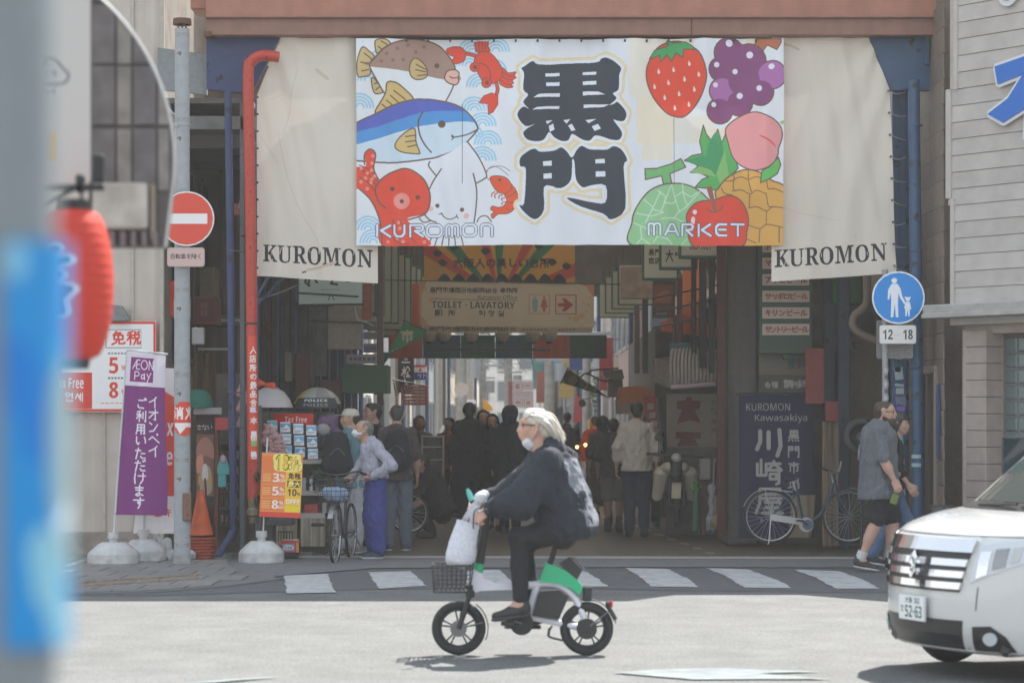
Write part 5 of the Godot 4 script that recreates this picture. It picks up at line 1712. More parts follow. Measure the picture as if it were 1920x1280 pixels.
	wq("pipe", mb().tube([W(1714,150,26.9), W(1718,500,26.9), W(1724,1042,26.9)], .066,14), ms.blue_steel, dp2)
	for py in [235,470,690]:
		wq("clamp", mb().torus(W(1718, py, 26.9), Vector3.UP, .069,.01,18,6), ms.blue_steel, dp2)
	for q in [[852,30], [868,10]]:
		wq("tape", mb().tube([W(1721, q[0], 26.9), W(1721, q[0] + 7,26.9)], .068,14), mt("tape_pale", K(.35,.5,.5), .6), dp2)
	var bp := thing("beige_downpipe", "beige downpipe with a double bend behind the walking sign", "pipe", W(1610,640,28.2))
	wq("pipe", mb().tube(arc([W(1627,480,28.2), W(1626,560,28.2), W(1616,580,28.2), W(1602,592,28.2), W(1600,612,28.2), W(1618,628,28.2), W(1650,640,28.2)], 5), .045,10), mt("beige_pipe", K(.28,.22,.18), .5, "streak", 1.0), bp)

func round_sign(o: Node3D, c: Vector3, r: float, key: String):
	wq("disc", mb().prism(circ(r, 40), .012, TX(c)), ms.white_paint, o)
	wq("face", mb().prism(circ(r * .995,40), .002, TX(c + V3(0,0,.009))), done(key, .4), o)

func post_signs():
	# no entry pole on the left pavement
	var pole := thing("rusty_pole", "tall weathered grey pole with rusty cap on the left pavement", "pole", W(340,1063,25.7))
	wq("shaft", mb().cyl(W(341,1064,25.7), W(341,54,25.7), .089,.078,18), mt("old_pole", K(.42,.435,.44), .55, "rust", 1.1), pole)
	wq("cap", mb().lathe([V2(0,.09), V2(.095,.085), V2(.1,.05), V2(.1,.02), V2(0,.01)], W(341,50,25.7), Basis(), 16), ms.rust_metal, pole)
	for a in 3:
		wq("cap_bolt", mb().cyl(W(334 + a * 7,54,25.65), W(334 + a * 7,47,25.65), .012,.012,6), ms.rust_metal, pole)
	wq("rust_plate", mb().box(W(350,950,25.63), V3(.09,.30,.07), .01), mt("rust_plate", K(.24,.14,.095), .85, "rust", 3.0), pole)
	wq("collar", mb().cyl(W(341,1064,25.7), W(341,1040,25.7), .097,.09,18), ms.concrete, pole)
	for k in 5:
		wq("rust_patch", mb().tube([W(341, [232,560,690,720,752][k], 25.7), W(341, [236,600,697,733,757][k], 25.7)], .0885,18).box(W(331, [234,580,693,726,754][k], 25.62), V3(.03,.05,.012), .003), ms.rust_plate if k == 9 else ms.old_pole, pole)
	page(192,192, C8(232,232,228), 0,0,40,40)
	dot(20,20,19.2, C8(222,74,52)); box2(5,16.3,35,23.8, C8(236,234,230))
	var ne := thing("no_entry_sign", "round red no entry sign with white bar on the rusty pole", "road sign", W(350,461,25.58))
	round_sign(ne, W(350,410,25.55), .292, "no_entry_print")
	page(256,128, C8(206,176,168), 0,0,70,35)
	jp("自転車を除く", 5,11,10,10.2,1.25, C8(84,66,66))
	frame2(1,1,69,34,1.0, C8(190,160,152))
	var np := thing("bicycle_exception_plate", "faded pink plate with dark characters under the no entry sign", "road sign", W(348,500,25.56))
	wq("plate", mb().prism(rrect(.40,.205,.03), .012, TX(W(348,482,25.56))), mt("plate_pink", K(.56,.45,.42), .5), np)
	wq("print", mb().prism(rrect(.392,.198,.03), .002, TX(W(348,482,25.56) + V3(0,0,.009))), done("exception_print", .5), np)
	page(128,128, C8(222,72,52), 0,0,40,40)
	jp("消火", 4,6,15,16,2.2, C8(240,234,230))
	box2(4,25,34,30, C8(240,234,230)); fillp(pts("8,30 22,30 14,38"), C8(240,234,230))
	var hy := thing("hydrant_disc", "red hydrant sign with white arrow wrapped round the rusty pole", "road sign", W(345,818,25.6))
	var hm := mb()
	for k in 10:
		for i in 8:
			var f := []
			for w in [[i, k], [i + 1, k], [i + 1, k + 1], [i, k + 1]]:
				var u: float = w[0] / 8.0
				var v: float = (1.0 - cos(PI * w[1] / 10.0)) * .5
				var half := sqrt(maxf(.0,1.0 - pow(2 * v - 1,2)))
				var t := (u * 2 - 1) * half
				var a := t * 1.75 + .42
				var n := V3(sin(a), 0, cos(a))
				f.append([W(341, lf(752,817, v), 25.7) + n * .092, n, V2((t + 1) / 2, v)])
			hm.tri(f[0][0], f[1][0], f[2][0], f[0][1], f[1][1], f[2][1], f[0][2], f[1][2], f[2][2])
			hm.tri(f[0][0], f[2][0], f[3][0], f[0][1], f[2][1], f[3][1], f[0][2], f[2][2], f[3][2])
	wq("disc", hm, done("hydrant_print", .45), hy)
	# pedestrian zone sign on the right
	var gp2 := thing("sign_post", "slim grey sign post with peeling stickers on the right", "post", W(1660,1045,26.6))
	wq("shaft", mb().cyl(W(1661,1047,26.6), W(1660,505,26.6), .034,.034,12), mt("post_grey", K(.40,.40,.41), .5, "rust", 2.0), gp2)
	for k in 6:
		wq("sticker", mb().tube([W(1661,690 + k * 13,26.6), W(1661,698 + k * 13,26.6)], .0352,12), mt("sticker_dark_%d" % (k % 2), K(.14,.13,.15) if k % 2 else K(.48,.48,.47), .6), gp2)
	page(256,256, C8(238,240,242), -51,-51,51,51)
	dot(0,0,48.5, C8(36,140,218))
	var wc := C8(238,240,244)
	dot(-8,-33,5.4, wc); box2(-14,-35.5,-2,-34, wc)
	blob("-13,-27 -2,-27 4,-18 7,-4 13,8 11,11 4,2 0,-9 -1,8 0,38 -5,38 -7,12 -10,38 -15,38 -14,6 -15,-9 -18,4 -21,3 -20,-16", wc, null, 0, false)
	dot(18,3,4.2, wc); blob("14,8 22,8 25,22 22,23 22,36 19,36 18,24 16,36 13,36 13,22 11,20", wc, null, 0, false); stroke("10,9 15,13", 3, wc, false); dot(14,0,2, wc); dot(22,0,2, wc)
	var ws := thing("pedestrian_sign", "round blue sign with white walking adult and child", "road sign", W(1685,609,26.5))
	round_sign(ws, W(1685,558,26.5), .292, "pedestrian_print")
	page(192,96, C8(232,228,222), 0,0,70,35)
	latin("12", 6,8,19,19, C8(60,60,64)); latin("18", 45,8,19,19, C8(60,60,64))
	stroke("28,18 40,18", 1.5, C8(196,206,220), false)
	var hp := thing("hours_plate", "white plate reading 12 18 under the blue walking sign", "road sign", W(1684,645,26.5))
	wq("plate", mb().prism(rrect(.405,.205,.025), .012, TX(W(1684,627,26.5))), ms.white_paint, hp)
	wq("print", mb().prism(rrect(.398,.198,.025), .002, TX(W(1684,627,26.5) + V3(0,0,.009))), done("hours_print", .5), hp)
	var bk := thing("grey_back_plate", "grey plate half hidden behind the white 12 18 plate", "road sign", W(1677,673,26.75))
	wq("plate", mb().prism(rrect(.405,.43,.025), .012, TX(W(1678,636,26.7))), mt("plate_back", K(.30,.30,.31), .5, "streak", 1.5), bk)
	var sticker := [[1683,668,9,5,.6,.48,.05], [1684,690,6,7,.04,.16,.12], [1686,700,8,12,.42,.50,.55], [1687,722,9,3,.35,.45,.5], [1688,733,8,6,.45,.47,.5], [1690,752,10,9,.16,.2,.3], [1690,765,8,6,.25,.14,.5], [1700,790,8,11,.05,.22,.08], [1700,822,6,11,.1,.5,.5], [1700,842,7,6,.5,.5,.48], [1700,853,8,3,.1,.3,.5], [1702,866,7,6,.5,.15,.06], [1702,885,7,9,.5,.42,.35], [1700,905,7,6,.5,.5,.5], [1704,922,6,8,.45,.35,.2], [1700,945,7,9,.5,.48,.44], [1703,968,5,7,.3,.33,.36]]
	for k in sticker.size():
		var q = sticker[k]
		solo("sticker", "small sticker on the blue post, %s" % ["yellow oval", "dark green", "pale slanted", "thin grey blue", "white square", "dark blue scrawled", "violet blotch", "green with white figures", "turquoise upright", "torn white", "thin cyan", "orange", "peeling tan", "white square beside the pipe tape", "small ochre", "large cream", "low grey"][k], "sticker", mb().prism(rrect(q[2] * .0118, q[3] * .0118,.012,2), .003, Transform3D(Basis(V3(0,0,1), (k % 3 - 1) * .12), W(q[0] - (12 if q[0] > 1695 else 0), q[1], 27.32))), mt("sticker_%d" % k, K(q[4], q[5], q[6]), .6), "stickers on the blue post")
	# purple nobori and the tax free nobori
	var base_m := mt("white_tank", g(.66), .45, "blotch", 2.0)
	var tank := func(o: Node3D, c: Vector3, w: float):
		var m := mb()
		m.lathe([V2(0,.002), V2(w * 1.0,.004), V2(w * 1.04,.03), V2(w * 1.04,.125), V2(w * .98,.15), V2(w * .60,.235), V2(w * .5,.25), V2(0,.252)], Vector3.ZERO, Basis(Vector3.UP, PI / 8).scaled_local(V3(1.04,1,1.04)), 8)
		m.cyl(V3(0,.2,0), V3(0,.30,0), .05,.045,10)
		m.cyl(V3(0,.29,0), V3(0,.36,0), .062,.062,10)
		var t := put("base_tank", m, base_m, o)
		t.position = c - o.position
	var nb := thing("purple_nobori", "tall purple nobori banner with white lettering, white base tank", "banner", W(212,1060,25.85))
	tank.call(nb, W(212,1060,25.85), .262)
	wq("pole", mb().cyl(W(212,1012,25.85), W(238,655,25.85), .014,.012,8), mt("pole_white", g(.6), .4), nb)
	wq("pole_arm", mb().cyl(W(238,656,25.85), W(314,664,25.85), .010,.010,8), ms.pole_white, nb)
	page(384,1280, C8(132,62,126), 0,0,90,305)
	box2(0,0,90,62, C8(226,218,226)); box2(10,8,62,54, C8(142,58,126))
	var wh := C8(238,230,238)
	for s in ["15,30 24,13 24,30", "19,24 24,24", "24,13 31,13", "24,21 30,21", "24,30 31,30", "52,30 52,13 61,30 61,13"]:
		line(pts(s), 2.0, wh)
	line(circ(7,24, V2(41,21.5), 8.5), 2.0, wh, true)
	for s in ["21,50 21,35 28,35 31,39 28,43 21,43", "42,40 37,40 35,44 37,48 42,46 42,38 43,49", "48,38 52,45", "57,36 49,53"]:
		line(pts(s), 2.0, wh)
	jp("イオンペイ", 54,80,22,23.2,2.8, wh, true)
	jp("ご利用いただけます", 28,84,22,23.4,2.8, wh, true)
	wq("cloth", cloth(func(u, v): return lf(lf(238,217, v), lf(310,312, v) - sin(v * 6.0) * 2.0, u), func(u, v): return lf(lf(660,666, u), lf(965,966, u), v), 25.82,16,40,.02,21,2.0), done("nobori_purple", .8,.15), nb)
	for py in [686,775,856,962]:
		wq("tie_loop", mb().torus(W(lf(237.5,214.5, (py - 660) / 305.0), py, 25.85), Vector3.UP, .018,.007,10,6), ms.cord_white, nb)
	var nt := thing("red_white_nobori", "red and white nobori banner half hidden behind the purple one", "banner", W(268,1052,26.35))
	tank.call(nt, W(268,1054,26.3), .24)
	wq("pole", mb().cyl(W(267,1012,26.3), W(276,690,26.3), .014,.012,8), ms.pole_white, nt)
	page(256,1024, C8(236,230,226), 0,0,80,310)
	fillp(pts("0,50 40,42 80,60 80,240 0,240"), C8(228,78,56))
	latin("Tax", 22,95,46,32, wh); latin("Free", 12,150,56,32, wh); latin("OK", 16,200,42,30, wh)
	line(circ(6,16, V2(44,272)), 2, C8(222,74,54), true); fillp(pts("44,262 52,278 36,278"), C8(222,74,54)); jp("キ", 56,264,15,15,2, C8(222,74,54))
	wq("cloth", cloth(func(u, v): return lf(lf(280,248, v), lf(338,330, v), u), func(u, v): return lf(690,1000, v), 26.3,14,36,.03,33,2.0), done("nobori_red", .8,.15), nt)
	var pb := solo("plastic_bag", "crumpled white plastic bag on the pavement behind the red nobori", "bag", nets([bone(W(305,1040,26.5), W(312,1015,26.5), .075,.05), bone(W(318,1045,26.5), W(356,1040,26.45), .06,.05), bone(W(300,1020,26.5), W(290,1000,26.5), .03,.02)], .014,.02, [], .012), mt("bag_plastic", g(.55), .4))
	# discount poster on its own stand
	var ds := thing("discount_poster", "orange discount poster with 18 and OFF on a white base stand", "poster stand", W(490,1056,26.2))
	tank.call(ds, W(490,1057,26.2), .24)
	wq("pole", mb().cyl(W(492,1020,26.2), W(501,820,26.25), .009,.009,8), ms.pole_white, ds)
	page(512,768, C8(240,128,62), 0,0,80,124)
	box2(0,34,80,124, C8(242,132,66)); box2(48,34,80,118, C8(250,196,60)); box2(0,114,80,124, C8(230,76,56)); box2(0,0,80,6, C8(244,150,80))
	blob("26,2 70,0 76,10 76,32 30,34 24,20", C8(246,232,130)); 
	for o2 in [[1.6, C8(60,50,46)], [.0, C8(246,196,40)]]:
		latin("18", 28 - o2[0], 3 - o2[0], 24 + o2[0] * 2,28 + o2[0] * 2, o2[1]); latin("%", 54 - o2[0], 6 - o2[0], 16 + o2[0] * 2,12 + o2[0] * 2, o2[1]); latin("OFF", 53 - o2[0] * .6,21 - o2[0] * .6,22 + o2[0], 10 + o2[0], o2[1])
	for k in 3:
		latin(["3", "5", "8"][k], 23,39 + k * 26,13,17, C8(250,240,230)); latin("%", 38,40 + k * 26,8,8, C8(250,236,220)); latin("OFF", 36,50 + k * 26,12,6, C8(250,236,220))
		for i in 4: stroke("4,%d 19,%d" % [42 + k * 26 + i * 4,42 + k * 26 + i * 4], 1.4, C8(250,206,130), false)
		stroke("2,%d 46,%d" % [61 + k * 26,61 + k * 26], 1, C8(250,180,90), false)
	jp("免税", 53,37,12,12.5,2, C8(60,54,50)); box2(52,52,78,65, C8(70,64,60)); jp("最大", 54,53,11,12,1.8, C8(250,226,120))
	latin("10", 53,68,18,14, C8(50,48,48)); latin("%", 72,74,6,7, C8(50,48,48)); latin("OFF!!", 51,88,26,10, C8(250,248,240)); box2(50,102,79,113, C8(248,214,50))
	var q := mb()
	q.quad(W(491,848,26.12), W(568,852,26.12), W(562,971,26.1), W(486,968,26.1), V3(0,0,1))
	wq("print", q, done("discount_print", .6), ds)
	wq("panel", mb().prism(PV([V2(wx(491,26.13), wy(848,26.13)), V2(wx(568,26.13), wy(852,26.13)), V2(wx(562,26.13), wy(971,26.13)), V2(wx(486,26.13), wy(968,26.13))]), .012, TX(V3(0,0,-26.13))), ms.white_paint, ds)

func umbrella(label: String, c: Vector3, r: float, h: float, cols: Array, kind: int) -> Node3D:
	var o := thing("umbrella", label, "umbrella", c, "umbrellas on display above the postcard racks")
	for k in 8:
		var m := mb()
		for i in 4:
			for j in 4:
				var f := []
				for w in [[i, j], [i + 1, j], [i + 1, j + 1], [i, j + 1]]:
					var t: float = w[0] / 4.0
					var a: float = TAU * (k + w[1] / 4.0) / 8.0
					var sag := 1.0 - .06 * t * sin(PI * w[1] / 4.0)
					f.append(V3(cos(a) * r * sin(t * 1.25) / .949 * sag, h * (cos(t * 1.25) - .315) / .685, sin(a) * r * sin(t * 1.25) / .949 * sag))
				m.tri(f[0], f[1], f[2], f[0] + V3(0,.1,0), f[1] + V3(0,.1,0), f[2] + V3(0,.1,0))
				m.tri(f[0], f[2], f[3], f[0] + V3(0,.1,0), f[2] + V3(0,.1,0), f[3] + V3(0,.1,0))
		for i in m.n.size(): m.n[i] = m.n[i].normalized()
		put("panel", m, cols[k % cols.size()], o)
	put("shaft", mb().cyl(V3(0,-.45,0), V3(0, h + .09,0), .008,.006,6), mt("shaft_dark", g(.06), .4), o)
	put("handle", mb().tube(arc([V3(0,-.45,0), V3(0,-.52,0), V3(.03,-.55,0), V3(.06,-.52,0)], 4), .012,6), ms.shaft_dark, o)
	if kind == 1:
		for s in [-1,1]:
			put("bow", nets([bone(V3(-.05, h + .02,.06), V3(-.05 + s * .08, h + .02 + (s * -.02), .07), .02,.05, V3(0,0,1), 1.6)], .014,.01), mt("bow_red", K(.62,.07,.03), .6), o)
	else:
		page(256,128, C8(58,60,62), 0,0,90,38)
		latin("POLICE", 22,5,46,10, C8(222,222,220)); latin("POLICE", 22,22,46,9, C8(150,150,150))
		put("band", mb().sheet(12,3, func(u, v): 
			var a := lf(.55, PI - .55,1.0 - u)
			var t := lf(.80,1.16, v)
			return V3(cos(a) * r * sin(t * 1.25) / .949 * 1.012, h * (cos(t * 1.25) - .315) / .685 + .004, sin(a) * r * sin(t * 1.25) / .949 * 1.012)), done("police_band", .6), o)
	return o

func left_stall():
	# racks and counter of the souvenir stall behind the discount poster
	var o := thing("souvenir_counter", "low beige counter with grey shelves behind the discount poster", "counter", W(570,1035,27.9))
	wq("cabinet", sq(W(508,970,28.0), W(562,1020,28.4), .008), mt("cabinet_beige", K(.42,.36,.26), .6, "wood", .8), o)
	wq("cabinet", sq(W(563,970,28.0), W(614,1022,28.4), .008), mt("cabinet_cream", K(.46,.42,.34), .6, "wood", .8), o)
	wq("kick_board", sq(W(508,1019,28.05), W(640,1040,28.4), .004), mt("kick_dark", g(.03), .8), o)
	wq("back_panel", sq(W(490,772,28.6), W(628,975,28.7)), mt("rack_back", K(.14,.13,.12), .7), o)
	for py in [862,920,962]:
		wq("shelf", sq(W(556, py, 28.0), W(616, py + 6,28.6), .004), mt("shelf_pale", K(.44,.40,.36), .6), o)
	wq("shelf", sq(W(492,850,28.1), W(560,855,28.6), .004), ms.shelf_pale, o)
	page(256,64, C8(214,58,44), 0,0,76,22)
	latin("Tax Free", 22,6,42,11, C8(240,220,214))
	board("tax_free_banner", "red horizontal tax free strip above the postcard racks", "sign", 512,775,587,797,28.3,.02, "tax_strip", ms.red_frame)
	# postcard packets, each on its hook
	var pc := []
	for k in 3:
		page(64,96, C8(226,232,236), 0,0,20,30)
		box2(0,3 + k, 20,17, [C8(120,186,222), C8(96,160,206), C8(150,200,226)][k]); fillp(pts(["2,17 8,8 14,17", "6,17 12,6 19,17", "1,17 5,10 18,13 18,17"][k]), C8(230,236,240)); box2(2,20,18,22, C8(150,120,120)); box2(2,24,13,26, C8(190,150,140))
		pc.append(done("postcard_%d" % k, .35))
	for c in 4:
		for r in 3:
			var px := 510.0 + c * 24.5 + r * 1.5
			var py := 788.0 + r * 22 + c * 3
			var t := thing("postcard_pack", "pale blue postcard pack, row %s from the top, column %s from the left" % [["one", "two", "three"][r], ["one", "two", "three", "four"][c]], "postcard pack", W(px, py + 20,28.0), "postcard packs on the wire rack")
			wq("pack", sq(W(px - 9, py, 28.05), W(px + 9, py + 19,28.0), .002), ms.white_paint, t)
			var q := mb()
			q.quad(W(px - 9, py, 27.995), W(px + 9, py, 27.995), W(px + 9, py + 19,27.985), W(px - 9, py + 19,27.985), V3(0,0,1))
			wq("print", q, pc[(c + r) % 3], t)
	# plush toys and sundries
	var pk := mt("plush_pink", K(.56,.33,.33), .95, "blotch", 6.0)
	for k in 9:
		var px = [500,512,522,506,518,530,496,510,524][k]
		var py = [812,820,830,835,843,850,828,850,838][k]
		var t := thing("plush_toy", "pink plush toy in the bunch above the discount poster, %s" % ["topmost", "second highest", "right of centre", "left of centre", "in the middle", "rightmost", "leftmost", "lowest", "lower right"][k], "plush toy", W(px, py + 8,27.7), "pink plush toys")
		put("body", nets([bone(V3(0,.05,0), V3(0,.06,0), .045,.04), bone(V3(0,.11,.01), V3(0,.112,.01), .034), bone(V3(-.025,.14,0), V3(-.03,.16,0), .012), bone(V3(.025,.14,0), V3(.03,.16,0), .012), bone(V3(-.03,.06,.03), V3(-.05,.05,.05), .015), bone(V3(.03,.06,.03), V3(.05,.05,.05), .015)], .013,.01), pk, t)
	for k in 6:
		solo("cherry_plush", "small pale pink plush hanging beside the blue drainpipe, %s" % ["top", "second", "third", "fourth", "fifth", "lowest"][k], "plush toy", nets([bone(Vector3.ZERO, V3(.01,.03,0), .05,.04), bone(V3(.02,.08,0), V3(.02,.09,0), .03)], .014,.01), ms.plush_pink, "pale pink plushes by the drainpipe").position = W(449 + (k % 2) * 9,745 + k * 15,27.8)
	umbrella("white display umbrella with red bow knot behind the standpipe", W(506,764,28.0), .27,.25, [mt("umbrella_white", K(.50,.48,.46), .7)], 1)
	umbrella("grey display umbrella with dark band lettered POLICE", W(595,757,28.6), .285,.20, [mt("umbrella_clear", K(.36,.37,.36), .35), mt("umbrella_grey", K(.24,.25,.25), .4), ms.umbrella_clear, mt("umbrella_yellow", K(.52,.40,.05), .5)], 2)
	var pu := solo("purple_cloth", "dusky purple cloth bag hanging under the grey umbrella", "cloth", nets([bone(W(606,790,28.4), W(625,785,28.4), .07,.05), bone(W(600,800,28.4), W(632,815,28.4), .05,.06), bone(W(620,800,28.4), W(606,830,28.4), .05,.03)], .018,.02, [], .01), mt("dusky_purple", K(.20,.12,.22), .9))
	solo("white_plush_head", "round white plush face with two dark eyes beside the purple cloth", "plush toy", mb().ell(W(606,806,28.2), V3(.09,.075,.06)), mt("plush_grey", K(.36,.35,.34), .95))
	for k in 5:
		solo("book_stack", "stack of pale boxes on the stall's shelves, %s" % ["upper shelf left", "upper shelf right", "middle shelf", "low shelf left", "low shelf right"][k], "boxes", sq(W([562,580,590,570,604][k], [895,897,905,945,942][k], 28.1), W([578,590,602,600,616][k], [919,919,919,961,961][k], 28.4), .006), [mt("box_lilac", K(.40,.36,.40), .6), ms.white_paint, mt("box_pink", K(.48,.36,.36), .6), mt("box_red", K(.42,.07,.06), .6), ms.shelf_pale][k], "boxes on the stall shelves")
	var gl2 := thing("green_plant", "bunch of green leaves on the stall shelf behind the bicycle basket", "plant", W(600,905,28.0))
	var lf := mb()
	for k in 90:
		var p := V3(rng.randfn() * .07,.06 + rng.randfn() * .06, rng.randfn() * .05)
		var b := Basis.from_euler(V3(rng.randf() * TAU, rng.randf() * TAU, rng.randf()))
		lf.prism(PV([V2(-.035,0), V2(0,.014), V2(.035,0), V2(0,-.014)]), .0, Transform3D(b, p))
	put("leaves", lf, mt("stall_leaf", K(.07,.17,.04), .6), gl2)
	put("pot", mb().lathe([V2(0,-.02), V2(.04,-.02), V2(.055,.05), V2(.0,.05)], Vector3.ZERO, Basis(), 10), ms.kick_dark, gl2)
	var tc := thing("toy_crate", "black wire cart holding a boxed red and blue toy", "cart", W(542,1052,27.0))
	wq("box", sq(W(526,1013,26.9), W(560,1036,27.2), .006), ms.white_paint, tc)
	page(96,64, C8(206,66,58), 0,0,34,23)
	box2(3,6,26,20, C8(120,170,200)); blob("6,17 8,9 14,8 22,10 24,16", C8(230,232,236)); box2(29,3,34,22, C8(236,150,70)); latin("CAR", 8,11,14,5, C8(190,60,60))
	var q2 := mb()
	q2.quad(W(526,1013,26.895), W(560,1013,26.895), W(560,1036,26.895), W(526,1036,26.895), V3(0,0,1))
	wq("print", q2, done("toy_print", .4), tc)
	for k in 6:
		wq("wire", mb().cyl(W(521 + k * 5.4,997,26.95), W(521 + k * 5.4,1014,26.95), .006,.006,5), ms.black_iron, tc)
	wq("wire", mb().cyl(W(520,997,26.95), W(549,997,26.95), .008,.008,5), ms.black_iron, tc)
	wq("tray", sq(W(522,1036,26.85), W(562,1042,27.25), .005), ms.black_iron, tc)
	for px in [528,555]:
		wq("wheel", mb().torus(W(px, 1046,26.9), V3(1,0,0), .028,.014,12,6), ms.dark_iron, tc)
	solo("black_case", "tall black case standing under the discount poster", "case", sq(W(495,976,26.75), W(518,1040,27.0), .02), mt("case_black", g(.035), .5))
	solo("black_tray", "dark tray shelf at the foot of the discount poster", "tray", sq(W(501,972,26.5), W(553,983,26.8), .008), mt("tray_dark", K(.05,.055,.07), .5))
	var wp := thing("wooden_post", "weathered wooden post boards behind the red standpipe", "post", W(470,1045,27.6))
	wq("board", sq(W(450,760,27.6), W(462,1044,27.65), .005), mt("old_wood", K(.30,.235,.175), .8, "wood", .7), wp)
	wq("board", sq(W(477,760,27.6), W(490,1044,27.65), .005), ms.old_wood, wp)
	wq("board", sq(W(462,770,27.62), W(477,1044,27.66), .004), mt("old_wood_dark", K(.15,.12,.095), .8, "wood", .7), wp)
	# cone, posters, clothes on the far left
	var cone := thing("traffic_cone", "orange traffic cone on a stack of red rings beside the pole", "cone", W(378,1048,26.6))
	wq("cone", mb().lathe([V2(.0,.72), V2(.03,.72), V2(.135,.22), V2(.0,.22)], W(376,1048,26.6) + V3(0,.05,0), Basis(), 20), mt("cone_orange", K(.72,.12,.03), .5, "blotch", 2.0), cone)
	for k in 7:
		wq("ring", mb().torus(W(379,1044,26.6) + V3(rng.randf_range(-.008,.008), k * .034,0), Vector3.UP, .13,.018,20,6), mt("ring_red", K(.42,.06,.025), .5, "blotch", 2.0), cone)
	page(128,512, C8(70,64,60), 0,0,40,170)
	box2(2,34,38,150, C8(136,100,84)); jp("さない", 3,16,10,11,1.5, C8(210,206,200))
	blob("2,60 16,40 30,44 38,60 38,80 20,74 6,90", C8(182,128,112)); blob("2,80 14,72 16,96 4,108", C8(226,150,120)); blob("10,100 30,96 34,140 12,146", C8(190,166,140)); blob("16,92 24,92 26,118 14,118", C8(228,220,210)); stroke("20,118 22,148", 4, C8(60,54,60)); box2(6,112,11,128, C8(214,160,70)); box2(28,112,33,128, C8(214,160,70))
	board("tall_poster", "tall brownish photo poster in a frame behind the traffic cone", "poster", 366,780,402,950,27.8,.03, "tall_poster_print", mt("frame_brown", K(.20,.085,.05), .6, "wood", 1.0))
	solo("poster_frame_post", "red brown wooden stile right of the tall poster", "post", sq(W(401,775,27.75), W(410,1035,27.8), .004), mt("red_wood", K(.20,.06,.04), .6, "wood", 1.0))
	solo("display_rail", "grey display rail running across behind the pole", "rail", sq(W(362,764,27.6), W(416,777,27.65), .006), ms.rail_grey)
	solo("green_hat", "green felt hat on the display rail behind the pole", "hat", mb().lathe([V2(.17,0), V2(.165,.06), V2(.14,.15), V2(.08,.2), V2(0,.215)], W(372,764,27.7), Basis(), 18), mt("hat_green", K(.03,.17,.12), .9, "cloth", 8.0))
	var ap := thing("teal_apron", "small teal apron hanging between the pole and drainpipe", "apron", W(417,915,27.6))
	wq("bib", mb().prism(pts("-.035,.30 .035,.30 .07,.16 .065,.10 -.065,.10 -.07,.16"), .02, TX(W(418,895,27.6) - V3(0,.06,0))), mt("teal_cloth", K(.08,.38,.34), .8), ap)
	wq("skirt", sq(W(408,884,27.6), W(424,913,27.63), .006), ms.teal_cloth, ap)
	wq("patch", mb().ell(W(418,860,27.57), V3(.03,.05,.01)), mt("patch_pink", K(.5,.32,.36), .8), ap)
	solo("hanging_red_tag", "small red price card with a white cross above the teal apron", "card", sq(W(403,783,27.6), W(428,806,27.62), .003), mt("card_red", K(.42,.05,.05), .6))
	var gk := [mt("good_a", K(.30,.22,.10), .6), mt("good_b", K(.20,.06,.05), .6), mt("good_c", K(.10,.10,.13), .6), mt("good_d", K(.34,.32,.30), .6), mt("good_e", K(.32,.20,.22), .6)]
	for r in 5:
		for c in 4:
			solo("packet", "small packet on the dark souvenir shelf, shelf %s, place %s" % [["one", "two", "three", "four", "five"][r], ["one", "two", "three", "four"][c]], "packet", sq(W(413 + c * 9,845 + r * 30,28.6), W(420 + c * 9,858 + r * 30 + (c % 2) * 3,28.7), .006), gk[(r * 2 + c) % 5], "packets on the souvenir shelves")
	var sh := thing("souvenir_shelf", "dark shelf unit full of packets between pole and drainpipe", "shelf", W(430,1010,28.8))
	for r in 6:
		wq("board", sq(W(408,830 + r * 30,28.55), W(452,834 + r * 30,28.9), .003), ms.brown_frame, sh)
	wq("back", sq(W(405,700,28.9), W(455,1015,28.95)), ms.shop_dark, sh)
	for k in 4:
		solo("yellow_hanging", "mustard patterned strip hanging in the dark souvenir shop, number %s from the pole" % ["one", "two", "three", "four"][k], "hanging", sq(W(362 + k * 11,662,29.8), W(370 + k * 11,755,29.83), .004), mt("mustard_strip_%d" % (k % 2), [K(.20,.14,.03), K(.16,.05,.03)][k % 2], .8, "blotch", 5.0), "strips hanging in the souvenir shop")

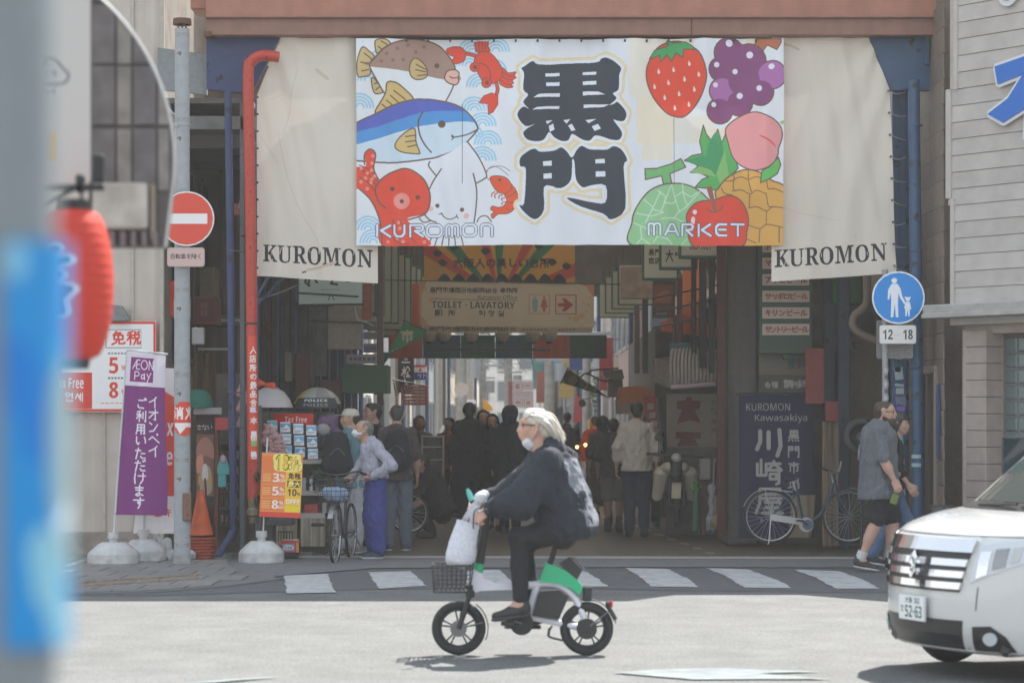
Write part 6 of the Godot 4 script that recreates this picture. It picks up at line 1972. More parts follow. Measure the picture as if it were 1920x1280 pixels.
func inner_signs():
	var wh := mt("sign_cream", K(.52,.50,.42), .5, "blotch", 1.0)
	# pale hanging sign and blank panel on the left
	page(256,128, C8(186,206,200), 0,0,118,54)
	for s in ["14,4 12,14 20,20", "28,6 34,14", "20,2 18,20", "58,8 66,6 60,16 72,18", "92,4 104,2", "90,12 108,10"]:
		stroke(s, 4, C8(50,60,58), false)
	for k in 9: box2(42 + k * 4,26,44.5 + k * 4,28.5, C8(140,160,156))
	stroke("58,38 56,46", 2, C8(90,100,96)); stroke("62,38 66,46", 2, C8(90,100,96))
	board("pale_hanging_sign", "pale green hanging sign with brush lettering under the left canvas", "sign", 560,515,678,570,29.6,.12, "pale_sign_print", mt("pale_sign", K(.40,.46,.44), .4))
	solo("sign_rod", "thin black rod across the pale green hanging sign", "rod", mb().cyl(W(556,549,29.4), W(672,556,29.4), .014,.014,6), ms.black_iron)
	solo("sign_rod", "thin black rod along the foot of the pale green hanging sign", "rod", mb().cyl(W(558,572,29.4), W(682,570,29.4), .014,.014,6), ms.black_iron)
	solo("sign_rod", "thin black rod across the blank brown panel", "rod", mb().cyl(W(582,601,30.3), W(698,606,30.3), .014,.014,6), ms.black_iron)
	solo("stay_wire", "slack wire stay from the lilac post to the pale sign", "wire", mb().tube(arc([W(480,562,27.5), W(520,550,28.0), W(562,532,29.4)], 5), .008,5), mt("wire_grey", K(.3,.3,.3), .5))
	solo("looped_cable", "loop of white cable beside the blank brown panel", "cable", mb().tube(arc([W(665,575,30), W(667,590,30), W(672,600,30), W(690,605,30), W(700,612,30)], 5), .01,5), mt("cable_white", g(.35), .5))
	solo("blank_signboard", "blank brown grey panel hanging behind the pale sign", "panel", sq(W(614,574,30.5), W(678,656,30.6), .01), mt("blank_brown", K(.27,.235,.19), .6, "streak", .8))
	page(64,256, C8(150,92,56), 0,0,20,70)
	for k in 4: frame2(3,4 + k * 16,17,17 + k * 16,1.6, C8(140,62,52)); 
	board("narrow_red_sign", "narrow tan sign with dull red characters beside the blank panel", "sign", 678,532,697,600,30.7,.1, "narrow_print", mt("narrow_body", K(.30,.2,.1), .5))
	for k in 4:
		page(96,48, [C8(96,96,94), C8(112,110,106), C8(108,106,104), C8(136,132,126)][k], 0,0,40,18)
		if k > 1:
			for i in 6: box2(4 + i * 6,6,8 + i * 6,12, C8(70,84,130))
		board("name_sign", "grey slat sign left of the arcade pillar, %s of four" % ["top", "second", "third", "lowest and widest"][k], "sign", [681,681,681,649][k], [602,622,644,664][k], 706, [618,636,661,682][k], 31.2,.06, "slat_print_%d" % k, mt("slat_body", K(.12,.12,.12), .5), "slat signs beside the left pillar")
	var gr := thing("green_awning", "dark green awning in the shade on the left of the arcade", "awning", W(682,738,31.5))
	wq("canopy", mb().prism(pts("0,0 .60,0 .60,.36 .10,.38 0,.33"), .8, TX(W(644,737,31.6))), mt("awning_green", K(.045,.105,.06), .8), gr)
	wq("leg", mb().cyl(W(645,737,31.4), W(645,800,31.4), .012,.012,6), ms.rail_grey, gr)
	var pill := solo("arcade_pillar", "brown pillar with signs at the left side of the lane", "pillar", sq(W(706,460,32.4), W(719,760,32.6), .01), mt("pillar_brown", K(.14,.085,.075), .6, "streak", .8))
	# green framed light boxes, two receding rows
	var fr := mt("box_green", K(.03,.13,.07), .5)
	var fc := mt("box_face", K(.50,.49,.38), .45)
	var make := func(w: float, h: float, label: String, print: Material) -> Node3D:
		var o := thing("light_box_sign", label, "sign", Vector3.ZERO, "green framed light boxes along the arcade")
		put("frame", mb().box(V3(0, h / 2,0), V3(w, h, .16), .008), fr, o)
		put("face", mb().box(V3(0, h / 2,0), V3(w - .05, h - .06,.166), .004), fc, o)
		if print:
			var q := mb()
			q.quad(V3(-w / 2 + .03, h - .04,.086), V3(w / 2 - .03, h - .04,.086), V3(w / 2 - .03,.04,.086), V3(-w / 2 + .03,.04,.086), V3(0,0,1))
			put("print", q, print, o)
		for s in [-1,1]:
			put("hanger", mb().cyl(V3(s * w * .35, h, 0), V3(s * w * .35, h + .5,0), .008,.008,5), ms.black_iron, o)
		return o
	var first: Node3D
	for k in 9:
		var at := V3(-2.16 + k * .035,3.0 + (k % 2) * .05,-32.8 - k * 1.45)
		var lb: String = "green framed light box on the arcade's left, %s from the front" % ["first", "second", "third", "fourth", "fifth", "sixth", "seventh", "eighth", "ninth"][k]
		if k == 0:
			first = make.call(.62,1.25, lb, null)
			first.position = at
		else:
			copy(first, at, lb)
	var dk := C8(62,62,56)
	page(192,96, C8(206,206,186), 0,0,74,32)
	jp("杉", 8,0,15,15,2.2, dk); dot(37,6,6, C8(170,80,70)); jp("本", 52,0,15,15,2.2, dk); latin("063-1021", 16,19,42,8, C8(150,80,70))
	var m1 := done("box_print_1", .5)
	page(192,128, C8(206,206,186), 0,0,66,50)
	for k in 5: box2(8 + k * 6,5,12 + k * 6,12, C8(176,90,80))
	jp("クリーニグ", 8,16,8,9,1.3, C8(170,90,80)); jp("大", 8,30,14,14,2.2, dk); for_blocks(26,33,5, dk)
	var m2 := done("box_print_2", .5)
	page(128,128, C8(206,206,186), 0,0,60,70)
	jp("黒門", 8,24,10,12,1.5, dk); jp("商店", 8,38,10,12,1.5, dk)
	var m3 := done("box_print_3", .5)
	for q in [[1312,485,30.0,.52,.52, m1, "light box sign with red phone figures under the apple"], [1272,506,31.4,.50,.62, m2, "light box sign with red and black characters, second in the right row"], [1238,526,33.0,.50,.66, m3, "light box sign with four small characters, third in the right row"]]:
		var b: Node3D = make.call(q[3], q[4], q[6], q[5])
		b.position = W(q[0], q[1], q[2])
	solo("blank_sign_box", "blank peach coloured sign box in the right row of light boxes", "sign", sq(W(1165,500,35), W(1223,561,35.15), .012), mt("peach_face", K(.44,.32,.23), .5, "blotch", 1.0))
	for k in 4:
		copy(first, V3(wx(1180 - k * 13,37 + k * 1.9) + .1, wy(572 + k * 8,37 + k * 1.9), -37 - k * 1.9), "green framed light box on the arcade's right, %s behind the peach box" % ["first", "second", "third", "fourth"][k]).scale = V3(.9,.5,1)
	page(96,160, C8(104,74,54), 0,0,40,66)
	box2(3,6,37,40, C8(150,92,60)); blob("6,30 14,18 26,16 34,28 30,36 12,37", C8(178,112,70)); frame2(1,1,39,65,1.5, C8(84,70,60)); latin("STAND", 6,46,28,7, C8(130,100,84)); for_blocks(6,56,4, C8(140,130,116))
	board("food_sign", "brown food picture sign under the right row of light boxes", "sign", 1224,528,1266,596,33.4,.1, "food_sign_print", mt("food_body", K(.12,.08,.06), .5))
	# beer signs: one green framed case, six lettered slats
	var bc := thing("beer_sign_case", "green case of six white slats lettered in red on the right", "sign", W(1475,665,29.0))
	wq("case", sq(W(1424,440,29.0), W(1520,664,29.2), .01), mt("case_green", K(.035,.075,.05), .5), bc)
	wq("drop", mb().prism(pts("-.06,0 .06,0 .03,-.07 -.03,-.07"), .08, TX(W(1475,664,29.1))), ms.case_green, bc)
	var bt := ["ト", "マリー", "アサヒビール", "サッポロビール", "キリンビール", "サントリービール"]
	for k in 6:
		page(256,64, C8(190,176,160), 0,0,88,22)
		frame2(1,1,87,21,1.2, C8(206,196,180))
		var n: int = bt[k].length()
		jp(bt[k], 5,5,12, minf(14.0,80.0 / n), 2.2, C8(140,48,44))
		var sl := wq("slat", sq(W(1430,452 + k * 31,28.98), W(1518,473 + k * 31,29.0), .006), mt("slat_cream", K(.34,.30,.25), .5), bc)
		var q := mb()
		q.quad(W(1430,452 + k * 31,28.976), W(1518,452 + k * 31,28.976), W(1518,473 + k * 31,28.976), W(1430,473 + k * 31,28.976), V3(0,0,1))
		put("print", null, done("beer_%d" % k, .5), sl, q.mesh(base_of(sl)))
	page(256,96, C8(112,106,88), 0,0,96,36)
	jp("世界の", 8,12,12,13,1.5, C8(96,112,108)); jp("食料品", 52,8,18,19,2.6, C8(60,82,80))
	board("food_board", "olive board with green characters under the beer sign case", "sign", 1424,664,1520,703,29.3,.1, "food_board_print", mt("olive_board", K(.16,.145,.10), .6))
	page(256,96, C8(84,80,76), 0,0,96,36)
	jp("各種", 10,12,12,13,1.6, C8(176,172,164)); jp("調味料", 46,8,17,18,2.4, C8(180,176,168))
	board("seasoning_board", "grey board with white characters above the navy hanging", "sign", 1424,704,1520,738,29.3,.1, "seasoning_print", mt("grey_board", K(.10,.095,.09), .6))
	for q in [[1511,653,1545,757,28.6], [1548,752,1572,790,28.5]]:
		solo("red_signboard", "dull red panel %s" % ("hanging beside the beer signs" if q[0] == 1511 else "on top of the wooden post by the parked bicycle"), "panel", sq(W(q[0], q[1], q[4]), W(q[2], q[3], q[4] + .06), .006), mt("dull_red", K(.24,.045,.035), .6, "streak", 1.0))
	solo("green_sign", "green shop sign lit in the gap behind the right canvas", "sign", sq(W(1562,500,29.2), W(1614,570,29.3), .01), mt("sign_green", K(.02,.15,.04), .5))
	page(96,48, C8(100,98,92), 0,0,46,24)
	latin("nt", 16,6,26,12, C8(40,40,40))
	board("nt_board", "grey board ending in nt behind the blue walking sign", "sign", 1563,632,1612,660,29.6,.04, "nt_print", ms.grey_board)
	var wpst := thing("plank_post", "three old planks standing upright behind the parked bicycle", "post", W(1558,1030,28.6))
	for k in 3:
		wq("plank", sq(W(1543 + k * 10,790,28.6 + k * .01), W(1552 + k * 10,1025 - k, 28.66), .006), [ms.old_wood, mt("old_wood_b", K(.27,.20,.15), .8, "wood", .6), ms.old_wood][k], wpst)
	# navy cloth with white lettering
	page(512,1024, C8(40,40,66), 0,0,140,270)
	var cr := C8(164,160,154)
	latin("KUROMON", 14,18,82,14, cr, false, false); latin("Kawasakiya", 30,38,98,17, cr, false, false)
	for s in ["40,70 40,90 34,104", "56,72 56,102", "76,68 78,98 72,116"]:
		line(pts(s), 8, cr)
	gl("崎", 32,124,48,5.5, cr); gl("屋", 32,176,50,6, cr)
	jp("黒門市場", 92,68,22,30,2.6, cr, true)
	var nv := thing("navy_hanging", "navy cloth hanging with white brush lettering on the right", "hanging", W(1455,1010,29.0))
	wq("cloth", cloth(func(u, v): return lf(1386,1526, u), func(u, v): return lf(738,1008, v), 29.0,20,30,.02,44,2.0), done("navy_print", .9), nv)
	wq("rod", mb().cyl(W(1380,738,29.0), W(1530,738,29.0), .015,.015,8), ms.black_iron, nv)
	# overhead banners in the middle of the lane
	page(512,256, C8(226,170,74), 795,440,1078,530)
	for k in 13:
		var a := PI * (k + .5) / 13.0
		var c := V2(936,560)
		var e := PI / 40.0
		fillp(PV([c, c + V2(cos(a - e), -sin(a - e)) * 260, c + V2(cos(a + e), -sin(a + e)) * 260]), [C8(66,128,84), C8(210,92,64), C8(226,170,74)][k % 3])
	for q in [[820,474], [830,492], [910,470], [1035,490], [1062,498], [850,462], [1010,460]]:
		blob("%f,%f %f,%f %f,%f %f,%f" % [q[0] - 8, q[1], q[0], q[1] - 6, q[0] + 9, q[1] + 1, q[0], q[1] + 8], C8(70,66,60), null)
	jp("大阪人の美しい台所", 850,484,18,20.4,2.6, C8(58,56,56))
	for k in 9:
		blob("%f,530 %f,518 %f,513 %f,519 %f,530" % [820 + k * 27,826 + k * 27,833 + k * 27,841 + k * 27,845 + k * 27], C8(52,54,60))
	var yb := thing("ray_banner", "yellow overhead banner with red and green rays", "banner", W(936,530,38))
	wq("cloth", cloth(func(u, v): return lf(795,1078, u), func(u, v): return lf(440,530, v), 38,24,8,.03,51), done("ray_print", .85,.1), yb)
	page(1024,320, C8(214,198,168), 787,528,1115,625)
	var og := C8(208,150,100)
	fillp(pts("787,528 800,528 790,560 790,605 806,625 787,625"), C8(204,158,120)); fillp(pts("1082,528 1115,528 1115,560 1100,536"), C8(204,146,112))
	for q in [[797,545,4], [812,552,5], [825,548,3], [806,572,4], [818,566,3], [1092,600,6], [1082,606,7], [1100,590,3], [1104,575,4], [1095,570,3], [1108,560,3], [1070,604,4]]:
		dot(q[0], q[1], q[2], C8(214,172,120))
	var ink := C8(66,66,72)
	jp("黒門市場商店街振興組合", 806,541,11.5,11.6,1.5, ink); jp("事務所", 938,540,11.5,11.4,1.5, ink)
	latin("Kuromon Office", 897,556,73,10, ink, false, false)
	line(pts("806,566 970,568"), 1.2, ink)
	latin("TOILET · LAVATORY", 810,571,156,15, ink)
	jp("厠所", 816,590,14,25,1.8, ink); jp("화장실", 898,590,14,18,1.7, ink)
	frame2(993,554,1031,596,1.2, C8(186,120,110)); frame2(1043,554,1081,596,1.8, C8(182,72,68))
	dot(1004,560,2.6, C8(134,166,166)); fillp(pts("999,564 1009,564 1009,580 1007,592 1001,592 999,580"), C8(134,166,166))
	dot(1021,560,2.6, C8(196,96,94)); fillp(pts("1018,564 1024,564 1028,582 1024,582 1023,592 1019,592 1018,582 1014,582"), C8(196,96,94))
	fillp(pts("1047,572 1060,572 1054,562 1061,562 1076,576 1061,590 1054,590 1060,580 1047,580"), C8(178,68,66))
	var tb := thing("toilet_banner", "cream overhead banner pointing to the toilets with a red arrow", "banner", W(950,625,35.5))
	wq("cloth", cloth(func(u, v): return lf(787,1114, u), func(u, v): return lf(lf(527,531, u), lf(610,614, u), v) , 35.5,30,8,.02,61), done("toilet_print", .85,.12), tb)
	wq("cord", mb().cyl(W(690,524,35.5), W(1200,534,35.5), .008,.008,5), ms.wire_black, tb)
	page(512,48, C8(204,190,160), 830,608,1052,625)
	jp("黒門市場商店街振興組合", 832,610,11,10.8,1.2, C8(96,92,88)); for_blocks(958,615,7, C8(150,138,118)); for_blocks(1006,615,5, C8(150,138,118))
	board("association_strip", "narrow cream strip with small dark characters under the toilet banner", "sign", 800,611,1110,624,36.2,.02, "strip_print", mt("strip_cream", K(.48,.42,.33), .7))
	# paper lanterns on a beam
	var bm := solo("lantern_beam", "dark steel beam that carries the row of cream lanterns", "beam", sq(W(800,653,38.5), W(1032,658,38.6), .006), mt("beam_dark", K(.04,.05,.06), .5))
	var lt := mt("lantern_paper", K(.50,.44,.33), .8)
	lt.backlight_enabled = true
	lt.backlight = K(.2,.18,.14)
	var l0: Node3D
	for k in 6:
		var lb: String = "cream paper lantern hanging under the toilet banner, %s from the left" % ["first", "second", "third", "fourth", "fifth", "sixth"][k]
		var at := W([806,832,884,942,1000,1030][k], 644,38.2)
		if k == 0:
			l0 = thing("paper_lantern", lb, "lantern", at, "cream lanterns over the lane")
			var pr := []
			for i in 13:
				var a := PI * (i / 12.0)
				pr.append(V2((.035 + .085 * pow(sin(a), .5)) * (1.0 + .025 * (i % 2)), .02 + .30 * i / 12.0))
			put("shade", mb().lathe(pr, Vector3.ZERO, Basis(), 16), lt, l0)
			put("ring", mb().cyl(V3(0,0,0), V3(0,.025,0), .05,.05,12), ms.black_iron, l0)
			put("ring", mb().cyl(V3(0,.315,0), V3(0,.34,0), .05,.05,12), ms.black_iron, l0)
		else:
			copy(l0, at, lb)
	var cols := [K(.50,.10,.03), K(.04,.10,.13), K(.04,.12,.05), K(.04,.10,.13), K(.50,.10,.03), K(.035,.10,.05)]
	var xs := [728.0,793.0,864.0,929.0,999.0,1069.0,1138.0]
	for k in 6:
		solo("colour_banner", "%s panel of the coloured strip across the lane, %s" % [["orange", "blue", "green", "second blue", "second orange", "dark green"][k], ["at the left end", "beside the left orange one", "in the middle left", "in the middle", "right of the middle", "at the right end"][k]], "panel", sq(W(xs[k], 628,39.6), W(xs[k + 1] - .6,672,39.65), .004), mt("strip_%d" % [0,1,2,1,0,3][k], cols[k], .6, "streak", .8), "colour panels across the lane")
	for q in [[738,532,786,592,41.0, "upper"], [742,590,790,640,40.5, "lower"]]:
		solo("orange_drape", "orange drape hanging at the left of the toilet banner, %s one" % q[5], "drape", cloth(func(u, v): return lf(q[0], q[2], u), func(u, v): return lf(q[1], q[3], v), q[4], 8,8,.04,70), mt("drape_orange", K(.55,.11,.03), .8))
	# green pennant and brown pennant
	page(192,128, C8(50,140,90), 0,0,72,70)
	gl("市", 24,18,26,4, C8(206,196,160)); for k in 5: dot(8 + k * 9,62 - k * 4,1.4, C8(206,196,160))
	var pn := thing("green_pennant", "green triangular pennant with a cream character on the left", "pennant", W(735,665,35))
	var pv := mb().prism(PV([V2(wx(728,34), wy(664,34)), V2(wx(756,34), wy(604,34)), V2(wx(797,34), wy(621,34)), V2(wx(790,34), wy(632,34))]), .01, TX(V3(0,0,-34)))
	wq("cloth", pv, done("pennant_green", .85), pn)
	wq("pole", mb().cyl(W(755,600,34), W(800,620,34), .012,.012,6), ms.black_iron, pn)
	solo("green_streamer", "green streamer twisting down from the green pennant", "streamer", mb().sheet(3,16, func(u, v): return W(lf(724,704, v) + (u - .5) * 16 * (.5 + .5 * sin(v * 9.0 + 1.0)), lf(660,740, v), 34.2) + V3(0,0, sin(v * 8.0) * .08 * (u - .5))), mt("streamer_green", K(.03,.16,.08), .8))
	page(192,96, C8(64,62,48), 0,0,90,60)
	frame2(4,4,86,56,2.0, C8(150,136,90)); blob("14,20 26,14 30,24 22,34 14,30", C8(140,126,84)); stroke("36,20 48,30 44,40", 4, C8(140,126,84)); stroke("54,24 66,36 60,44", 4, C8(140,126,84))
	var pb := thing("brown_pennant", "dark brown tapering pennant with ochre pattern at the lane's end", "pennant", W(1100,748,40))
	wq("cloth", mb().prism(PV([V2(wx(1052,40), wy(717,40)), V2(wx(1065,40), wy(690,40)), V2(wx(1145,40), wy(748,40)), V2(wx(1120,40), wy(738,40))]), .01, TX(V3(0,0,-40))), done("pennant_brown", .85), pb)
	wq("pole", mb().cyl(W(1050,720,40), W(1066,688,40), .01,.01,6), ms.black_iron, pb)
	for q in [[1100,696,1160,690, "upper"], [1088,702,1150,712, "lower"]]:
		solo("bracket_arm", "black bracket arm above the brown pennant, %s" % q[4], "bracket", mb().tube(arc([W(q[0], q[1] + 6,41), W(q[0] + 12, q[1] - 2,41), W(q[2] - 20, q[3] + 2,41), W(q[2], q[3], 41)], 4), .018,6), ms.black_iron)
	var eave := thing("grey_eave", "small grey tiled eave at the right end of the lane", "eave", W(1148,745,41.5))
	wq("roof", mb().prism(pts("0,0 .34,-.02 .30,.14 -.04,.1"), .9, TX(W(1132,708,41.5))), mt("eave_grey", K(.22,.21,.20), .7), eave)
	wq("wall", sq(W(1140,710,41.8), W(1166,745,42.2), .01), mt("eave_wall", K(.46,.36,.32), .8), eave)
	# right hand stalls
	var aw := thing("ribbed_awning", "curved ribbed grey awning on the right of the lane", "awning", W(1300,725,31))
	for k in 13:
		var m := mb()
		var p := []
		for i in 9:
			var t := i / 8.0
			p.append(W(lf(1344,1258, pow(t, .75)) + .0, lf(650,724,1.0 - cos(t * 1.45)), 31) + V3(0,-sin(t * 1.5) * .0,0))
		var a := W(1346 - k * 7.0,651 + k * .4,31.2 )
		var b := W(1341 - k * 6.9,718 + k * .45,30.6)
		m.tube(arc([a, a.lerp(b, .35) + V3(-.02,.02,.12), a.lerp(b, .75) + V3(-.01,.02,.16), b], 4), .026,6)
		wq("rib", m, mt("awning_ribbed_%d" % (k % 2), K(.26,.235,.21) if k % 2 else K(.22,.20,.18), .5), aw)
	wq("valance", mb().tube(arc([W(1342,719,30.58), W(1300,723,30.55), W(1258,726,30.58)], 4), .03,8), mt("valance_pink", K(.40,.30,.30), .6), aw)
	solo("teal_fascia", "teal fascia board above the curved ribbed awning", "fascia", sq(W(1256,642,31.6), W(1348,662,31.7), .008), mt("teal_board", K(.035,.15,.17), .5, "streak", 1.0))
	solo("gold_side_sheet", "mustard side panel left of the curved ribbed awning", "panel", mb().prism(PV([V2(wx(1256,31.7), wy(664,31.7)), V2(wx(1288,31.7), wy(662,31.7)), V2(wx(1262,31.7), wy(720,31.7)), V2(wx(1256,31.7), wy(722,31.7))]), .05, TX(V3(0,0,-31.7))), mt("gold_board", K(.20,.12,.03), .6))
	for k in 4:
		solo("roof_sheet", "weathered corrugated sheet over the right stalls, %s from the front" % ["first", "second", "third", "fourth"][k], "roof sheet", sq(W(1228 + k * 7,672 + k * 1.0,32.2), W(1234.4 + k * 7,718 + k * 3,32.3), .006), mt("old_sheet_%d" % (k % 2), K(.30,.25,.20) if k % 2 else K(.26,.23,.20), .7, "streak", 1.0), "weathered sheets over the right stalls")
	page(192,192, C8(150,140,126), 0,0,105,100)
	blob("20,14 38,12 38,6 48,6 48,12 66,14 64,28 54,30 66,54 44,50 20,56 30,30 20,28", C8(112,48,44), null, 0, false); blob("18,72 66,72 66,84 54,84 62,98 20,98 28,84 18,84", C8(112,48,44), null, 0, false)
	jp("さな", 86,10,12,16,1.8, C8(110,104,98), true); jp("本大", 86,46,12,16,1.8, C8(110,104,98), true)
	board("white_stall_wall", "pale stall wall with dull red characters behind the scooter", "wall board", 1250,738,1352,838,32.6,.06, "stall_wall_print", mt("stall_pale", K(.32,.29,.25), .7, "blotch", .8))
	solo("stall_wall_base", "grey lower wall under the pale board behind the scooter", "wall", sq(W(1250,838,32.6), W(1352,1002,32.7), .004), mt("stall_grey", K(.17,.165,.155), .8, "blotch", .8))
	var rn := thing("red_nobori", "slanting red nobori banner behind the white sweater man", "banner", W(1228,905,33.5))
	wq("cloth", mb().prism(PV([V2(wx(1206,33.5), wy(742,33.5)), V2(wx(1230,33.5), wy(742,33.5)), V2(wx(1246,33.5), wy(905,33.5)), V2(wx(1226,33.5), wy(905,33.5))]), .015, TX(V3(0,0,-33.5))), mt("nobori_red_cloth", K(.36,.055,.03), .8, "cloth", 4.0), rn)
	wq("pole", mb().cyl(W(1233,745,33.5), W(1250,920,33.5), .012,.012,6), mt("pole_blue", K(.12,.2,.26), .5), rn)
	for k in 4:
		wq("print_block", sq(W(1214 + k * 3.4,756 + k * 16,33.48), W(1226 + k * 3.4,768 + k * 16,33.49), .002), mt("block_pale", K(.38,.30,.24), .7), rn)
	solo("orange_cover", "orange tarpaulin cover above the white sweater man's head", "cover", mb().prism(pts("-.30,0 .22,.02 .20,.16 -.05,.24 -.30,.22"), .5, TX(W(1200,755,34.5))), mt("cover_orange", K(.42,.11,.02), .7))
	solo("striped_curtain", "pale striped plastic curtain left of the orange cover", "curtain", cloth(func(u, v): return lf(1155,1185, u), func(u, v): return lf(738,776, v), 36,12,4,.05,77,6.0), mt("stripe_pale", K(.36,.25,.20), .6))
	var ot := mt("tarp_orange", K(.72,.22,.05), .7)
	ot.backlight_enabled = true
	ot.backlight = K(.9,.5,.3)
	solo("orange_tarp", "sunlit orange tarpaulin between the columns on the right", "tarpaulin", cloth(func(u, v): return lf(1280,1314, u), func(u, v): return lf(480,600, v), 33.5,8,10,.03,81), ot)
	solo("lower_orange_tarp", "lower edge of orange tarpaulin over the right stall roofs", "tarpaulin", mb().prism(PV([V2(wx(1240,32.8), wy(604,32.8)), V2(wx(1282,32.8), wy(588,32.8)), V2(wx(1345,32.8), wy(612,32.8)), V2(wx(1345,32.8), wy(634,32.8)), V2(wx(1240,32.8), wy(620,32.8))]), .05, TX(V3(0,0,-32.8))), ms.drape_orange)

func for_blocks(x: float, y: float, n: int, c: Color):   # small print too small to read
	for k in n:
		box2(x + k * 5, y + (k % 2) * .6, x + k * 5 + 3.6, y + 4, c)
# ---------------------------------------------------------------- bicycles, scooter, van, e-bike
func wheel(o: Node3D, c: Vector3, ax: Vector3, R: float, tyre: float, rim: Material, spokes: int, fat := false) -> Node3D:
	var h := Node3D.new()
	h.name = "wheel"
	var k := 1
	while o.has_node(NodePath(h.name)):
		h.name = "wheel_%03d" % k
		k += 1
	o.add_child(h, true)
	h.position = c
	put("tyre", mb().torus(Vector3.ZERO, ax, R - tyre, tyre, 36,8,.9), mt("rubber", g(.035), .85), h)
	var a1 := ax.cross(Vector3.UP).normalized()
	var a2 := Vector3.UP
	if fat:   # cast wheel: rim band and five pairs of spokes
		put("rim", mb().torus(Vector3.ZERO, ax, R - tyre * 2.0,.008,36,6,2.2), rim, h)
		var m := mb()
		for i in 5:
			for s in [-.16,.16]:
				var a: float = TAU * i / 5 + .3
				var d1 := a1 * cos(a) + a2 * sin(a)
				var b: float = a + s
				var d2 := a1 * cos(b) + a2 * sin(b)
				m.tube([d1.lerp(d2,.5) * .03, d2 * (R - tyre * 1.9)], .0062,6)
		put("spokes", m, rim, h)
	else:
		put("rim", mb().torus(Vector3.ZERO, ax, R - tyre * 1.8,.010,40,6), rim, h)
		var m := mb()
		for i in spokes:
			var a := TAU * i / spokes
			var b := a + (.5 if i % 2 else -.5)
			m.tube([(a1 * cos(b) + a2 * sin(b)) * .025 + ax * (.02 if i % 2 else -.02), (a1 * cos(a) + a2 * sin(a)) * (R - tyre * 1.8)], .0018,3, false)
		put("spokes", m, rim, h)
	put("hub", mb().cyl(ax * -.04, ax * .04,.022 if not fat else .035,.022 if not fat else .035,12), mt("hub_metal", g(.2), .4, "", 1,.6), h)
	return h

func arch(c: Vector3, ax: Vector3, R: float, a0: float, a1: float, w: float, t := .006, n := 14) -> MB:   # mudguard: a bent strip
	var x := ax.cross(Vector3.UP).normalized()
	var m := mb()
	for i in n:
		var f := []
		for e in [i, i + 1]:
			var a: float = lf(a0, a1, float(e) / n)
			var d := x * cos(a) + Vector3.UP * sin(a)
			f.append([c + d * (R + t) + ax * w, c + d * (R + t) - ax * w, c + d * R + ax * w, c + d * R - ax * w, d])
		m.quad(f[0][0], f[0][1], f[1][1], f[1][0], f[0][4])
		m.quad(f[0][2], f[0][3], f[1][3], f[1][2], -f[0][4])
		m.quad(f[0][0], f[1][0], f[1][2], f[0][2], ax)
		m.quad(f[0][1], f[1][1], f[1][3], f[0][3], -ax)
	return m

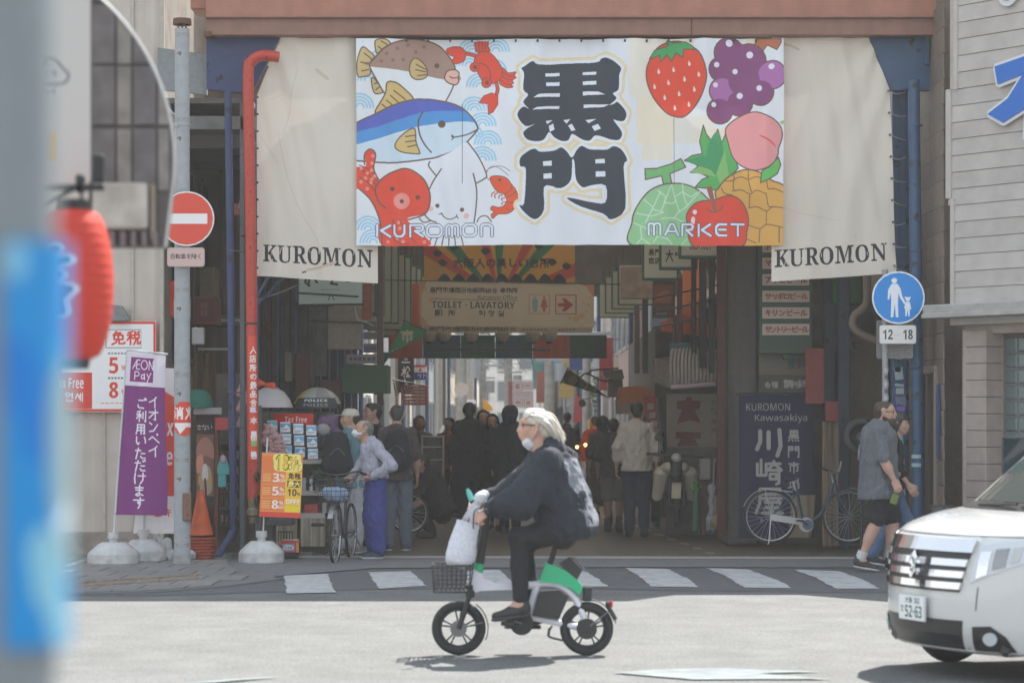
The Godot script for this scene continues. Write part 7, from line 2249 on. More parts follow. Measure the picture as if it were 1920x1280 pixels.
func parked_bicycle():   # side view in front of the navy cloth
	var d := 28.0
	var Z := V3(0,0,1)
	var o := thing("bicycle", "dark blue city bicycle with chrome chain case parked before the navy cloth", "bicycle", W(1500,1021, d))
	var b := o.position
	var p := func(x, y, z := .0): return W(x, y, d) - b + V3(0,0, z)
	var ch := mt("chrome_dull", g(.55), .3, "", 1,.8)
	var R := .315
	wheel(o, p.call(1445,968), Z, R, .018, ch, 28)
	wheel(o, p.call(1592,968), Z, R, .018, ch, 28)
	var fm := mt("bike_blue", K(.02,.045,.08), .35)
	var f := mb()
	f.tube(arc([p.call(1563,905), p.call(1552,940), p.call(1535,968), p.call(1508,983)], 5), .019,8)
	f.tube([p.call(1508,983), p.call(1492,905)], .016,8)
	f.tube([p.call(1508,983,.045), p.call(1445,968,.05)], .009,6); f.tube([p.call(1508,983,-.045), p.call(1445,968,-.05)], .009,6)
	f.tube([p.call(1496,925,.03), p.call(1445,968,.05)], .008,6); f.tube([p.call(1496,925,-.03), p.call(1445,968,-.05)], .008,6)
	f.tube([p.call(1560,880), p.call(1571,930)], .02,8)
	put("frame", f, fm, o)
	var fk := mb()
	for s in [-.05,.05]: fk.tube(arc([p.call(1571,928, s * .6), p.call(1578,945, s), p.call(1592,968, s)], 4), .010,6)
	put("fork", fk, fm, o)
	put("chain_case", mb().prism(rrect(.44,.075,.037,6), .03, Transform3D(Basis(Z, -.16), p.call(1478,974,.06))).prism(circ(.085,20), .032, TX(p.call(1511,983,.06))), ch, o)
	put("crank_disc", mb().prism(circ(.062,18), .01, TX(p.call(1514,983,.082))), mt("crank_blue", K(.10,.13,.18), .4), o)
	put("crank", mb().tube([p.call(1514,983,.09), p.call(1504,978,.10), p.call(1497,975,.10)], .008,6).box(p.call(1498,975,.14), V3(.09,.02,.07), .004), ms.dark_iron, o)
	put("mudguard", arch(p.call(1445,968), Z, R + .015,.35,2.75,.03), mt("guard_steel", g(.34), .35, "", 1,.7), o)
	put("mudguard", arch(p.call(1592,968), Z, R + .015,1.6,3.4,.03), ms.guard_steel, o)
	put("handlebar", mb().tube(arc([p.call(1542,878,.26), p.call(1555,886,.2), p.call(1564,889,.05), p.call(1565,889,-.05), p.call(1578,884,-.2), p.call(1584,866,-.28)], 5), .011,8).tube([p.call(1560,885), p.call(1563,905)], .014,8), ch, o)
	put("grip", mb().tube([p.call(1538,877,.28), p.call(1547,881,.24)], .016,8), ms.rubber, o)
	put("saddle", nets([bone(p.call(1478,899,0), p.call(1494,898,0), .055,.02, Vector3.UP, 1.8)], .012,.01), ms.rubber, o)
	put("seat_post", mb().tube([p.call(1487,902), p.call(1493,920)], .012,8), ch, o)
	put("rear_rack", mb().tube([p.call(1430,916,.05), p.call(1486,922,.05)], .006,5).tube([p.call(1430,916,-.05), p.call(1486,922,-.05)], .006,5).tube([p.call(1434,916,.05), p.call(1446,968,.06)], .005,5), ch, o)
	put("stand", mb().tube([p.call(1445,970,.07), p.call(1440,1018,.10)], .008,6).tube([p.call(1445,970,-.07), p.call(1447,1018,-.10)], .008,6).tube([p.call(1438,1019,.1), p.call(1446,1019,-.1)], .007,5), ch, o)
	put("wheel_lock", mb().box(p.call(1428,976,.04), V3(.03,.05,.03), .006), ms.hub_metal, o)

func front_bicycle():   # seen from the front beside the old man
	var d := 26.2
	var X := V3(1,0,0)
	var o := thing("bicycle", "dark city bicycle seen head on beside the old man, blue bag in basket", "bicycle", W(628,1060, d))
	var fm := mt("bike_black", g(.03), .35)
	var ax := V3(1,0,.12).normalized()
	wheel(o, V3(0,.325,0), ax, .325,.018, ms.chrome_dull if ms.has("chrome_dull") else mt("chrome_dull", g(.55), .3, "", 1,.8), 24)
	wheel(o, V3(.10,.325,-1.08), ax, .325,.018, ms.chrome_dull, 24)
	var f := mb()
	for s in [-.05,.05]: f.tube([V3(s, .325,0), V3(s * .8,.68,-.06), V3(0,.72,-.08)], .011,6)
	f.tube([V3(0,.66,-.08), V3(0,.98,-.17)], .019,8)
	f.tube(arc([V3(0,.74,-.1), V3(.03,.45,-.3), V3(.06,.28,-.6)], 5), .019,8)
	f.tube([V3(.06,.28,-.6), V3(.07,.85,-.75)], .016,8)
	f.tube([V3(.02,.28,-.6), V3(.05,.325,-1.08)], .01,6).tube([V3(.12,.28,-.6), V3(.15,.325,-1.08)], .01,6)
	put("frame", f, fm, o)
	put("mudguard", arch(V3(0,.325,0), ax, .345,.6,2.9,.028), ms.guard_steel if ms.has("guard_steel") else mt("guard_steel", g(.34), .35, "", 1,.7), o)
	put("handlebar", mb().tube(arc([V3(-.28,1.0,-.33), V3(-.22,1.02,-.24), V3(-.05,.985,-.16), V3(.05,.985,-.16), V3(.22,1.02,-.24), V3(.28,1.0,-.33)], 5), .011,8), fm, o)
	for s in [-1,1]:
		put("grip", mb().tube([V3(s * .27,1.0,-.31), V3(s * .31,.985,-.40)], .017,8), ms.rubber, o)
		put("brake_lever", mb().tube([V3(s * .20,1.01,-.21), V3(s * .29,.96,-.24)], .006,5), ms.hub_metal, o)
	var bk := mb()
	for y in 5:
		var yy := .70 + y * .06
		var w := .15 + y * .012
		bk.tube([V3(-w, yy, -.05), V3(w, yy, -.05), V3(w, yy, .22), V3(-w, yy, .22), V3(-w, yy, -.05)], .004,4)
	for k in 8:
		var t := k / 7.0 * 2 - 1
		bk.tube([V3(.15 * t, .70,.22), V3(.198 * t, .95,.22)], .003,4).tube([V3(.15 * t, .70,-.05), V3(.198 * t, .95,-.05)], .003,4).tube([V3(.15 * t, .70,-.05), V3(.15 * t, .70,.22)], .003,4)
	put("basket", bk, mt("basket_wire", g(.05), .4), o)
	put("lamp", mb().cyl(V3(-.02,.60,.03), V3(-.02,.60,.09), .035,.035,14), mt("lamp_cream", K(.5,.45,.33), .3), o)
	put("pedal", mb().box(V3(-.24,.42,-.55), V3(.13,.035,.08), .005).tube([V3(.0,.30,-.6), V3(-.08,.40,-.56), V3(-.2,.42,-.55)], .01,6), ms.rubber, o)
	put("saddle", nets([bone(V3(.07,.90,-.72), V3(.07,.91,-.90), .03,.08, Vector3.UP, 1.8)], .014,.01), ms.rubber, o)
	put("stand", mb().tube([V3(.12,.32,-1.08), V3(.28,.02,-1.1)], .01,6).tube([V3(.05,.32,-1.08), V3(-.2,.02,-1.1)], .01,6).tube([V3(.3,.02,-1.1), V3(-.22,.02,-1.1)], .008,5), ms.hub_metal, o)
	solo("basket_bag", "pale blue and white bag lying in the bicycle basket", "bag", nets([bone(W(612,924,26.1), W(642,924,26.1), .055,.06), bone(W(618,930,26.1), W(640,932,26.1), .045,.045)], .013,.015, [], .012), mt("blue_bag", K(.30,.40,.56), .6, "cloth", 6.0))

func scooter():
	var d := 31.2
	var o := thing("scooter", "cream and black delivery scooter seen head on beside the stall", "scooter", W(1266,992, d))
	var X := V3(1,0,.1).normalized()
	var cr := mt("scooter_cream", K(.42,.37,.28), .35)
	wheel(o, V3(.02,.29,.05), X, .29,.035, ms.hub_metal, 20)
	wheel(o, V3(.10,.29,-1.2), X, .29,.035, ms.hub_metal, 20)
	put("leg_shield", nets([bone(V3(-.17,.72,-.15), V3(-.22,.42,-.25), .10,.07, V3(0,.2,1), 2.2), bone(V3(.20,.72,-.15), V3(.24,.42,-.25), .10,.07, V3(0,.2,1), 2.2), bone(V3(-.1,.80,-.12), V3(.12,.80,-.12), .07,.07)], .02,.02), cr, o)
	put("mudguard", arch(V3(.02,.29,.05), X, .31,.4,2.4,.06,.012), cr, o)
	put("fork", mb().tube([V3(-.07,.29,.05), V3(-.07,.70,-.08)], .022,8).tube([V3(.11,.29,.05), V3(.11,.70,-.08)], .022,8), ms.dark_iron, o)
	put("fairing", nets([bone(V3(.02,.70,-.05), V3(.02,.90,-.12), .075,.09)], .018,.015), ms.case_black, o)
	put("handlebar", mb().tube(arc([V3(-.36,.98,-.22), V3(-.2,.97,-.15), V3(.02,.95,-.12), V3(.24,.95,-.16), V3(.38,.93,-.24)], 5), .018,8), ms.dark_iron, o)
	put("headlight", mb().ell(V3(.02,.93,-.03), V3(.07,.06,.04)), mt("lamp_glass", K(.45,.45,.42), .15), o)
	put("mirror", mb().ell(V3(-.20,1.19,-.2), V3(.055,.045,.015)).tube([V3(-.2,.98,-.18), V3(-.2,1.16,-.2)], .006,5), ms.case_black, o)
	put("seat", nets([bone(V3(.06,.78,-.7), V3(.06,.80,-1.1), .12,.11, Vector3.UP, 1.7)], .025,.02), ms.case_black, o)
	put("body_shell", nets([bone(V3(.05,.45,-.4), V3(.08,.5,-1.2), .16,.15)], .03,.02), ms.case_black, o)

func goods_right():   # rolls, bags and canes by the stall
	var d := 31.0
	solo("green_roll", "tall green roll standing beside the scooter", "roll", mb().cyl(W(1304,995, d), W(1306,902, d), .04,.04,12), mt("roll_green", K(.05,.17,.10), .6))
	solo("green_leafy_tuft", "tuft of green leaves on top of the green roll", "plant", nets([bone(W(1300,915, d), W(1308,905, d), .03,.02), bone(W(1308,922, d), W(1314,914, d), .025,.02)], .014,.01, [], .02), mt("tuft_green", K(.12,.26,.05), .8))
	solo("brown_board", "brown board leaning beside the green roll", "board", sq(W(1313,912, d + .2), W(1325,1000, d + .24), .004), mt("board_brown", K(.20,.13,.075), .7, "wood", .8))
	for k in 3:
		solo("cane", "pale cane or umbrella standing behind the tan bag, %s" % ["left", "middle", "right"][k], "cane", mb().tube(arc([W(1338 + k * 9,985,31.2), W(1339 + k * 9,870,31.2), W(1342 + k * 9,862,31.2), W(1346 + k * 9,868,31.2)], 4), .012,6), mt("cane_pale", K(.34,.32,.27), .5))
	solo("white_basin", "white box on the grey ledge behind the scooter", "box", sq(W(1313,860,31.6), W(1330,898,31.8), .006), mt("box_white", K(.42,.40,.36), .6))
	solo("blue_hanging", "bright blue bundle hanging beside the navy cloth", "bundle", nets([bone(W(1366,850,30.2), W(1369,900,30.2), .05,.045), bone(W(1363,870,30.2), W(1372,880,30.2), .05,.05)], .018,.015, [], .012), mt("bundle_blue", K(.03,.13,.26), .5))
	solo("silver_roll", "crumpled silver bundle leaning beside the brown board", "bundle", nets([bone(W(1334,990,30.8), W(1336,915,30.8), .05,.055)], .018,.01, [], .018), mt("silver_foil", K(.34,.34,.38), .4))
	solo("tan_bag", "large tan cloth bag standing left of the navy cloth", "bag", nets([bone(W(1358,988,30.4), W(1358,945,30.4), .10,.11), bone(W(1348,980,30.4), W(1370,975,30.4), .10,.09), bone(W(1352,930,30.4), W(1366,930,30.4), .05,.05)], .022,.02, [], .016), mt("bag_tan", K(.34,.26,.17), .85, "cloth", 6.0))
	solo("red_box_edge", "orange red box edge beside the tan bag", "box", sq(W(1372,935,30.6), W(1380,970,30.8), .004), mt("box_orange_red", K(.34,.08,.04), .6))
	solo("tan_cloth", "tan cloth draped at the foot of the navy hanging behind the bicycle", "cloth", cloth(func(u, v): return lf(1486,1530, u) - v * 8.0, func(u, v): return lf(928,1008, v), 28.8,10,10,.05,91,5.0), mt("cloth_tan", K(.24,.19,.13), .9))
	var fan := thing("black_fan", "round black fan behind the man in the grey shirt", "fan", W(1610,870,27.9))
	wq("ring", mb().torus(W(1616,818,27.9), V3(0,0,1), .17,.05,28,8), ms.case_black, fan)
	wq("hub", mb().cyl(W(1616,818,27.95), W(1616,818,27.8), .06,.06,16), ms.dark_iron, fan)
	wq("grille", mb().prism(circ(.17,24), .02, TX(W(1616,818,28.0))), mt("fan_dark", g(.02), .6), fan)
	wq("stand", mb().cyl(W(1616,850,27.95), W(1616,1030,27.95), .02,.02,8), ms.dark_iron, fan)
	solo("metal_bin", "small grey metal bin at the foot of the brown side door", "bin", mb().lathe([V2(.10,0), V2(.13,.3), V2(.14,.31), V2(0,.30)], W(1768,1000,26.3), Basis(), 16), mt("bin_grey", K(.16,.17,.17), .5, "rust", 2.0))
	solo("barrier_foot", "white metal barrier leg behind the walking man's legs", "barrier", mb().tube([W(1664,1050,25.6), W(1664,1000,25.6)], .05,12), mt("barrier_grey", K(.42,.43,.45), .5, "rust", 2.0))

func shelf_trolley():
	var o := thing("shelf_trolley", "beige tube frame trolley with black cases in the lane", "trolley", W(810,1000,31.5))
	var m := mb()
	var d := 32.6
	for px in [791,831]:
		m.cyl(W(px, 975, d), W(px, 816, d), .014,.014,8)
	for py in [818,838,862,900,940]:
		m.cyl(W(791, py, d), W(831, py, d), .012,.012,8)
	wq("frame", m, mt("tube_beige", K(.34,.29,.21), .5), o)
	for q in [[818,836], [841,860], [866,898]]:
		wq("case", sq(W(794, q[0] + 2, d + .1), W(829, q[1], d + .4), .01), ms.case_black, o)
	var wp := thing("bicycle", "bicycle behind the man with grey trousers, one wheel showing", "bicycle", W(770,995,30.2))
	wheel(wp, W(766,962,30.2) - wp.position, V3(.25,0,1).normalized(), .26,.018, ms.chrome_dull, 24)
	put("frame", mb().tube([W(766,962,30.2) - wp.position, W(740,945,30.2) - wp.position, W(725,900,30.2) - wp.position], .018,8), ms.bike_black, wp)

var van_prof: PackedVector3Array   # x forward, y height, z bow of the nose
func hull(u: float, t: float) -> Vector3:   # u -1..1 across, t along the profile; forward +z, origin on the ground below the front axle
	var n := van_prof.size()
	var f := clampf(t, 0,1) * (n - 1)
	var i := mini(int(f), n - 2)
	var p := van_prof[i].cubic_interpolate(van_prof[i + 1], van_prof[maxi(i - 1,0)], van_prof[mini(i + 2, n - 1)], f - i)
	var au := absf(u)
	var back := p.z * pow(au, 2.4) + .10 * p.z * pow(au, 12.0)
	var w := .845 - .10 * clampf((p.y - 1.0) / .8,0,1) - .05 * clampf((.35 - p.y) / .2,0,1)
	return V3(u * w, p.y, p.x - back)

func hull_patch(o: Node3D, called: String, pl: PackedVector2Array, lift: float, m: Material, thick := .02) -> MeshInstance3D:   # pl in (u, height): a proud piece that follows the nose
	var dense := PackedVector2Array()
	for i in pl.size():
		var a := pl[i]
		var b := pl[(i + 1) % pl.size()]
		for k in 6: dense.append(a.lerp(b, k / 6.0))
	var lo := dense[0]
	var hi := dense[0]
	for p in dense:
		lo = lo.min(p); hi = hi.max(p)
	var q := mb()
	var nx := maxi(int((hi.x - lo.x) / .07), 1)
	var ny := maxi(int((hi.y - lo.y) / .07), 1)
	var at := func(p: Vector2, l: float) -> Vector3:
		var t0 := .0
		var t1 := .74
		for k in 22:   # height to profile place
			var tm := (t0 + t1) * .5
			if hull(p.x, tm).y < p.y: t0 = tm
			else: t1 = tm
		var h := hull(p.x, t0)
		var du := hull(p.x + .01, t0) - h
		var dv := hull(p.x, t0 + .004) - h
		return h + du.cross(dv).normalized() * l
	for i in nx:
		for j in ny:
			var x0 := lf(lo.x, hi.x, float(i) / nx)
			var x1 := lf(lo.x, hi.x, float(i + 1) / nx)
			var y0 := lf(lo.y, hi.y, float(j) / ny)
			var y1 := lf(lo.y, hi.y, float(j + 1) / ny)
			for r in Geometry2D.intersect_polygons(PV([V2(x0, y0), V2(x1, y0), V2(x1, y1), V2(x0, y1)]), dense):
				var ix := Geometry2D.triangulate_polygon(r)
				for k in range(0, ix.size(), 3):
					var a: Vector3 = at.call(r[ix[k]], lift)
					var b: Vector3 = at.call(r[ix[k + 1]], lift)
					var c: Vector3 = at.call(r[ix[k + 2]], lift)
					var n := (b - a).cross(c - a).normalized()
					if n.z < 0: n = -n
					q.tri(a, b, c, n, n, n)
	for i in dense.size():
		var a := dense[i]
		var b := dense[(i + 1) % dense.size()]
		q.quad(at.call(a, lift), at.call(b, lift), at.call(b, lift - thick), at.call(a, lift - thick), V3((b - a).y, -(b - a).x, .01))
	return put(called, q, m, o)

func van():
	var yaw := atan2(-.934,.358)
	var o := thing("white_van", "white compact van with chrome grille entering from the right", "van", Vector3.ZERO, "", yaw)
	var paint := mt("van_white", K(.62,.62,.60), .25)
	paint.clearcoat_enabled = true
	paint.clearcoat = .8
	paint.clearcoat_roughness = .05
	van_prof = PackedVector3Array([V3(.58,.19,.20), V3(.66,.22,.26), V3(.72,.34,.32), V3(.73,.50,.33), V3(.715,.66,.32), V3(.69,.80,.31), V3(.64,.915,.30), V3(.52,.985,.26), V3(.25,1.045,.18), V3(-.05,1.085,.12), V3(-.10,1.11,.12), V3(-.45,1.40,.12), V3(-.80,1.66,.10), V3(-1.1,1.745,.06), V3(-2.6,1.76,.0), V3(-2.95,1.70,.0), V3(-3.05,1.1,.0), V3(-3.08,.3,.0)])
	var body := mb().sheet(28,84, func(u, v): return hull(u * 2 - 1, v), V3(0,.6,.8))
	# side walls close the shell
	for s in [-1.0,1.0]:
		var lo := []
		for k in 85:
			lo.append(hull(s, k / 84.0))
		for k in 84:
			var a: Vector3 = lo[k]
			var b: Vector3 = lo[k + 1]
			var c := V3(b.x, minf(.30, b.y), b.z)
			var e := V3(a.x, minf(.30, a.y), a.z)
			body.quad(a, b, c, e, V3(s, 0,0))
	put("body", body, paint, o)
	put("underside", mb().box(V3(0,.26,-1.25), V3(1.45,.16,3.5), .03), ms.case_black, o)
	var chrome := mt("chrome", g(.75), .08, "", 1,1.0)
	var blk := mt("van_black", g(.025), .35)
	var gr := hull_patch(o, "grille", pts(".52,.58 .60,.90 -.60,.90 -.52,.58"), .010, blk)
	hull_patch(gr, "chrome_bar", pts(".60,.83 .61,.905 -.61,.905 -.60,.83"), .030, chrome, .03)
	for k in 3:
		var y := .765 - k * .073
		hull_patch(gr, "chrome_bar", PV([V2(.565 - k * .018, y - .022), V2(.58 - k * .018, y + .022), V2(-.58 + k * .018, y + .022), V2(-.565 + k * .018, y - .022)]), .026, chrome, .03)
	# emblem: the slanted S shape
	for s in [1.0,-1.0]:
		var pl := PackedVector2Array()
		for p in pts("-.045,.0 -.058,.045 .0,.088 .058,.045 .030,.028 .0,.052 -.022,.036 .012,.008 .012,-.012 -.012,.0"):
			pl.append(V2(p.x * s, .735 + p.y * s))
		hull_patch(gr, "emblem", pl, .045, chrome, .02)
	var lg := mt("lamp_clear", K(.62,.66,.68), .06)
	lg.clearcoat_enabled = true
	lg.clearcoat = 1.0
	for s in [1.0,-1.0]:
		var hl := hull_patch(o, "headlight", pts("%f,.64 %f,.885 %f,.915 %f,.93 %f,.78" % [.60 * s, .64 * s, .80 * s, .965 * s, .955 * s]), .008, lg)
		hull_patch(hl, "reflector", pts("%f,.67 %f,.84 %f,.85 %f,.70" % [.65 * s, .66 * s, .74 * s, .73 * s]), .013, chrome, .01)
		hull_patch(hl, "reflector", pts("%f,.73 %f,.86 %f,.87 %f,.75" % [.76 * s, .765 * s, .85 * s, .845 * s]), .013, mt("lamp_grey", g(.30), .15, "", 1,.8), .01)
		hull_patch(hl, "turn_lamp", pts("%f,.77 %f,.87 %f,.88 %f,.79" % [.87 * s, .875 * s, .93 * s, .92 * s]), .013, mt("lamp_frost", g(.55), .2), .01)
		var fp := hull_patch(o, "fog_lamp_panel", pts("%f,.215 %f,.365 %f,.375 %f,.31 %f,.215" % [.62 * s, .63 * s, .76 * s, .86 * s, .93 * s]), .008, blk)
		var fo := PackedVector2Array()
		for k in 12: fo.append(V2(.76 * s + cos(TAU * k / 12) * .05,.295 + sin(TAU * k / 12) * .042))
		hull_patch(fp, "fog_lamp", fo, .02, lg, .012)
		var wh := Node3D.new()
		wh.name = "wheel" if s > 0 else "wheel_001"
		o.add_child(wh, true)
		wh.position = V3(.74 * s, .285,0)
		put("tyre", mb().torus(Vector3.ZERO, V3(1,0,0), .20,.088,32,10,1.0), ms.rubber, wh)
		put("rim", mb().cyl(V3(.05 * s, 0,0), V3(.075 * s, 0,0), .155,.14,20), ms.hub_metal, wh)
		if s > 0: put("wheel_arch", mb().torus(V3(.855 * s, .30,0), V3(1,0,0), .33,.02,30,6), blk, o)
		put("side_window", mb().box(V3(.80 * s, 1.36,-1.4), V3(.02,.42,1.9), .01), mt("van_window", K(.03,.04,.045), .08), o)
		if s > 0: put("door_mirror", nets([bone(V3(.92 * s, 1.12,-.28), V3(1.0 * s, 1.14,-.30), .07,.08, V3(0,0,1), 1.5)], .016,.015), paint, o)
	hull_patch(o, "intake", pts(".52,.215 .55,.40 -.55,.40 -.50,.215"), .006, blk)
	hull_patch(o, "lip_spoiler", pts(".86,.195 .90,.21 -.90,.21 -.86,.195"), .012, paint)
	var glass := mt("van_glass", K(.055,.075,.07), .05)
	glass.metallic_specular = .3
	hull_patch(o, "windscreen", pts(".88,1.125 .80,1.62 -.80,1.62 -.88,1.125"), .008, glass)
	hull_patch(o, "cowl", pts(".90,1.078 .90,1.12 -.90,1.12 -.90,1.078"), .006, blk)
	for s in [1.0,-1.0]:
		hull_patch(o, "bumper_seam", pts("%f,.47 %f,.62 %f,.62 %f,.47" % [.655 * s, .665 * s, .672 * s, .662 * s]), .003, mt("seam_grey", g(.12), .6), .004)
	put("wiper", mb().tube([hull(.1,.555) + V3(0,.02,.03), hull(.72,.57) + V3(0,.04,.04)], .010,6).tube([hull(-.6,.555) + V3(0,.02,.03), hull(.05,.57) + V3(0,.04,.04)], .010,6), blk, o)
	hull_patch(o, "bonnet_seam", pts(".93,.935 .93,.942 -.93,.942 -.93,.935"), .003, mt("seam_grey", g(.12), .6), .004)
	page(192,96, C8(236,236,236), 0,0,66,33)
	jp("大阪", 17,2,8,10,1.2, C8(40,84,60)); latin("502", 40,2,14,8, C8(40,84,60)); latin("52·63", 16,13,44,17, C8(40,84,60)); jp("さ", 4,14,9,9,1.5, C8(40,84,60))
	var pc := hull(0,.17) + V3(.02,.455 - hull(0,.17).y, .025)
	var pl := put("number_plate", mb().box(pc, V3(.33,.165,.012), .004), ms.white_paint, o)
	var q := mb()
	q.quad(pc + V3(-.16,.078,.009), pc + V3(.16,.078,.009), pc + V3(.16,-.078,.009), pc + V3(-.16,-.078,.009), V3(0,0,1))
	put("print", q, done("plate_number_print", .5), pl)
	# stand the van so that the emblem shows at photo (1722,1075)
	var nose := hull(0,.27)
	var want := W(1722,1072,14.6)
	o.scale = V3(.925,.925,.925)
	var r := Basis(Vector3.UP, yaw) * nose * .925
	o.position = V3(want.x - r.x, 0, want.z - r.z)

func taxi():
	var o := thing("white_car", "white car far down the lane behind the dark crowd", "car", V3(wx(880,53), 0,-53))
	var p := PV([V2(-.82,.25), V2(.82,.25), V2(.84,.75), V2(.80,.95), V2(.60,1.46), V2(.45,1.52), V2(-.45,1.52), V2(-.60,1.46), V2(-.80,.95), V2(-.84,.75)])
	put("body", mb().prism(p, 3.4, TX(V3(0,0,-1.6))), ms.van_white, o)
	put("windscreen", mb().prism(pts("-.70,.98 .70,.98 .54,1.42 -.54,1.42"), .05, TX(V3(0,0,.11))), ms.van_glass, o)
	put("bonnet", mb().box(V3(0,.72,.5), V3(1.6,.42,1.0), .12), ms.van_white, o)
	for s in [-1,1]:
		put("headlight", mb().ell(V3(.58 * s, .72,1.0), V3(.16,.08,.04)), ms.lamp_clear, o)
		put("wheel", mb().torus(V3(.78 * s, .3,.45), V3(1,0,0), .21,.09,20,8), ms.rubber, o)
	put("bumper", mb().box(V3(0,.4,.98), V3(1.62,.28,.14), .04), ms.van_white, o)

func ebike():
	var d := 15.92
	var Z := V3(0,0,1)
	var o := thing("electric_bike", "white and green small wheeled electric bike crossing the road", "electric bike", W(980,1228, d))
	var b := o.position
	var p := func(x, y, z := .0): return W(x, y, d) - b + V3(0,0, z)
	var wt := mt("bike_white", K(.78,.76,.82), .35)
	var gn := mt("bike_green", K(.035,.48,.22), .4)
	var bk := mt("bike_dark", g(.03), .5)
	var rimm := mt("rim_dark", g(.035), .45)
	wheel(o, p.call(860,1177), Z, .180,.030, rimm, 0, true)
	wheel(o, p.call(1100,1178), Z, .178,.030, rimm, 0, true)
	put("hub_motor", mb().cyl(p.call(1100,1178,-.05), p.call(1100,1178,.05), .068,.068,20), bk, o)
	put("brake_disc", mb().cyl(p.call(860,1177,.052), p.call(860,1177,.058), .055,.055,20), ms.hub_metal, o)
	var fk := mb()
	for s in [-.062,.062]: fk.tube([p.call(881,1112, s), p.call(872,1145, s), p.call(860,1177, s)], .017,8)
	fk.box(p.call(882,1112), V3(.06,.05,.16), .012)
	put("fork", fk, bk, o)
	put("head_tube", mb().tube([p.call(879,1112), p.call(887,1072)], [.028,.032], 12), wt, o)
	put("green_collar", mb().tube([p.call(896,1072), p.call(899,1056)], .034,14), gn, o)
	put("head_joint", mb().tube([p.call(885,1090), p.call(896,1070)], .034,12), wt, o)
	put("steering_post", mb().tube([p.call(899,1058), p.call(914,955)], [.031,.026], 12), bk, o)
	put("handlebar", mb().tube(arc([p.call(912,955,.27), p.call(909,952,.15), p.call(908,950,0), p.call(909,952,-.15), p.call(912,955,-.27)], 4), .013,8), bk, o)
	for s in [-1,1]:
		put("grip", mb().tube([p.call(911,954,.20 * s), p.call(913,956,.31 * s)], .018,8), ms.rubber, o)
	put("brake_cable", mb().tube(arc([p.call(908,950,.18), p.call(890,958,.16), p.call(888,1010,.08), p.call(886,1075,.05), p.call(872,1140,.07)], 5), .004,5), ms.rubber, o)
	put("brake_cable", mb().tube(arc([p.call(908,950,-.18), p.call(893,970,-.1), p.call(895,1030,-.04), p.call(899,1060,-.03)], 5), .004,5), ms.rubber, o)
	put("brake_lever", mb().tube([p.call(909,953,.16), p.call(897,957,.24)], .006,5), ms.hub_metal, o)
	put("bell", mb().ell(p.call(908,943,.13), V3(.02,.016,.02)), ms.hub_metal, o)
	put("display", mb().box(p.call(905,943), V3(.07,.03,.10), .008), wt, o)
	var fr := mb()
	fr.tube(arc([p.call(886,1088), p.call(915,1098), p.call(940,1097), p.call(968,1098), p.call(1002,1096), p.call(1025,1093), p.call(1050,1098), p.call(1075,1117), p.call(1090,1145), p.call(1104,1178)], 5), [.030,.030,.028,.027,.026,.025,.024,.024,.024,.025,.025,.025,.025,.026,.026,.026,.026,.026,.026,.026,.026,.026,.026,.026,.026,.026,.026,.026,.026,.026,.026,.026,.026,.026,.026,.026,.026,.026,.026,.026,.026,.024,.022,.022,.022,.02], 10)
	fr.tube([p.call(1007,1095), p.call(993,1152)], .024,10)
	fr.tube([p.call(990,1156), p.call(1040,1166), p.call(1104,1180)], .022,10)
	fr.prism(PV([V2(886,-1072), V2(904,-1075), V2(907,-1083), V2(930,-1092), V2(972,-1092), V2(972,-1105), V2(930,-1106), V2(902,-1107), V2(889,-1111), V2(877,-1111)]), .062 * 282.7, Transform3D(Basis.from_scale(Vector3.ONE / 282.7), p.call(0,0)))
	put("frame", fr, wt, o)
	put("green_band", mb().tube([p.call(926,1098), p.call(930,1098)], .0295,12), gn, o)
	page(96,24, C8(206,204,214), 0,0,32,8)
	latin("LUUP", 4,1,24,6, C8(120,120,130))
	var q := mb()
	q.quad(p.call(935,1092,.029), p.call(962,1093,.029), p.call(962,1102,.029), p.call(935,1102,.029), Z)
	put("lettering", q, done("bike_print", .4), o)
	put("battery_case", mb().prism(PV([V2(1014,-1108), V2(1048,-1106), V2(1066,-1118), V2(1048,-1160), V2(998,-1153)]), .11 * 282.7, Transform3D(Basis.from_scale(Vector3.ONE / 282.7), p.call(0,0) )), bk, o)
	put("green_cover", mb().prism(PV([V2(1024,-1055), V2(1045,-1061), V2(1062,-1070), V2(1080,-1084), V2(1093,-1100), V2(1086,-1115), V2(1070,-1102), V2(1050,-1094), V2(1011,-1089)]), .10 * 282.7, Transform3D(Basis.from_scale(Vector3.ONE / 282.7), p.call(0,0))), gn, o)
	put("rear_box", mb().prism(PV([V2(1048,-1056), V2(1068,-1044), V2(1092,-1068), V2(1082,-1086), V2(1062,-1069)]), .10 * 282.7, Transform3D(Basis.from_scale(Vector3.ONE / 282.7), p.call(0,0))), bk, o)
	put("rear_box_handle", mb().tube(arc([p.call(1066,1046,.02), p.call(1078,1047,.02), p.call(1090,1060,.02), p.call(1095,1070,.02)], 4), .008,6), ms.hub_metal, o)
	put("seat_post", mb().tube([p.call(1030,1060), p.call(1045,1015)], .019,10), bk, o)
	put("saddle", nets([bone(p.call(1022,1008), p.call(1066,1004), .03,.085, Vector3.UP, 1.6)], .013,.01), bk, o)
	put("mudguard", arch(p.call(860,1177), Z, .192,2.2,3.55,.03), bk, o)
	put("mudguard", arch(p.call(1100,1178), Z, .192,1.4,2.95,.03), bk, o)
	put("mudguard_stay", mb().tube([p.call(860,1177,.05), p.call(906,1166,.035)], .005,5), ms.hub_metal, o)
	put("mudguard_stay", mb().tube([p.call(1106,1172,.05), p.call(1147,1140,.035)], .006,5), ms.hub_metal, o)
	put("rear_shock", mb().box(p.call(1101,1112), V3(.06,.10,.08), .01), bk, o)
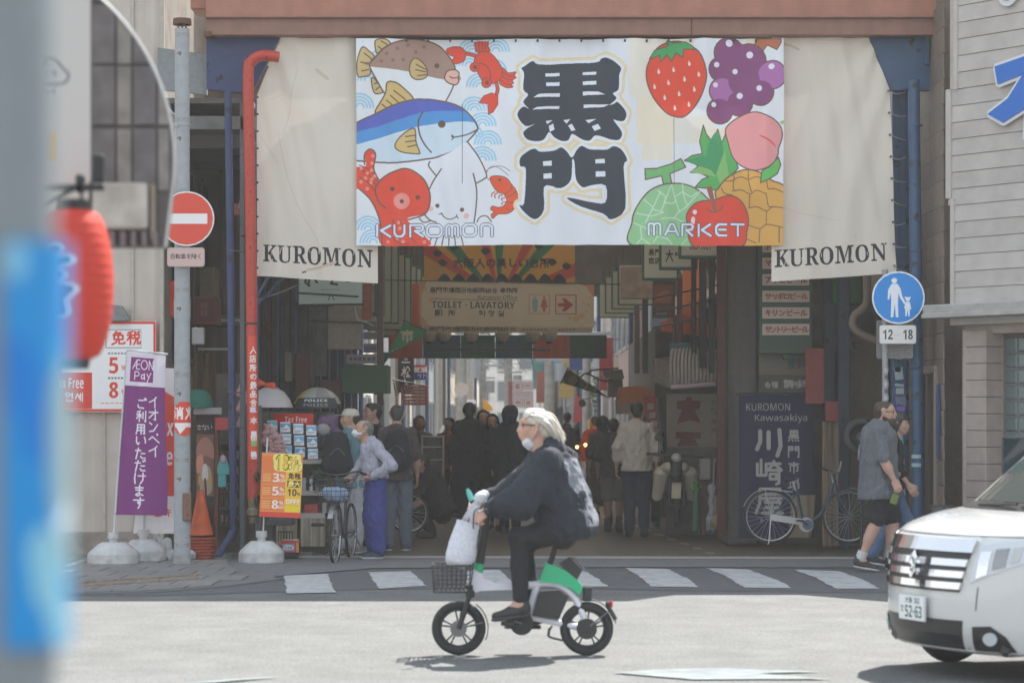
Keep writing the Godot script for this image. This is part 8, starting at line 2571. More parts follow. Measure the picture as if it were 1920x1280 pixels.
	put("number_bracket", mb().box(p.call(1148,1150), V3(.03,.09,.10), .006, Basis(Z, .5)), bk, o)
	put("tail_light", mb().box(p.call(1146,1132), V3(.02,.05,.06), .006), mt("tail_red", K(.55,.06,.05), .25), o)
	put("tail_light_case", mb().box(p.call(1140,1134), V3(.03,.05,.07), .008), bk, o)
	put("crank_disc", mb().cyl(p.call(978,1168,-.03), p.call(978,1168,.03), .078,.078,22), bk, o)
	put("crank", mb().tube([p.call(978,1168,.05), p.call(958,1161,.07)], .010,6).tube([p.call(978,1168,-.05), p.call(998,1176,-.07)], .010,6), ms.hub_metal, o)
	put("pedal", mb().box(p.call(952,1166,.12), V3(.09,.022,.09), .005), bk, o)
	put("pedal", mb().box(p.call(1002,1178,-.12), V3(.09,.022,.09), .005), bk, o)
	put("kickstand", mb().tube(arc([p.call(1035,1172,.05), p.call(1029,1182,.06), p.call(1030,1192,.06), p.call(1056,1199,.06)], 4), .007,6), ms.dark_iron, o)
	put("kickstand_spring", mb().tube([p.call(1030,1176,.06), p.call(1028,1190,.06)], .010,6), ms.dark_iron, o)
	var bs := mb()
	for y in 7:
		var py := 1058.0 + y * 8.2
		var i := 2.0 + y * .6
		bs.tube([p.call(809 + i, py, -.15), p.call(884 - i * .5, py, -.15), p.call(884 - i * .5, py, .15), p.call(809 + i, py, .15), p.call(809 + i, py, -.15)], .006 if y in [0,6] else .0035,5)
	for k in 9:
		var px := 811.0 + k * 9.0
		for s in [-.15,.15]:
			bs.tube([p.call(px, 1058, s), p.call(lf(px, 848,.08), 1107, s)], .0035,4)
		bs.tube([p.call(lf(px, 848,.08), 1107,-.15), p.call(lf(px, 848,.08), 1107,.15)], .0035,4)
	for k in 6:
		var z := -.15 + k * .06
		bs.tube([p.call(811,1058, z), p.call(816,1107, z)], .0035,4).tube([p.call(883,1058, z), p.call(880,1107, z)], .0035,4)
	put("basket", bs, ms.basket_wire, o)
	put("basket_bracket", mb().box(p.call(880,1100), V3(.05,.03,.10), .006), bk, o)
	# tote bag on the handlebar
	var tb := thing("tote_bag", "white tote bag hanging from the electric bike's handlebar", "bag", W(865,1075, d - .06))
	var tm := mt("tote_white", K(.78,.78,.84), .85, "cloth", 6.0)
	var nn := mb()   # soft sack: stacked oval rings
	var rows := [[978,856,897,.022], [984,854,898,.030], [1000,848,897,.046], [1020,841,895,.062], [1038,835,892,.07], [1050,834,889,.068], [1058,838,884,.055], [1063,848,874,.03], [1064,858,864,.01]]
	var rg := []
	for r in rows:
		var ring := []
		for k in 21:
			var a := TAU * k / 20.0
			var fo := 1.0 + .05 * sin(a * 3.0 + r[0] * .11) + .03 * sin(a * 7.0 + r[0] * .2)
			ring.append(W((r[1] + r[2]) * .5 + cos(a) * (r[2] - r[1]) * .5 * fo, r[0] + sin(a * 2.0) * 1.5 + cos(a) * 4.0 * (1.0 if r[0] < 1000 else .3), d - .08) + V3(0,0, sin(a) * r[3] * fo))
		rg.append(ring)
	nn.sheet(20,8, func(u, v): return rg[roundi(v * 8)][roundi(u * 20)])
	for i in nn.n.size():
		var o2 := nn.v[i] - W(866,1020, d - .08)
		if nn.n[i].dot(o2) < .0: nn.n[i] = -nn.n[i]
	wq("bag", nn, tm, tb)
	for s in [[868,981,.04], [884,984,.09]]:
		wq("strap", mb().sheet(3,14, func(u, v): 
			var q0 := W(s[0], s[1], d - s[2])
			var q1 := W(902,932, d - .10)
			return q0.lerp(q1, v) + V3((u - .5) * .045, sin(v * PI) * .015,.02 * sin(v * 4.0) + .0)), tm, tb)
	wq("strap_knot", nets([bone(W(900,935, d - .12), W(909,928, d - .10), .035,.028)], .01,.01, [], .006), tm, tb)
	solo("teal_tube", "small teal tube held in the rider's right hand", "tube", mb().tube([W(878,921, d - .26), W(885,938, d - .26)], [.017,.02], 10).cyl(W(876,916, d - .26), W(878,921, d - .26), .009,.012,8), mt("teal_plastic", K(.14,.52,.46), .35))

func rider():
	var d := 15.92
	var at := W(1000,1228, d)
	var j := func(x: float, y: float, l: float) -> Vector3: return V3(l, (1228.0 - y) / 282.7, (1000.0 - x) / 282.7)
	var S := {"pel": j.call(1056,985,0), "wai": j.call(1050,935,0), "che": j.call(1034,885,0), "nec": j.call(1018,846,0), "hea": j.call(1004,800,0),
		"ls": j.call(1024,868,.165), "le": j.call(975,938,.25), "lw": j.call(918,952,.22), "lh": j.call(1052,992,.09), "lk": j.call(972,1006,.12), "la": j.call(976,1132,.11), "lt": j.call(938,1153,.12),
		"rs": j.call(1020,868,-.165), "re": j.call(968,925,-.26), "rw": j.call(903,944,-.25), "rh": j.call(1052,992,-.09), "rk": j.call(980,1020,-.13), "ra": j.call(1000,1150,-.11), "rt": j.call(962,1172,-.12)}
	var hood := mt("hoodie_navy", K(.030,.034,.046), .9, "cloth", 7.0)
	var pant := mt("legging_black", K(.022,.023,.027), .85, "cloth", 7.0)
	var o := person("blonde rider in a black hoodie seated on the electric bike", at, -PI / 2, S, {"h": 1.74, "cell": .014, "fat": 1.08, "legs": [pant, 1.90,.92], "shoes": [mt("shoe_black", g(.03), .6), mt("sole_dark", g(.05), .6)], "grip": "lr", "look": V3(0,-.06,1), "long": 1, "skin": mt("skin_rider", K(.58,.33,.24), .5),
		"lhand": V3(-.35,-.55,.7), "rhand": V3(.35,-.5,.75), "lthumb": V3(-.6,.6,.2), "rthumb": V3(.6,.6,.2), "brow": mt("brow_light", K(.3,.2,.13), .8)})
	# wide hoodie: sleeves, body bulging over the seat, hood on the back
	var X := V3(1,0,0)
	var c := [bone(S.pel + V3(0,.0,-.03), S.wai, .20,.19, X, .86), bone(S.wai, S.che, .19,.18, X, .86), bone(S.che, S.nec - V3(0,.06,.0), .17,.09, X, .9), bone(j.call(1085,985,0), j.call(1070,960,0), .12,.12, X, .8), bone(S.ls, S.rs, .085)]
	for e in ["l", "r"]:
		c.append_array([bone(S[e + "s"], S[e + "e"], .095,.115), bone(S[e + "e"], S[e + "e"].lerp(S[e + "w"], .55), .112,.075), bone(S[e + "e"].lerp(S[e + "w"], .5), S[e + "e"].lerp(S[e + "w"], .93), .075,.05)])
	var m := nets(c, .013,.016, [[j.call(1075,1012,0), V3(0,1.0,.12).normalized()]], .007,1.7)
	var cut := mb()
	var pr := mb()
	var nz := FastNoiseLite.new()
	nz.seed = 12
	nz.frequency = 4.5
	for i in range(0, m.v.size(), 3):   # the worn white print across the back
		var mid := (m.v[i] + m.v[i + 1] + m.v[i + 2]) / 3.0
		var nn: Vector3 = m.n[i]
		var on: bool = nn.z < .12 and mid.z < j.call(1058,0,0).z and mid.y < j.call(0,858,0).y and mid.y > j.call(0,985,0).y and absf(mid.x) < .19 and nz.get_noise_3d(mid.x * 1.2, mid.y * .5, mid.z) + nz.get_noise_2d(mid.x * 4.0, mid.y * 3.0) * .5 > -.22
		var t := pr if on else cut
		t.v.append_array([m.v[i], m.v[i + 1], m.v[i + 2]]); t.n.append_array([m.n[i], m.n[i + 1], m.n[i + 2]]); t.t.append_array([Vector2.ZERO, Vector2.ZERO, Vector2.ZERO])
	var hd := put("hoodie", cut, hood, o)
	put("back_print", pr, mt("worn_print", K(.24,.25,.28), .9, "cloth", 9.0), hd)
	put("hood", nets([bone(j.call(1034,838,.05), j.call(1062,858,.04), .06,.055), bone(j.call(1034,838,-.05), j.call(1062,858,-.04), .06,.055), bone(j.call(1062,858,.0), j.call(1072,882,0), .06,.045), bone(j.call(1020,846,.08), j.call(1042,842,.09), .03,.045), bone(j.call(1020,846,-.08), j.call(1042,842,-.09), .03,.045)], .013,.018, [], .008,2.2), hood, hd)
	# long bleached hair swept back
	var hm := mt("hair_blonde", K(.60,.55,.475), .55)
	var hb := [bone(j.call(1006,789,0), j.call(1000,786,0), .083,.076), bone(j.call(1014,794,0), j.call(1026,808,0), .078,.062), bone(j.call(1028,808,.02), j.call(1042,830,.03), .045,.02), bone(j.call(1026,810,-.03), j.call(1040,832,-.03), .045,.02)]
	var hr := nets(hb, .009,.008, [[j.call(980,779,0), V3(0,.66,-.75).normalized()]], .005,.4)
	for k in 150:   # swept back locks, each its own thin tapered strand
		var a := rng.randf_range(-1.25,1.25)
		var l := rng.randf()
		var c0: Vector3 = j.call(1004 + l * 14.0,790 + l * 4.0,0)
		var st := c0 + V3(sin(a) * .079, cos(a) * .078,.045 - l * .05)
		var tip: Vector3 = j.call(1042 + rng.randf() * 20.0,814 + absf(a) * 8.0 + rng.randf() * 17.0, sin(a) * .075 + rng.randfn() * .012)
		var mid := st.lerp(tip, .5) + V3(sin(a) * .028, cos(a) * .030 + .012,-.012)
		hr.tube(arc([st, st.lerp(mid, .5) + V3(sin(a) * .012, cos(a) * .014,0), mid, tip], 3), [.003,.0055,.006,.006,.006,.0055,.005,.004,.003,.001], 4, false)
	put("hair", hr, hm, o)
	var fr := mb()
	for k in 26:
		var a := rng.randf_range(-1.2,1.2)
		var st: Vector3 = j.call(984 + rng.randf() * 5.0,775 + absf(a) * 10.0, sin(a) * .06)
		fr.tube(arc([st, st + V3(sin(a) * .015,.022,-.03), st + V3(sin(a) * .03,.022,-.075)], 3), [.002,.004,.005,.005,.005,.004,.002], 4, false)
	put("roots", fr, mt("hair_roots", K(.26,.20,.14), .6), o)
	put("face_mask", nets([bone(j.call(990,829,.0), j.call(994,836,0), .040,.030), bone(j.call(991,828,.03), j.call(996,834,.03), .025,.02), bone(j.call(991,828,-.03), j.call(996,834,-.03), .025,.02)], .007,.008), mt("mask_white", K(.66,.68,.72), .8), o)
	put("mask_loop", mb().tube(arc([j.call(993,828,.055), j.call(1003,812,.082), j.call(1007,802,.088)], 4), .003,4), ms.mask_white, o)
	put("glasses", mb().tube(arc([j.call(977,797,.0), j.call(979,796,.05), j.call(984,796,.075), j.call(1003,797,.085)], 4), .004,5).torus(j.call(979,799,.034), V3(.35,0,1).normalized(), .022,.003,16,4).torus(j.call(979,799,-.034), V3(-.35,0,1).normalized(), .022,.003,16,4), ms.case_black, o)
# ---------------------------------------------------------------- people under and before the arcade
func back_sack(label: String, c: Vector3, turn: float, s: Vector3, m: Material) -> Node3D:
	var o := thing("backpack", label, "backpack", c, "", turn)
	put("bag", nets([bone(V3(0,-.10,0), V3(0,.12,-.01), s.x, s.x * .8, V3(0,0,1), s.x / s.z), bone(V3(-s.x * .5,-.14,.01), V3(s.x * .5,-.14,.01), s.z, s.z)], .016,.02, [], .006), m, o)
	put("front_pocket", nets([bone(V3(0,-.10, s.z * .8), V3(0,-.02, s.z * .8), s.x * .6, s.x * .5, V3(0,0,1), 2.4)], .016,.015, [], .004), m, o)
	put("zip", mb().tube(arc([V3(-s.x * .5,-.02, s.z * 1.3), V3(0,.06, s.z * 1.35), V3(s.x * .5,-.02, s.z * 1.3)], 4), .004,4), ms.hub_metal, o)
	for k in [-1,1]:
		put("strap", mb().tube(arc([V3(k * .08,.16,-.04), V3(k * .10,.22,-.10), V3(k * .12,.14,-.20), V3(k * .13,-.05,-.20), V3(k * .10,-.15,-.05)], 4), .016,6, true, .5), m, o)
	return o

func ground_at(px: float, d: float) -> Vector3:
	return V3(wx(px, d), .012,-d)

func crowd():
	var blk := mt("hair_black", K(.02,.018,.017), .5)
	var brn := mt("hair_brown", K(.055,.035,.022), .55)
	var sole := mt("sole_white", g(.5), .6)
	var sb := mt("shoe_dark", K(.035,.035,.04), .7)
	var skj := mt("skin_warm", K(.46,.27,.18), .55)
	var skp := mt("skin_pale", K(.52,.31,.23), .55)
	var cl := func(k: String, c: Color) -> StandardMaterial3D: return mt("cloth_" + k, c, .92, "cloth", 7.0)
	# grey shirt man walking to the right
	var g1 := person("bearded man in a grey t shirt and black shorts walking right", ground_at(1648,24.75), PI / 2 - .1, walk(.20, {"rw": V3(-.27,.93,.14), "re": V3(-.26,1.13,.04), "rs": V3(-.185,1.41,.0), "ls": V3(.185,1.41,-.01), "hea": V3(0,1.615,.06)}), {"h": 1.76, "fat": 1.32, "cell": .015, "skin": skp, "hair": ["crop", brn], "top": [cl.call("slate_tee", K(.15,.16,.18)), .92,1.08], "hem": .22, "legs": [cl.call("black_shorts", K(.018,.02,.026)), .88,1.35], "shoes": [mt("sneaker_black", g(.03), .7), sole], "look": V3(.0,-.25,1), "grip": "r", "rthumb": V3(.3,0,1)})
	put("beard", nets([bone(V3(0,1.535,.115), V3(0,1.50,.125), .045,.04), bone(V3(.05,1.56,.06), V3(.02,1.51,.11), .03,.03), bone(V3(-.05,1.56,.06), V3(-.02,1.51,.11), .03,.03)], .009,.012, [], .004), brn, g1)
	put("glasses", mb().box(V3(-.034,1.615,.148), V3(.05,.032,.008), .003).box(V3(.034,1.615,.148), V3(.05,.032,.008), .003).tube([V3(-.06,1.62,.14), V3(-.085,1.62,.03)], .004,4), ms.case_black, g1)
	put("sling_strap", mb().tube(arc([V3(-.12,1.47,-.03), V3(-.05,1.45,.14), V3(.06,1.25,.215), V3(.16,1.05,.15)], 5), .016,6, true, .4), ms.case_black, g1)
	put("shirt_print", nets([bone(V3(-.05,1.20,-.196), V3(.05,1.26,-.19), .03,.03, V3(0,0,1), 3.0), bone(V3(.0,1.14,-.204), V3(.03,1.22,-.20), .022,.02, V3(0,0,1), 3.0), bone(V3(-.10,1.37,-.16), V3(.02,1.38,-.17), .018,.018, V3(0,0,1), 3.0)], .008,.006), mt("print_pale", K(.26,.27,.29), .9), g1)
	put("sock", mb().tube([V3(.09,.10,.13), V3(.09,.20,.15)], .055,10), mt("sock_white", g(.55), .9), g1)
	put("sock", mb().tube([V3(-.09,.12,-.19), V3(-.09,.20,-.16)], .055,10), ms.sock_white, g1)
	solo("snack_packet", "lime green snack packet in the grey shirt man's hand", "packet", bx(W(1678,936,24.45), V3(.075,.11,.03), .012, Basis(V3(0,0,1), -.35)), mt("packet_lime", K(.17,.25,.05), .4, "blotch", 9.0))
	var w1 := person("dark haired woman in black top and jeans behind the bearded man", ground_at(1672,25.6), PI / 2 - .15, walk(.24, {"hea": V3(0,1.60,.08)}), {"h": 1.64, "skin": skp, "hair": ["bob", blk], "top": [cl.call("black_top", K(.02,.02,.022)), 1.5,1.05], "legs": [cl.call("jeans", K(.10,.17,.29)), 1.95,1.15], "shoes": [ms.sneaker_black, sole], "look": V3(0,-.2,1)})
	put("cap", MB.new().add(hair_mesh("cap"), Transform3D(basis_to(V3(0,-1,0), V3(0,-.2,1)), V3(0,1.61,.08))), ms.case_black, w1)
	# old man with hands on hips
	var om := person("old man in striped shirt and bright blue trousers, hand on hip", ground_at(704,26.9), -PI / 2 + .25, stand({"pel": V3(0,.90,0), "wai": V3(0,1.06,.01), "che": V3(0,1.25,.045), "nec": V3(0,1.38,.075), "hea": V3(0,1.515,.14), "ls": V3(.165,1.325,.03), "rs": V3(-.165,1.325,.03), "le": V3(.33,1.10,-.13), "lw": V3(.20,.955,.09), "re": V3(-.26,1.08,.12), "rw": V3(-.22,.96,.25)}),
		{"h": 1.66, "skin": skj, "hair": ["balding", mt("hair_grey", K(.16,.15,.14), .7)], "top": [mt("lilac_shirt", K(.44,.43,.49), .92, "stripe", 7.0,.0, true), 1.85,1.05], "hem": -.02, "legs": [cl.call("royal_blue", K(.06,.07,.27)), 1.86,1.6], "shoes": [mt("sandal_navy", K(.05,.055,.075), .7), sole], "look": V3(-.05,-.1,1), "cell": .015, "lhand": V3(-.7,-.3,.5), "rhand": V3(.5,-.5,.3), "brow": ms.hair_grey})
	put("face_mask", nets([bone(V3(0,1.475,.245), V3(0,1.455,.24), .042,.03), bone(V3(.03,1.47,.215), V3(.05,1.47,.19), .026,.018), bone(V3(-.03,1.47,.215), V3(-.05,1.47,.19), .026,.018)], .008,.01), ms.mask_white, om)
	put("mask_loop", mb().tube([V3(.06,1.475,.19), V3(.086,1.52,.13)], .003,4).tube([V3(-.06,1.475,.19), V3(-.086,1.52,.13)], .003,4), ms.mask_white, om)
	put("collar", mb().tube(arc([V3(.055,1.372,.12), V3(.075,1.39,.075), V3(.05,1.40,.03), V3(0,1.405,.01), V3(-.05,1.40,.03), V3(-.075,1.39,.075), V3(-.055,1.372,.12)], 4), .022,6, true, .5), ms.lilac_shirt, om)
	put("belt", mb().tube([V3(0,.975,.005), V3(0,1.0,.005)], .168,20, true, 1.0), mt("belt_tan", K(.26,.16,.08), .6), om).scale = V3(1.0,1.0,.80)
	put("wrist_watch", mb().torus(V3(.215,.975,.07), V3(-.4,-.45,.7).normalized(), .036,.01,14,6), mt("watch_steel", g(.5), .3, "", 1,.7), om)
	# visitor with cap and backpack, seen from behind to the right
	var v1 := person("person in white cap, teal shirt and white trousers behind the bicycle", ground_at(655,28.0), PI - .5, stand({"re": V3(-.25,1.15,.06), "rw": V3(-.15,1.05,.22)}), {"h": 1.68, "skin": skp, "hair": ["cap", mt("cap_white", K(.56,.52,.44), .85)], "top": [cl.call("teal_tee", K(.13,.27,.30)), 1.0,1.1], "hem": .16, "legs": [cl.call("cream_trousers", K(.46,.45,.47)), 1.95,1.45], "shoes": [mt("sneaker_tan", K(.20,.18,.16), .7), sole], "look": V3(.9,-.1,-.6)})
	put("hair", MB.new().add(hair_mesh("crop"), Transform3D(basis_to(V3(0,-1,0), V3(.9,-.1,-.6)), V3(0,1.622,.015))), brn, v1)
	back_sack("large black backpack worn by the person in the white cap", ground_at(632,27.75) + V3(0,1.17,0), .1, V3(.17,0,.10), cl.call("pack_black", K(.022,.024,.028)))
	person("young man with black hair and black jacket looking left", ground_at(700,29.3), -PI / 2 + .5, stand(), {"h": 1.76, "skin": skp, "hair": ["short", blk], "top": [cl.call("jacket_black", K(.02,.02,.022)), 1.9,1.1], "legs": [cl.call("dark_trousers", K(.03,.03,.035)), 1.95], "shoes": [sb, sole], "look": V3(-.2,0,1)})
	var b1 := person("man in brown tee and grey joggers seen from behind", ground_at(744,28.5), PI + .05, stand({"rw": V3(-.24,.88,.10), "lw": V3(.25,.87,.04)}), {"h": 1.74, "fat": 1.08, "skin": skp, "hair": ["crop", mt("hair_dark_grey", K(.06,.055,.05), .7)], "top": [cl.call("brown_tee", K(.085,.065,.06)), 1.0,1.05], "hem": .12, "legs": [cl.call("grey_joggers", K(.125,.15,.18)), 1.97,1.25], "shoes": [mt("sneaker_grey", K(.06,.07,.09), .7), ms.sole_white], "face": true})
	back_sack("flat black backpack on the man with grey joggers", ground_at(744,28.32) + V3(0,1.20,0), .0, V3(.17,0,.075), ms.cloth_pack_black)
	# the white sweater man and the ones by the stall
	person("man in white sweater and dark jeans walking away", ground_at(1194,32.0), PI, walk(.04, {"lw": V3(.26,.90,.02), "rw": V3(-.26,.90,.04), "le": V3(.25,1.14,-.04), "re": V3(-.25,1.14,-.04)}), {"h": 1.80, "fat": 1.1, "skin": skj, "hair": ["short", blk], "top": [cl.call("cream_sweater", K(.64,.58,.50)), 1.6,1.08], "hem": .10, "legs": [cl.call("indigo_jeans", K(.035,.045,.07)), 1.95,1.15], "shoes": [sb, ms.shoe_dark], "cell": .018})
	var t1 := person("man in pale tee with a shoulder strap behind the scooter", ground_at(1284,34.0), PI + .1, stand(), {"h": 1.66, "fat": 1.05, "skin": skj, "hair": ["short", blk], "top": [cl.call("pale_tee", K(.33,.30,.25)), 1.0,1.1], "hem": .12, "legs": [cl.call("dark_trousers2", K(.035,.035,.04)), 1.95,1.1], "shoes": [sb, sole]})
	put("shoulder_strap", mb().tube(arc([V3(-.10,1.46,-.05), V3(-.04,1.38,-.15), V3(.06,1.15,-.18), V3(.14,.98,-.13)], 5), .014,6, true, .4), ms.case_black, t1)
	person("person in grey top and brown skirt walking away left of the white sweater", ground_at(1130,35.5), PI + .2, walk(.08), {"h": 1.62, "skin": skj, "hair": ["bob", blk], "top": [cl.call("grey_top", K(.075,.08,.085)), 1.3,1.1], "legs": [cl.call("taupe_skirt", K(.085,.075,.07)), 1.0,1.2,1], "shoes": [sb, ms.shoe_dark, "boot"]})
	person("child sized person in grey shorts and black boots beside the white sweater", ground_at(1150,33.2), PI - .1, walk(.06), {"h": 1.58, "skin": mt("skin_tan", K(.30,.16,.10), .6), "hair": ["short", blk], "top": [cl.call("charcoal_top", K(.05,.05,.05)), 1.2,1.1], "legs": [cl.call("grey_shorts", K(.17,.16,.15)), .85,1.5], "shoes": [sb, ms.shoe_dark, "boot"]})
	person("person in dark clothes half hidden right of the white sweater man", ground_at(1218,34.8), PI, stand(), {"h": 1.66, "skin": skj, "hair": ["bob", blk], "top": [cl.call("plum_top", K(.05,.03,.035)), 1.6,1.1], "legs": [cl.call("dark_trousers3", K(.03,.03,.03)), 1.95,1.1], "shoes": [mt("shoe_teal", K(.04,.16,.15), .6), sole]})
	# dark figures against the light in the middle
	person("tall man in black coat walking away in the middle of the lane", ground_at(880,33.2), PI, walk(.03), {"h": 1.80, "fat": 1.18, "skin": ms.skin_tan, "hair": ["short", blk], "top": [cl.call("coat_black", K(.018,.018,.02)), 1.9,1.2], "hem": .25, "legs": [cl.call("black_trousers", K(.016,.016,.018)), 1.95,1.1], "shoes": [sb, ms.shoe_dark]})
	person("woman in black facing the street behind the tall man", ground_at(906,34.4), .1, walk(.05), {"h": 1.70, "skin": skj, "hair": ["bob", blk], "top": [ms.cloth_coat_black, 1.9,1.2], "legs": [ms.cloth_black_trousers, 1.95,1.1], "shoes": [sb, ms.shoe_dark]})
	person("second woman in black facing the street, right of the tall man", ground_at(924,33.6), -.2, walk(.05), {"h": 1.64, "skin": skj, "hair": ["bob", blk], "top": [cl.call("dress_black", K(.02,.02,.021)), 1.9,1.15], "legs": [ms.cloth_black_trousers, 1.0,1.2,1], "shoes": [sb, ms.shoe_dark]})
	var hp := person("tall person in a dark hooded coat left of the rider's face", ground_at(957,32.6), PI - .3, walk(.05), {"h": 1.76, "fat": 1.1, "skin": ms.skin_tan, "hair": ["short", blk], "top": [cl.call("coat_navy", K(.02,.023,.03)), 1.9,1.2], "hem": .3, "legs": [ms.cloth_black_trousers, 1.95,1.1], "shoes": [sb, ms.shoe_dark]})
	put("hood", nets([bone(V3(0,1.64,-.03), V3(0,1.66,.02), .105,.09), bone(V3(0,1.52,-.06), V3(0,1.60,-.05), .09,.1)], .018,.02, [[V3(0,1.62,.085), V3(0,.3,-.95).normalized()]], .006), ms.cloth_coat_navy, hp)
	person("person in a rust red top beyond the shelf trolley", ground_at(843,38.0), -.4, stand(), {"h": 1.60, "skin": skj, "hair": ["short", blk], "top": [cl.call("rust_top", K(.17,.05,.03)), 1.6,1.1], "legs": [ms.cloth_black_trousers, 1.95,1.1], "shoes": [sb, sole]})
	person("squatting person in black beside the shelf trolley", ground_at(812,31.8), -PI / 2, stand({"pel": V3(0,.34,-.12), "wai": V3(0,.52,-.05), "che": V3(0,.70,.03), "nec": V3(0,.83,.09), "hea": V3(0,.955,.16), "ls": V3(.16,.77,.06), "rs": V3(-.16,.77,.06), "le": V3(.24,.56,.24), "lw": V3(.16,.46,.44), "re": V3(-.24,.56,.24), "rw": V3(-.14,.46,.46), "lh": V3(.09,.34,-.1), "rh": V3(-.09,.34,-.1), "lk": V3(.15,.50,.30), "rk": V3(-.15,.50,.30), "la": V3(.13,.09,.02), "ra": V3(-.13,.09,.02), "lt": V3(.14,.035,.17), "rt": V3(-.14,.035,.17)}), {"h": 1.78, "fat": 1.15, "skin": skj, "hair": ["short", brn], "top": [cl.call("sweat_black", K(.022,.022,.025)), 1.9,1.15], "hem": .05, "legs": [ms.cloth_black_trousers, 1.95,1.2], "shoes": [sb, ms.shoe_dark], "look": V3(.2,-.5,1)})
	person("brown haired person in drab jacket behind the trolley's left post", ground_at(786,36.0), .3, stand(), {"h": 1.62, "skin": ms.skin_tan, "hair": ["bob", mt("hair_chestnut", K(.09,.05,.03), .6)], "top": [cl.call("drab_jacket", K(.11,.095,.06)), 1.9,1.1], "legs": [ms.cloth_black_trousers, 1.95,1.1], "shoes": [sb, sole]})
	person("distant person in black with a backpack right of the rider's hair", ground_at(1063,47.0), PI, walk(.05), {"h": 1.72, "skin": ms.skin_tan, "hair": ["short", blk], "top": [ms.cloth_coat_black, 1.9,1.25], "legs": [ms.cloth_black_trousers, 1.95,1.1], "shoes": [sb, sole], "cell": .028})
	person("distant person in a red jacket under the mustard canopy", ground_at(1116,44.0), PI, stand(), {"h": 1.64, "skin": skj, "hair": ["short", blk], "top": [cl.call("red_jacket", K(.30,.045,.03)), 1.9,1.15], "legs": [ms.cloth_black_trousers, 1.95,1.1], "shoes": [sb, sole], "cell": .028})
	for q in [[1098,834, "left"], [1082,838, "far left"]]:
		var l := solo("stall_lamp", "small warm lit lamp over the stall counter at the lane's end, %s one" % q[2], "lamp", mb().ell(W(q[0], q[1], 43), V3(.03,.03,.03), Basis(), 10), null)
		var em := mt("lamp_warm", K(1,.8,.5), .4)
		em.emission_enabled = true
		em.emission = K(1,.74,.40)
		em.emission_energy_multiplier = 3.0
		l.material_override = em
		var om2 := OmniLight3D.new()
		om2.name = "stall_lamp_glow"
		om2.position = W(q[0], q[1], 43)
		om2.light_color = K(1,.74,.40)
		om2.light_energy = .10
		om2.omni_range = 30.0
		om2.omni_attenuation = 2.0
		om2.shadow_enabled = true
		add_child(om2, true)
	solo("stall_counter", "low brown stall counter behind the rider's shoulder", "counter", sq(W(962,848,37), W(1010,880,37.5), .01), mt("counter_brown", K(.14,.07,.045), .7, "wood", .8))

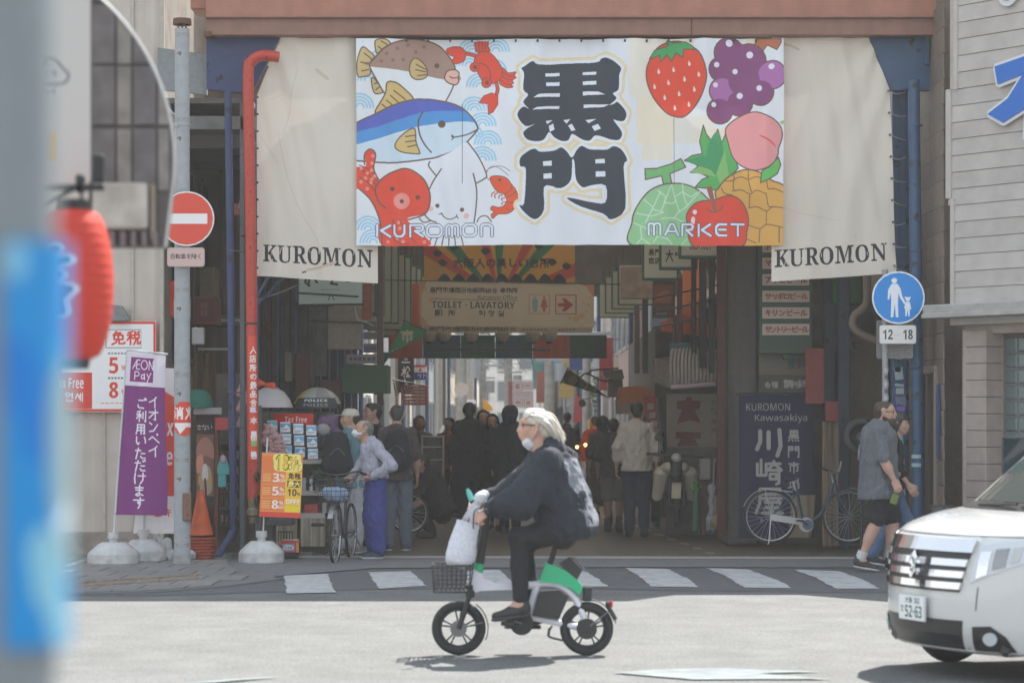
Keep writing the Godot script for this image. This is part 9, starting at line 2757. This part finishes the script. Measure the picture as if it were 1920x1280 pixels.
func foreground():
	# near post with a blue poster, far out of focus
	var d := 2.1
	var o := thing("near_post", "blurred grey blue post close to the camera at the left edge", "post", V3(wx(14, d), 0,-d))
	put("shaft", mb().cyl(V3(0,.0,0), V3(0,3.2,0), .042,.042,28), mt("post_blue_grey", K(.27,.31,.34), .45, "streak", 3.0), o)
	put("band", mb().cyl(V3(0,1.02,0), V3(0,1.05,0), .0445,.0445,28), mt("band_grey", K(.16,.17,.19), .5), o)
	put("strip", mb().tube([V3(-.034,.9,.032), V3(-.034,1.62,.032)], .012,8), mt("strip_ochre", K(.22,.14,.05), .6), o)
	page(256,512, C8(30,140,206), 0,0,60,120)
	for k in 26:
		dot(6 + (k * 37 % 50), 6 + (k * 53 % 108), 6 + k % 5, [C8(124,186,214), C8(52,156,210), C8(140,196,214), C8(16,122,204)][k % 4])
	blob("26,40 40,36 46,70 40,96 28,90 22,60", C8(140,170,176)); stroke("30,84 54,74", 5, C8(214,234,240)); blob("44,8 58,20 58,40 48,36", C8(170,150,220))
	var s := thing("blue_poster", "blurred bright blue poster wrapped round the near post", "poster", V3(wx(14, d), 1.36,-d))
	put("sheet", mb().sheet(20,16, func(u, v):
		var a := lf(.0,2.2, u)
		return V3(sin(a) * .048 + .006, lf(.345,-.005, v), cos(a) * .048)), done("poster_blue", .35), s)
	# white sign box, round ended panel, bracket and lantern a little farther
	d = 8.6
	var wb := thing("white_sign_box", "blurred white sign box with small dark logo, left of the gridded panel", "sign", W(120,345, d))
	wq("box", sq(W(60,-330, d), W(170,342, d + .3), .01), mt("box_white_near", K(.56,.545,.52), .5, "streak", 1.0), wb)
	page(128,256, C8(198,192,186), 60,-20,170,342)
	stroke("74,128 80,108 104,112 118,128 128,140 120,156 86,158 72,152", 5, C8(110,108,106)); jp("リキ", 82,132,14,15,2.5, C8(140,136,132)); jp("たイ", 82,166,12,14,2.5, C8(120,118,116))
	box2(90,248,108,302, C8(216,176,110)); dot(78,115,14, C8(88,92,100))
	var q := mb()
	q.quad(W(61,-20, d - .004), W(169,-20, d - .004), W(169,341, d - .004), W(61,341, d - .004), V3(0,0,1))
	wq("print", q, done("box_near_print", .5), wb)
	d = 9.2
	var gp3 := thing("gridded_panel", "blurred half round mirror-like panel, reflected fronts built as grey tiles and pale strips", "panel", W(240,460, d))  # grid and strips stand for shop fronts reflected in a mirror-like disc
	var ol := PackedVector2Array()
	for k in 25:
		var y := lf(-17.0,350.0, k / 24.0)
		ol.append(V2(wx(-80 + sqrt(maxf(.0,403.0 * 403.0 - (y - 300) * (y - 300))), d), wy(y, d)))
	ol.append(V2(wx(306, d), wy(462, d)))
	ol.append(V2(wx(165, d), wy(462, d)))
	ol.append(V2(wx(165, d), wy(-17, d)))
	wq("back", mb().prism(ol, .10, TX(V3(0,0,-d - .06))), mt("panel_seam", K(.10,.095,.10), .5, "streak", 1.0), gp3)
	var rm := []
	for k in 26:
		rm.append(V3(ol[k].x, ol[k].y, -d - .02))
	wq("rim", mb().tube(rm, .010,8), mt("rim_white", K(.48,.47,.46), .4), gp3)
	var tilem := mt("tile_grey", K(.15,.14,.15), .35, "blotch", 2.0)
	var stripm := mt("strip_pale", K(.26,.245,.235), .4, "blotch", 2.0)
	for r in range(1,6):
		var y0 := -222.0 + r * 116.0 - (2 if r % 2 else 0)
		var y1 := minf(y0 + 109.0,336.0)
		for c in [[172,215,0], [219,245,1], [250,292,0], [296,316,1]]:
			var lim := wx(-80 + sqrt(maxf(.0,400.0 * 400.0 - pow(minf(y0,600.0 - y0) - 300,2))) - 6, d)
			for p in Geometry2D.intersect_polygons(PV([V2(wx(c[0], d), wy(y0, d)), V2(wx(c[1], d), wy(y0, d)), V2(wx(c[1], d), wy(y1, d)), V2(wx(c[0], d), wy(y1, d))]), ol):
				if p.size() > 2:
					wq("tile", mb().prism(p, .012, TX(V3(0,0,-d - .006 + (.006 if c[2] == 0 else .0)))), stripm if c[2] else tilem, gp3)
	wq("cream_panel", sq(W(172,342, d - .02), W(278,430, d + .01), .008), mt("cream_near", K(.56,.54,.50), .6, "blotch", 1.5), gp3)
	for k in 5:
		wq("fringe_strip", sq(W(205 + k * 20,433, d - .02), W(216 + k * 20,462, d + .01), .004), mt("fringe_mauve", K(.20,.165,.165), .7), gp3)
	wq("brown_strip", sq(W(280,344, d - .012), W(292,450, d + .01), .006), mt("fringe_brown", K(.26,.21,.165), .7), gp3)
	d = 8.4
	var br := thing("lantern_bracket", "blurred black iron bracket from which the red lantern hangs", "bracket", W(140,360, d))
	wq("bar", sq(W(70,345, d), W(196,358, d + .03), .004), ms.black_iron, br)
	wq("clamp", sq(W(172,288, d), W(197,344, d + .04), .006), ms.black_iron, br)
	wq("clamp", sq(W(140,326, d), W(160,362, d + .04), .006), ms.black_iron, br)
	wq("bracket_arm", mb().cyl(W(60,400, d), W(140,352, d), .008,.008,6), ms.black_iron, br)
	wq("hook", mb().cyl(W(152,358, d), W(152,396, d), .006,.006,6), ms.black_iron, br)
	var ln := thing("red_lantern", "blurred red paper lantern with black and white lettering", "lantern", W(138,675, d))
	var pr := []
	for k in 31:
		var a := PI * k / 30.0
		pr.append(V2((.055 + .082 * pow(sin(a), .42)) + (.0012 if k % 2 else .0), wy(675, d) * .0 + .528 * k / 30.0))
	page(512,512, C8(206,62,44), 0,0,100,100)
	for y in [22.0,46.0,70.0]:
		for w in [[9.0, C8(214,206,214)], [4.0, C8(52,52,70)]]:
			for x in [30.0,80.0]:
				for st in [["うどん"[0], 0], ["うどん"[1], 1], ["うどん"[2], 2]]:
					if int((y - 22) / 24) == st[1]:
						gl(st[0], x - 9,88 - y - 12,20, w[0], w[1])
	put("shade", mb().lathe(pr, Vector3.ZERO, Basis(), 36), done("lantern_print", .6,.2), ln)
	put("cap", mb().cyl(V3(0,.515,0), V3(0,.56,0), .062,.055,20), ms.black_iron, ln)
	put("cap", mb().cyl(V3(0,-.03,0), V3(0,.012,0), .05,.06,20), ms.black_iron, ln)

func V3(x: float, y: float, z: float) -> Vector3:
	return Vector3(x, y, z)

func V2(x: float, y: float) -> Vector2:
	return Vector2(x, y)

func C8(r: int, gg: int, b: int) -> Color:
	return Color8(r, gg, b)

func K(r: float, gg: float, b: float) -> Color:
	return Color(r, gg, b)

func PV(a: Array) -> PackedVector2Array:
	return PackedVector2Array(a)

func TX(o: Vector3) -> Transform3D:
	return Transform3D(Basis(), o)

func lf(a: float, b: float, t: float) -> float:
	return a + (b - a) * t
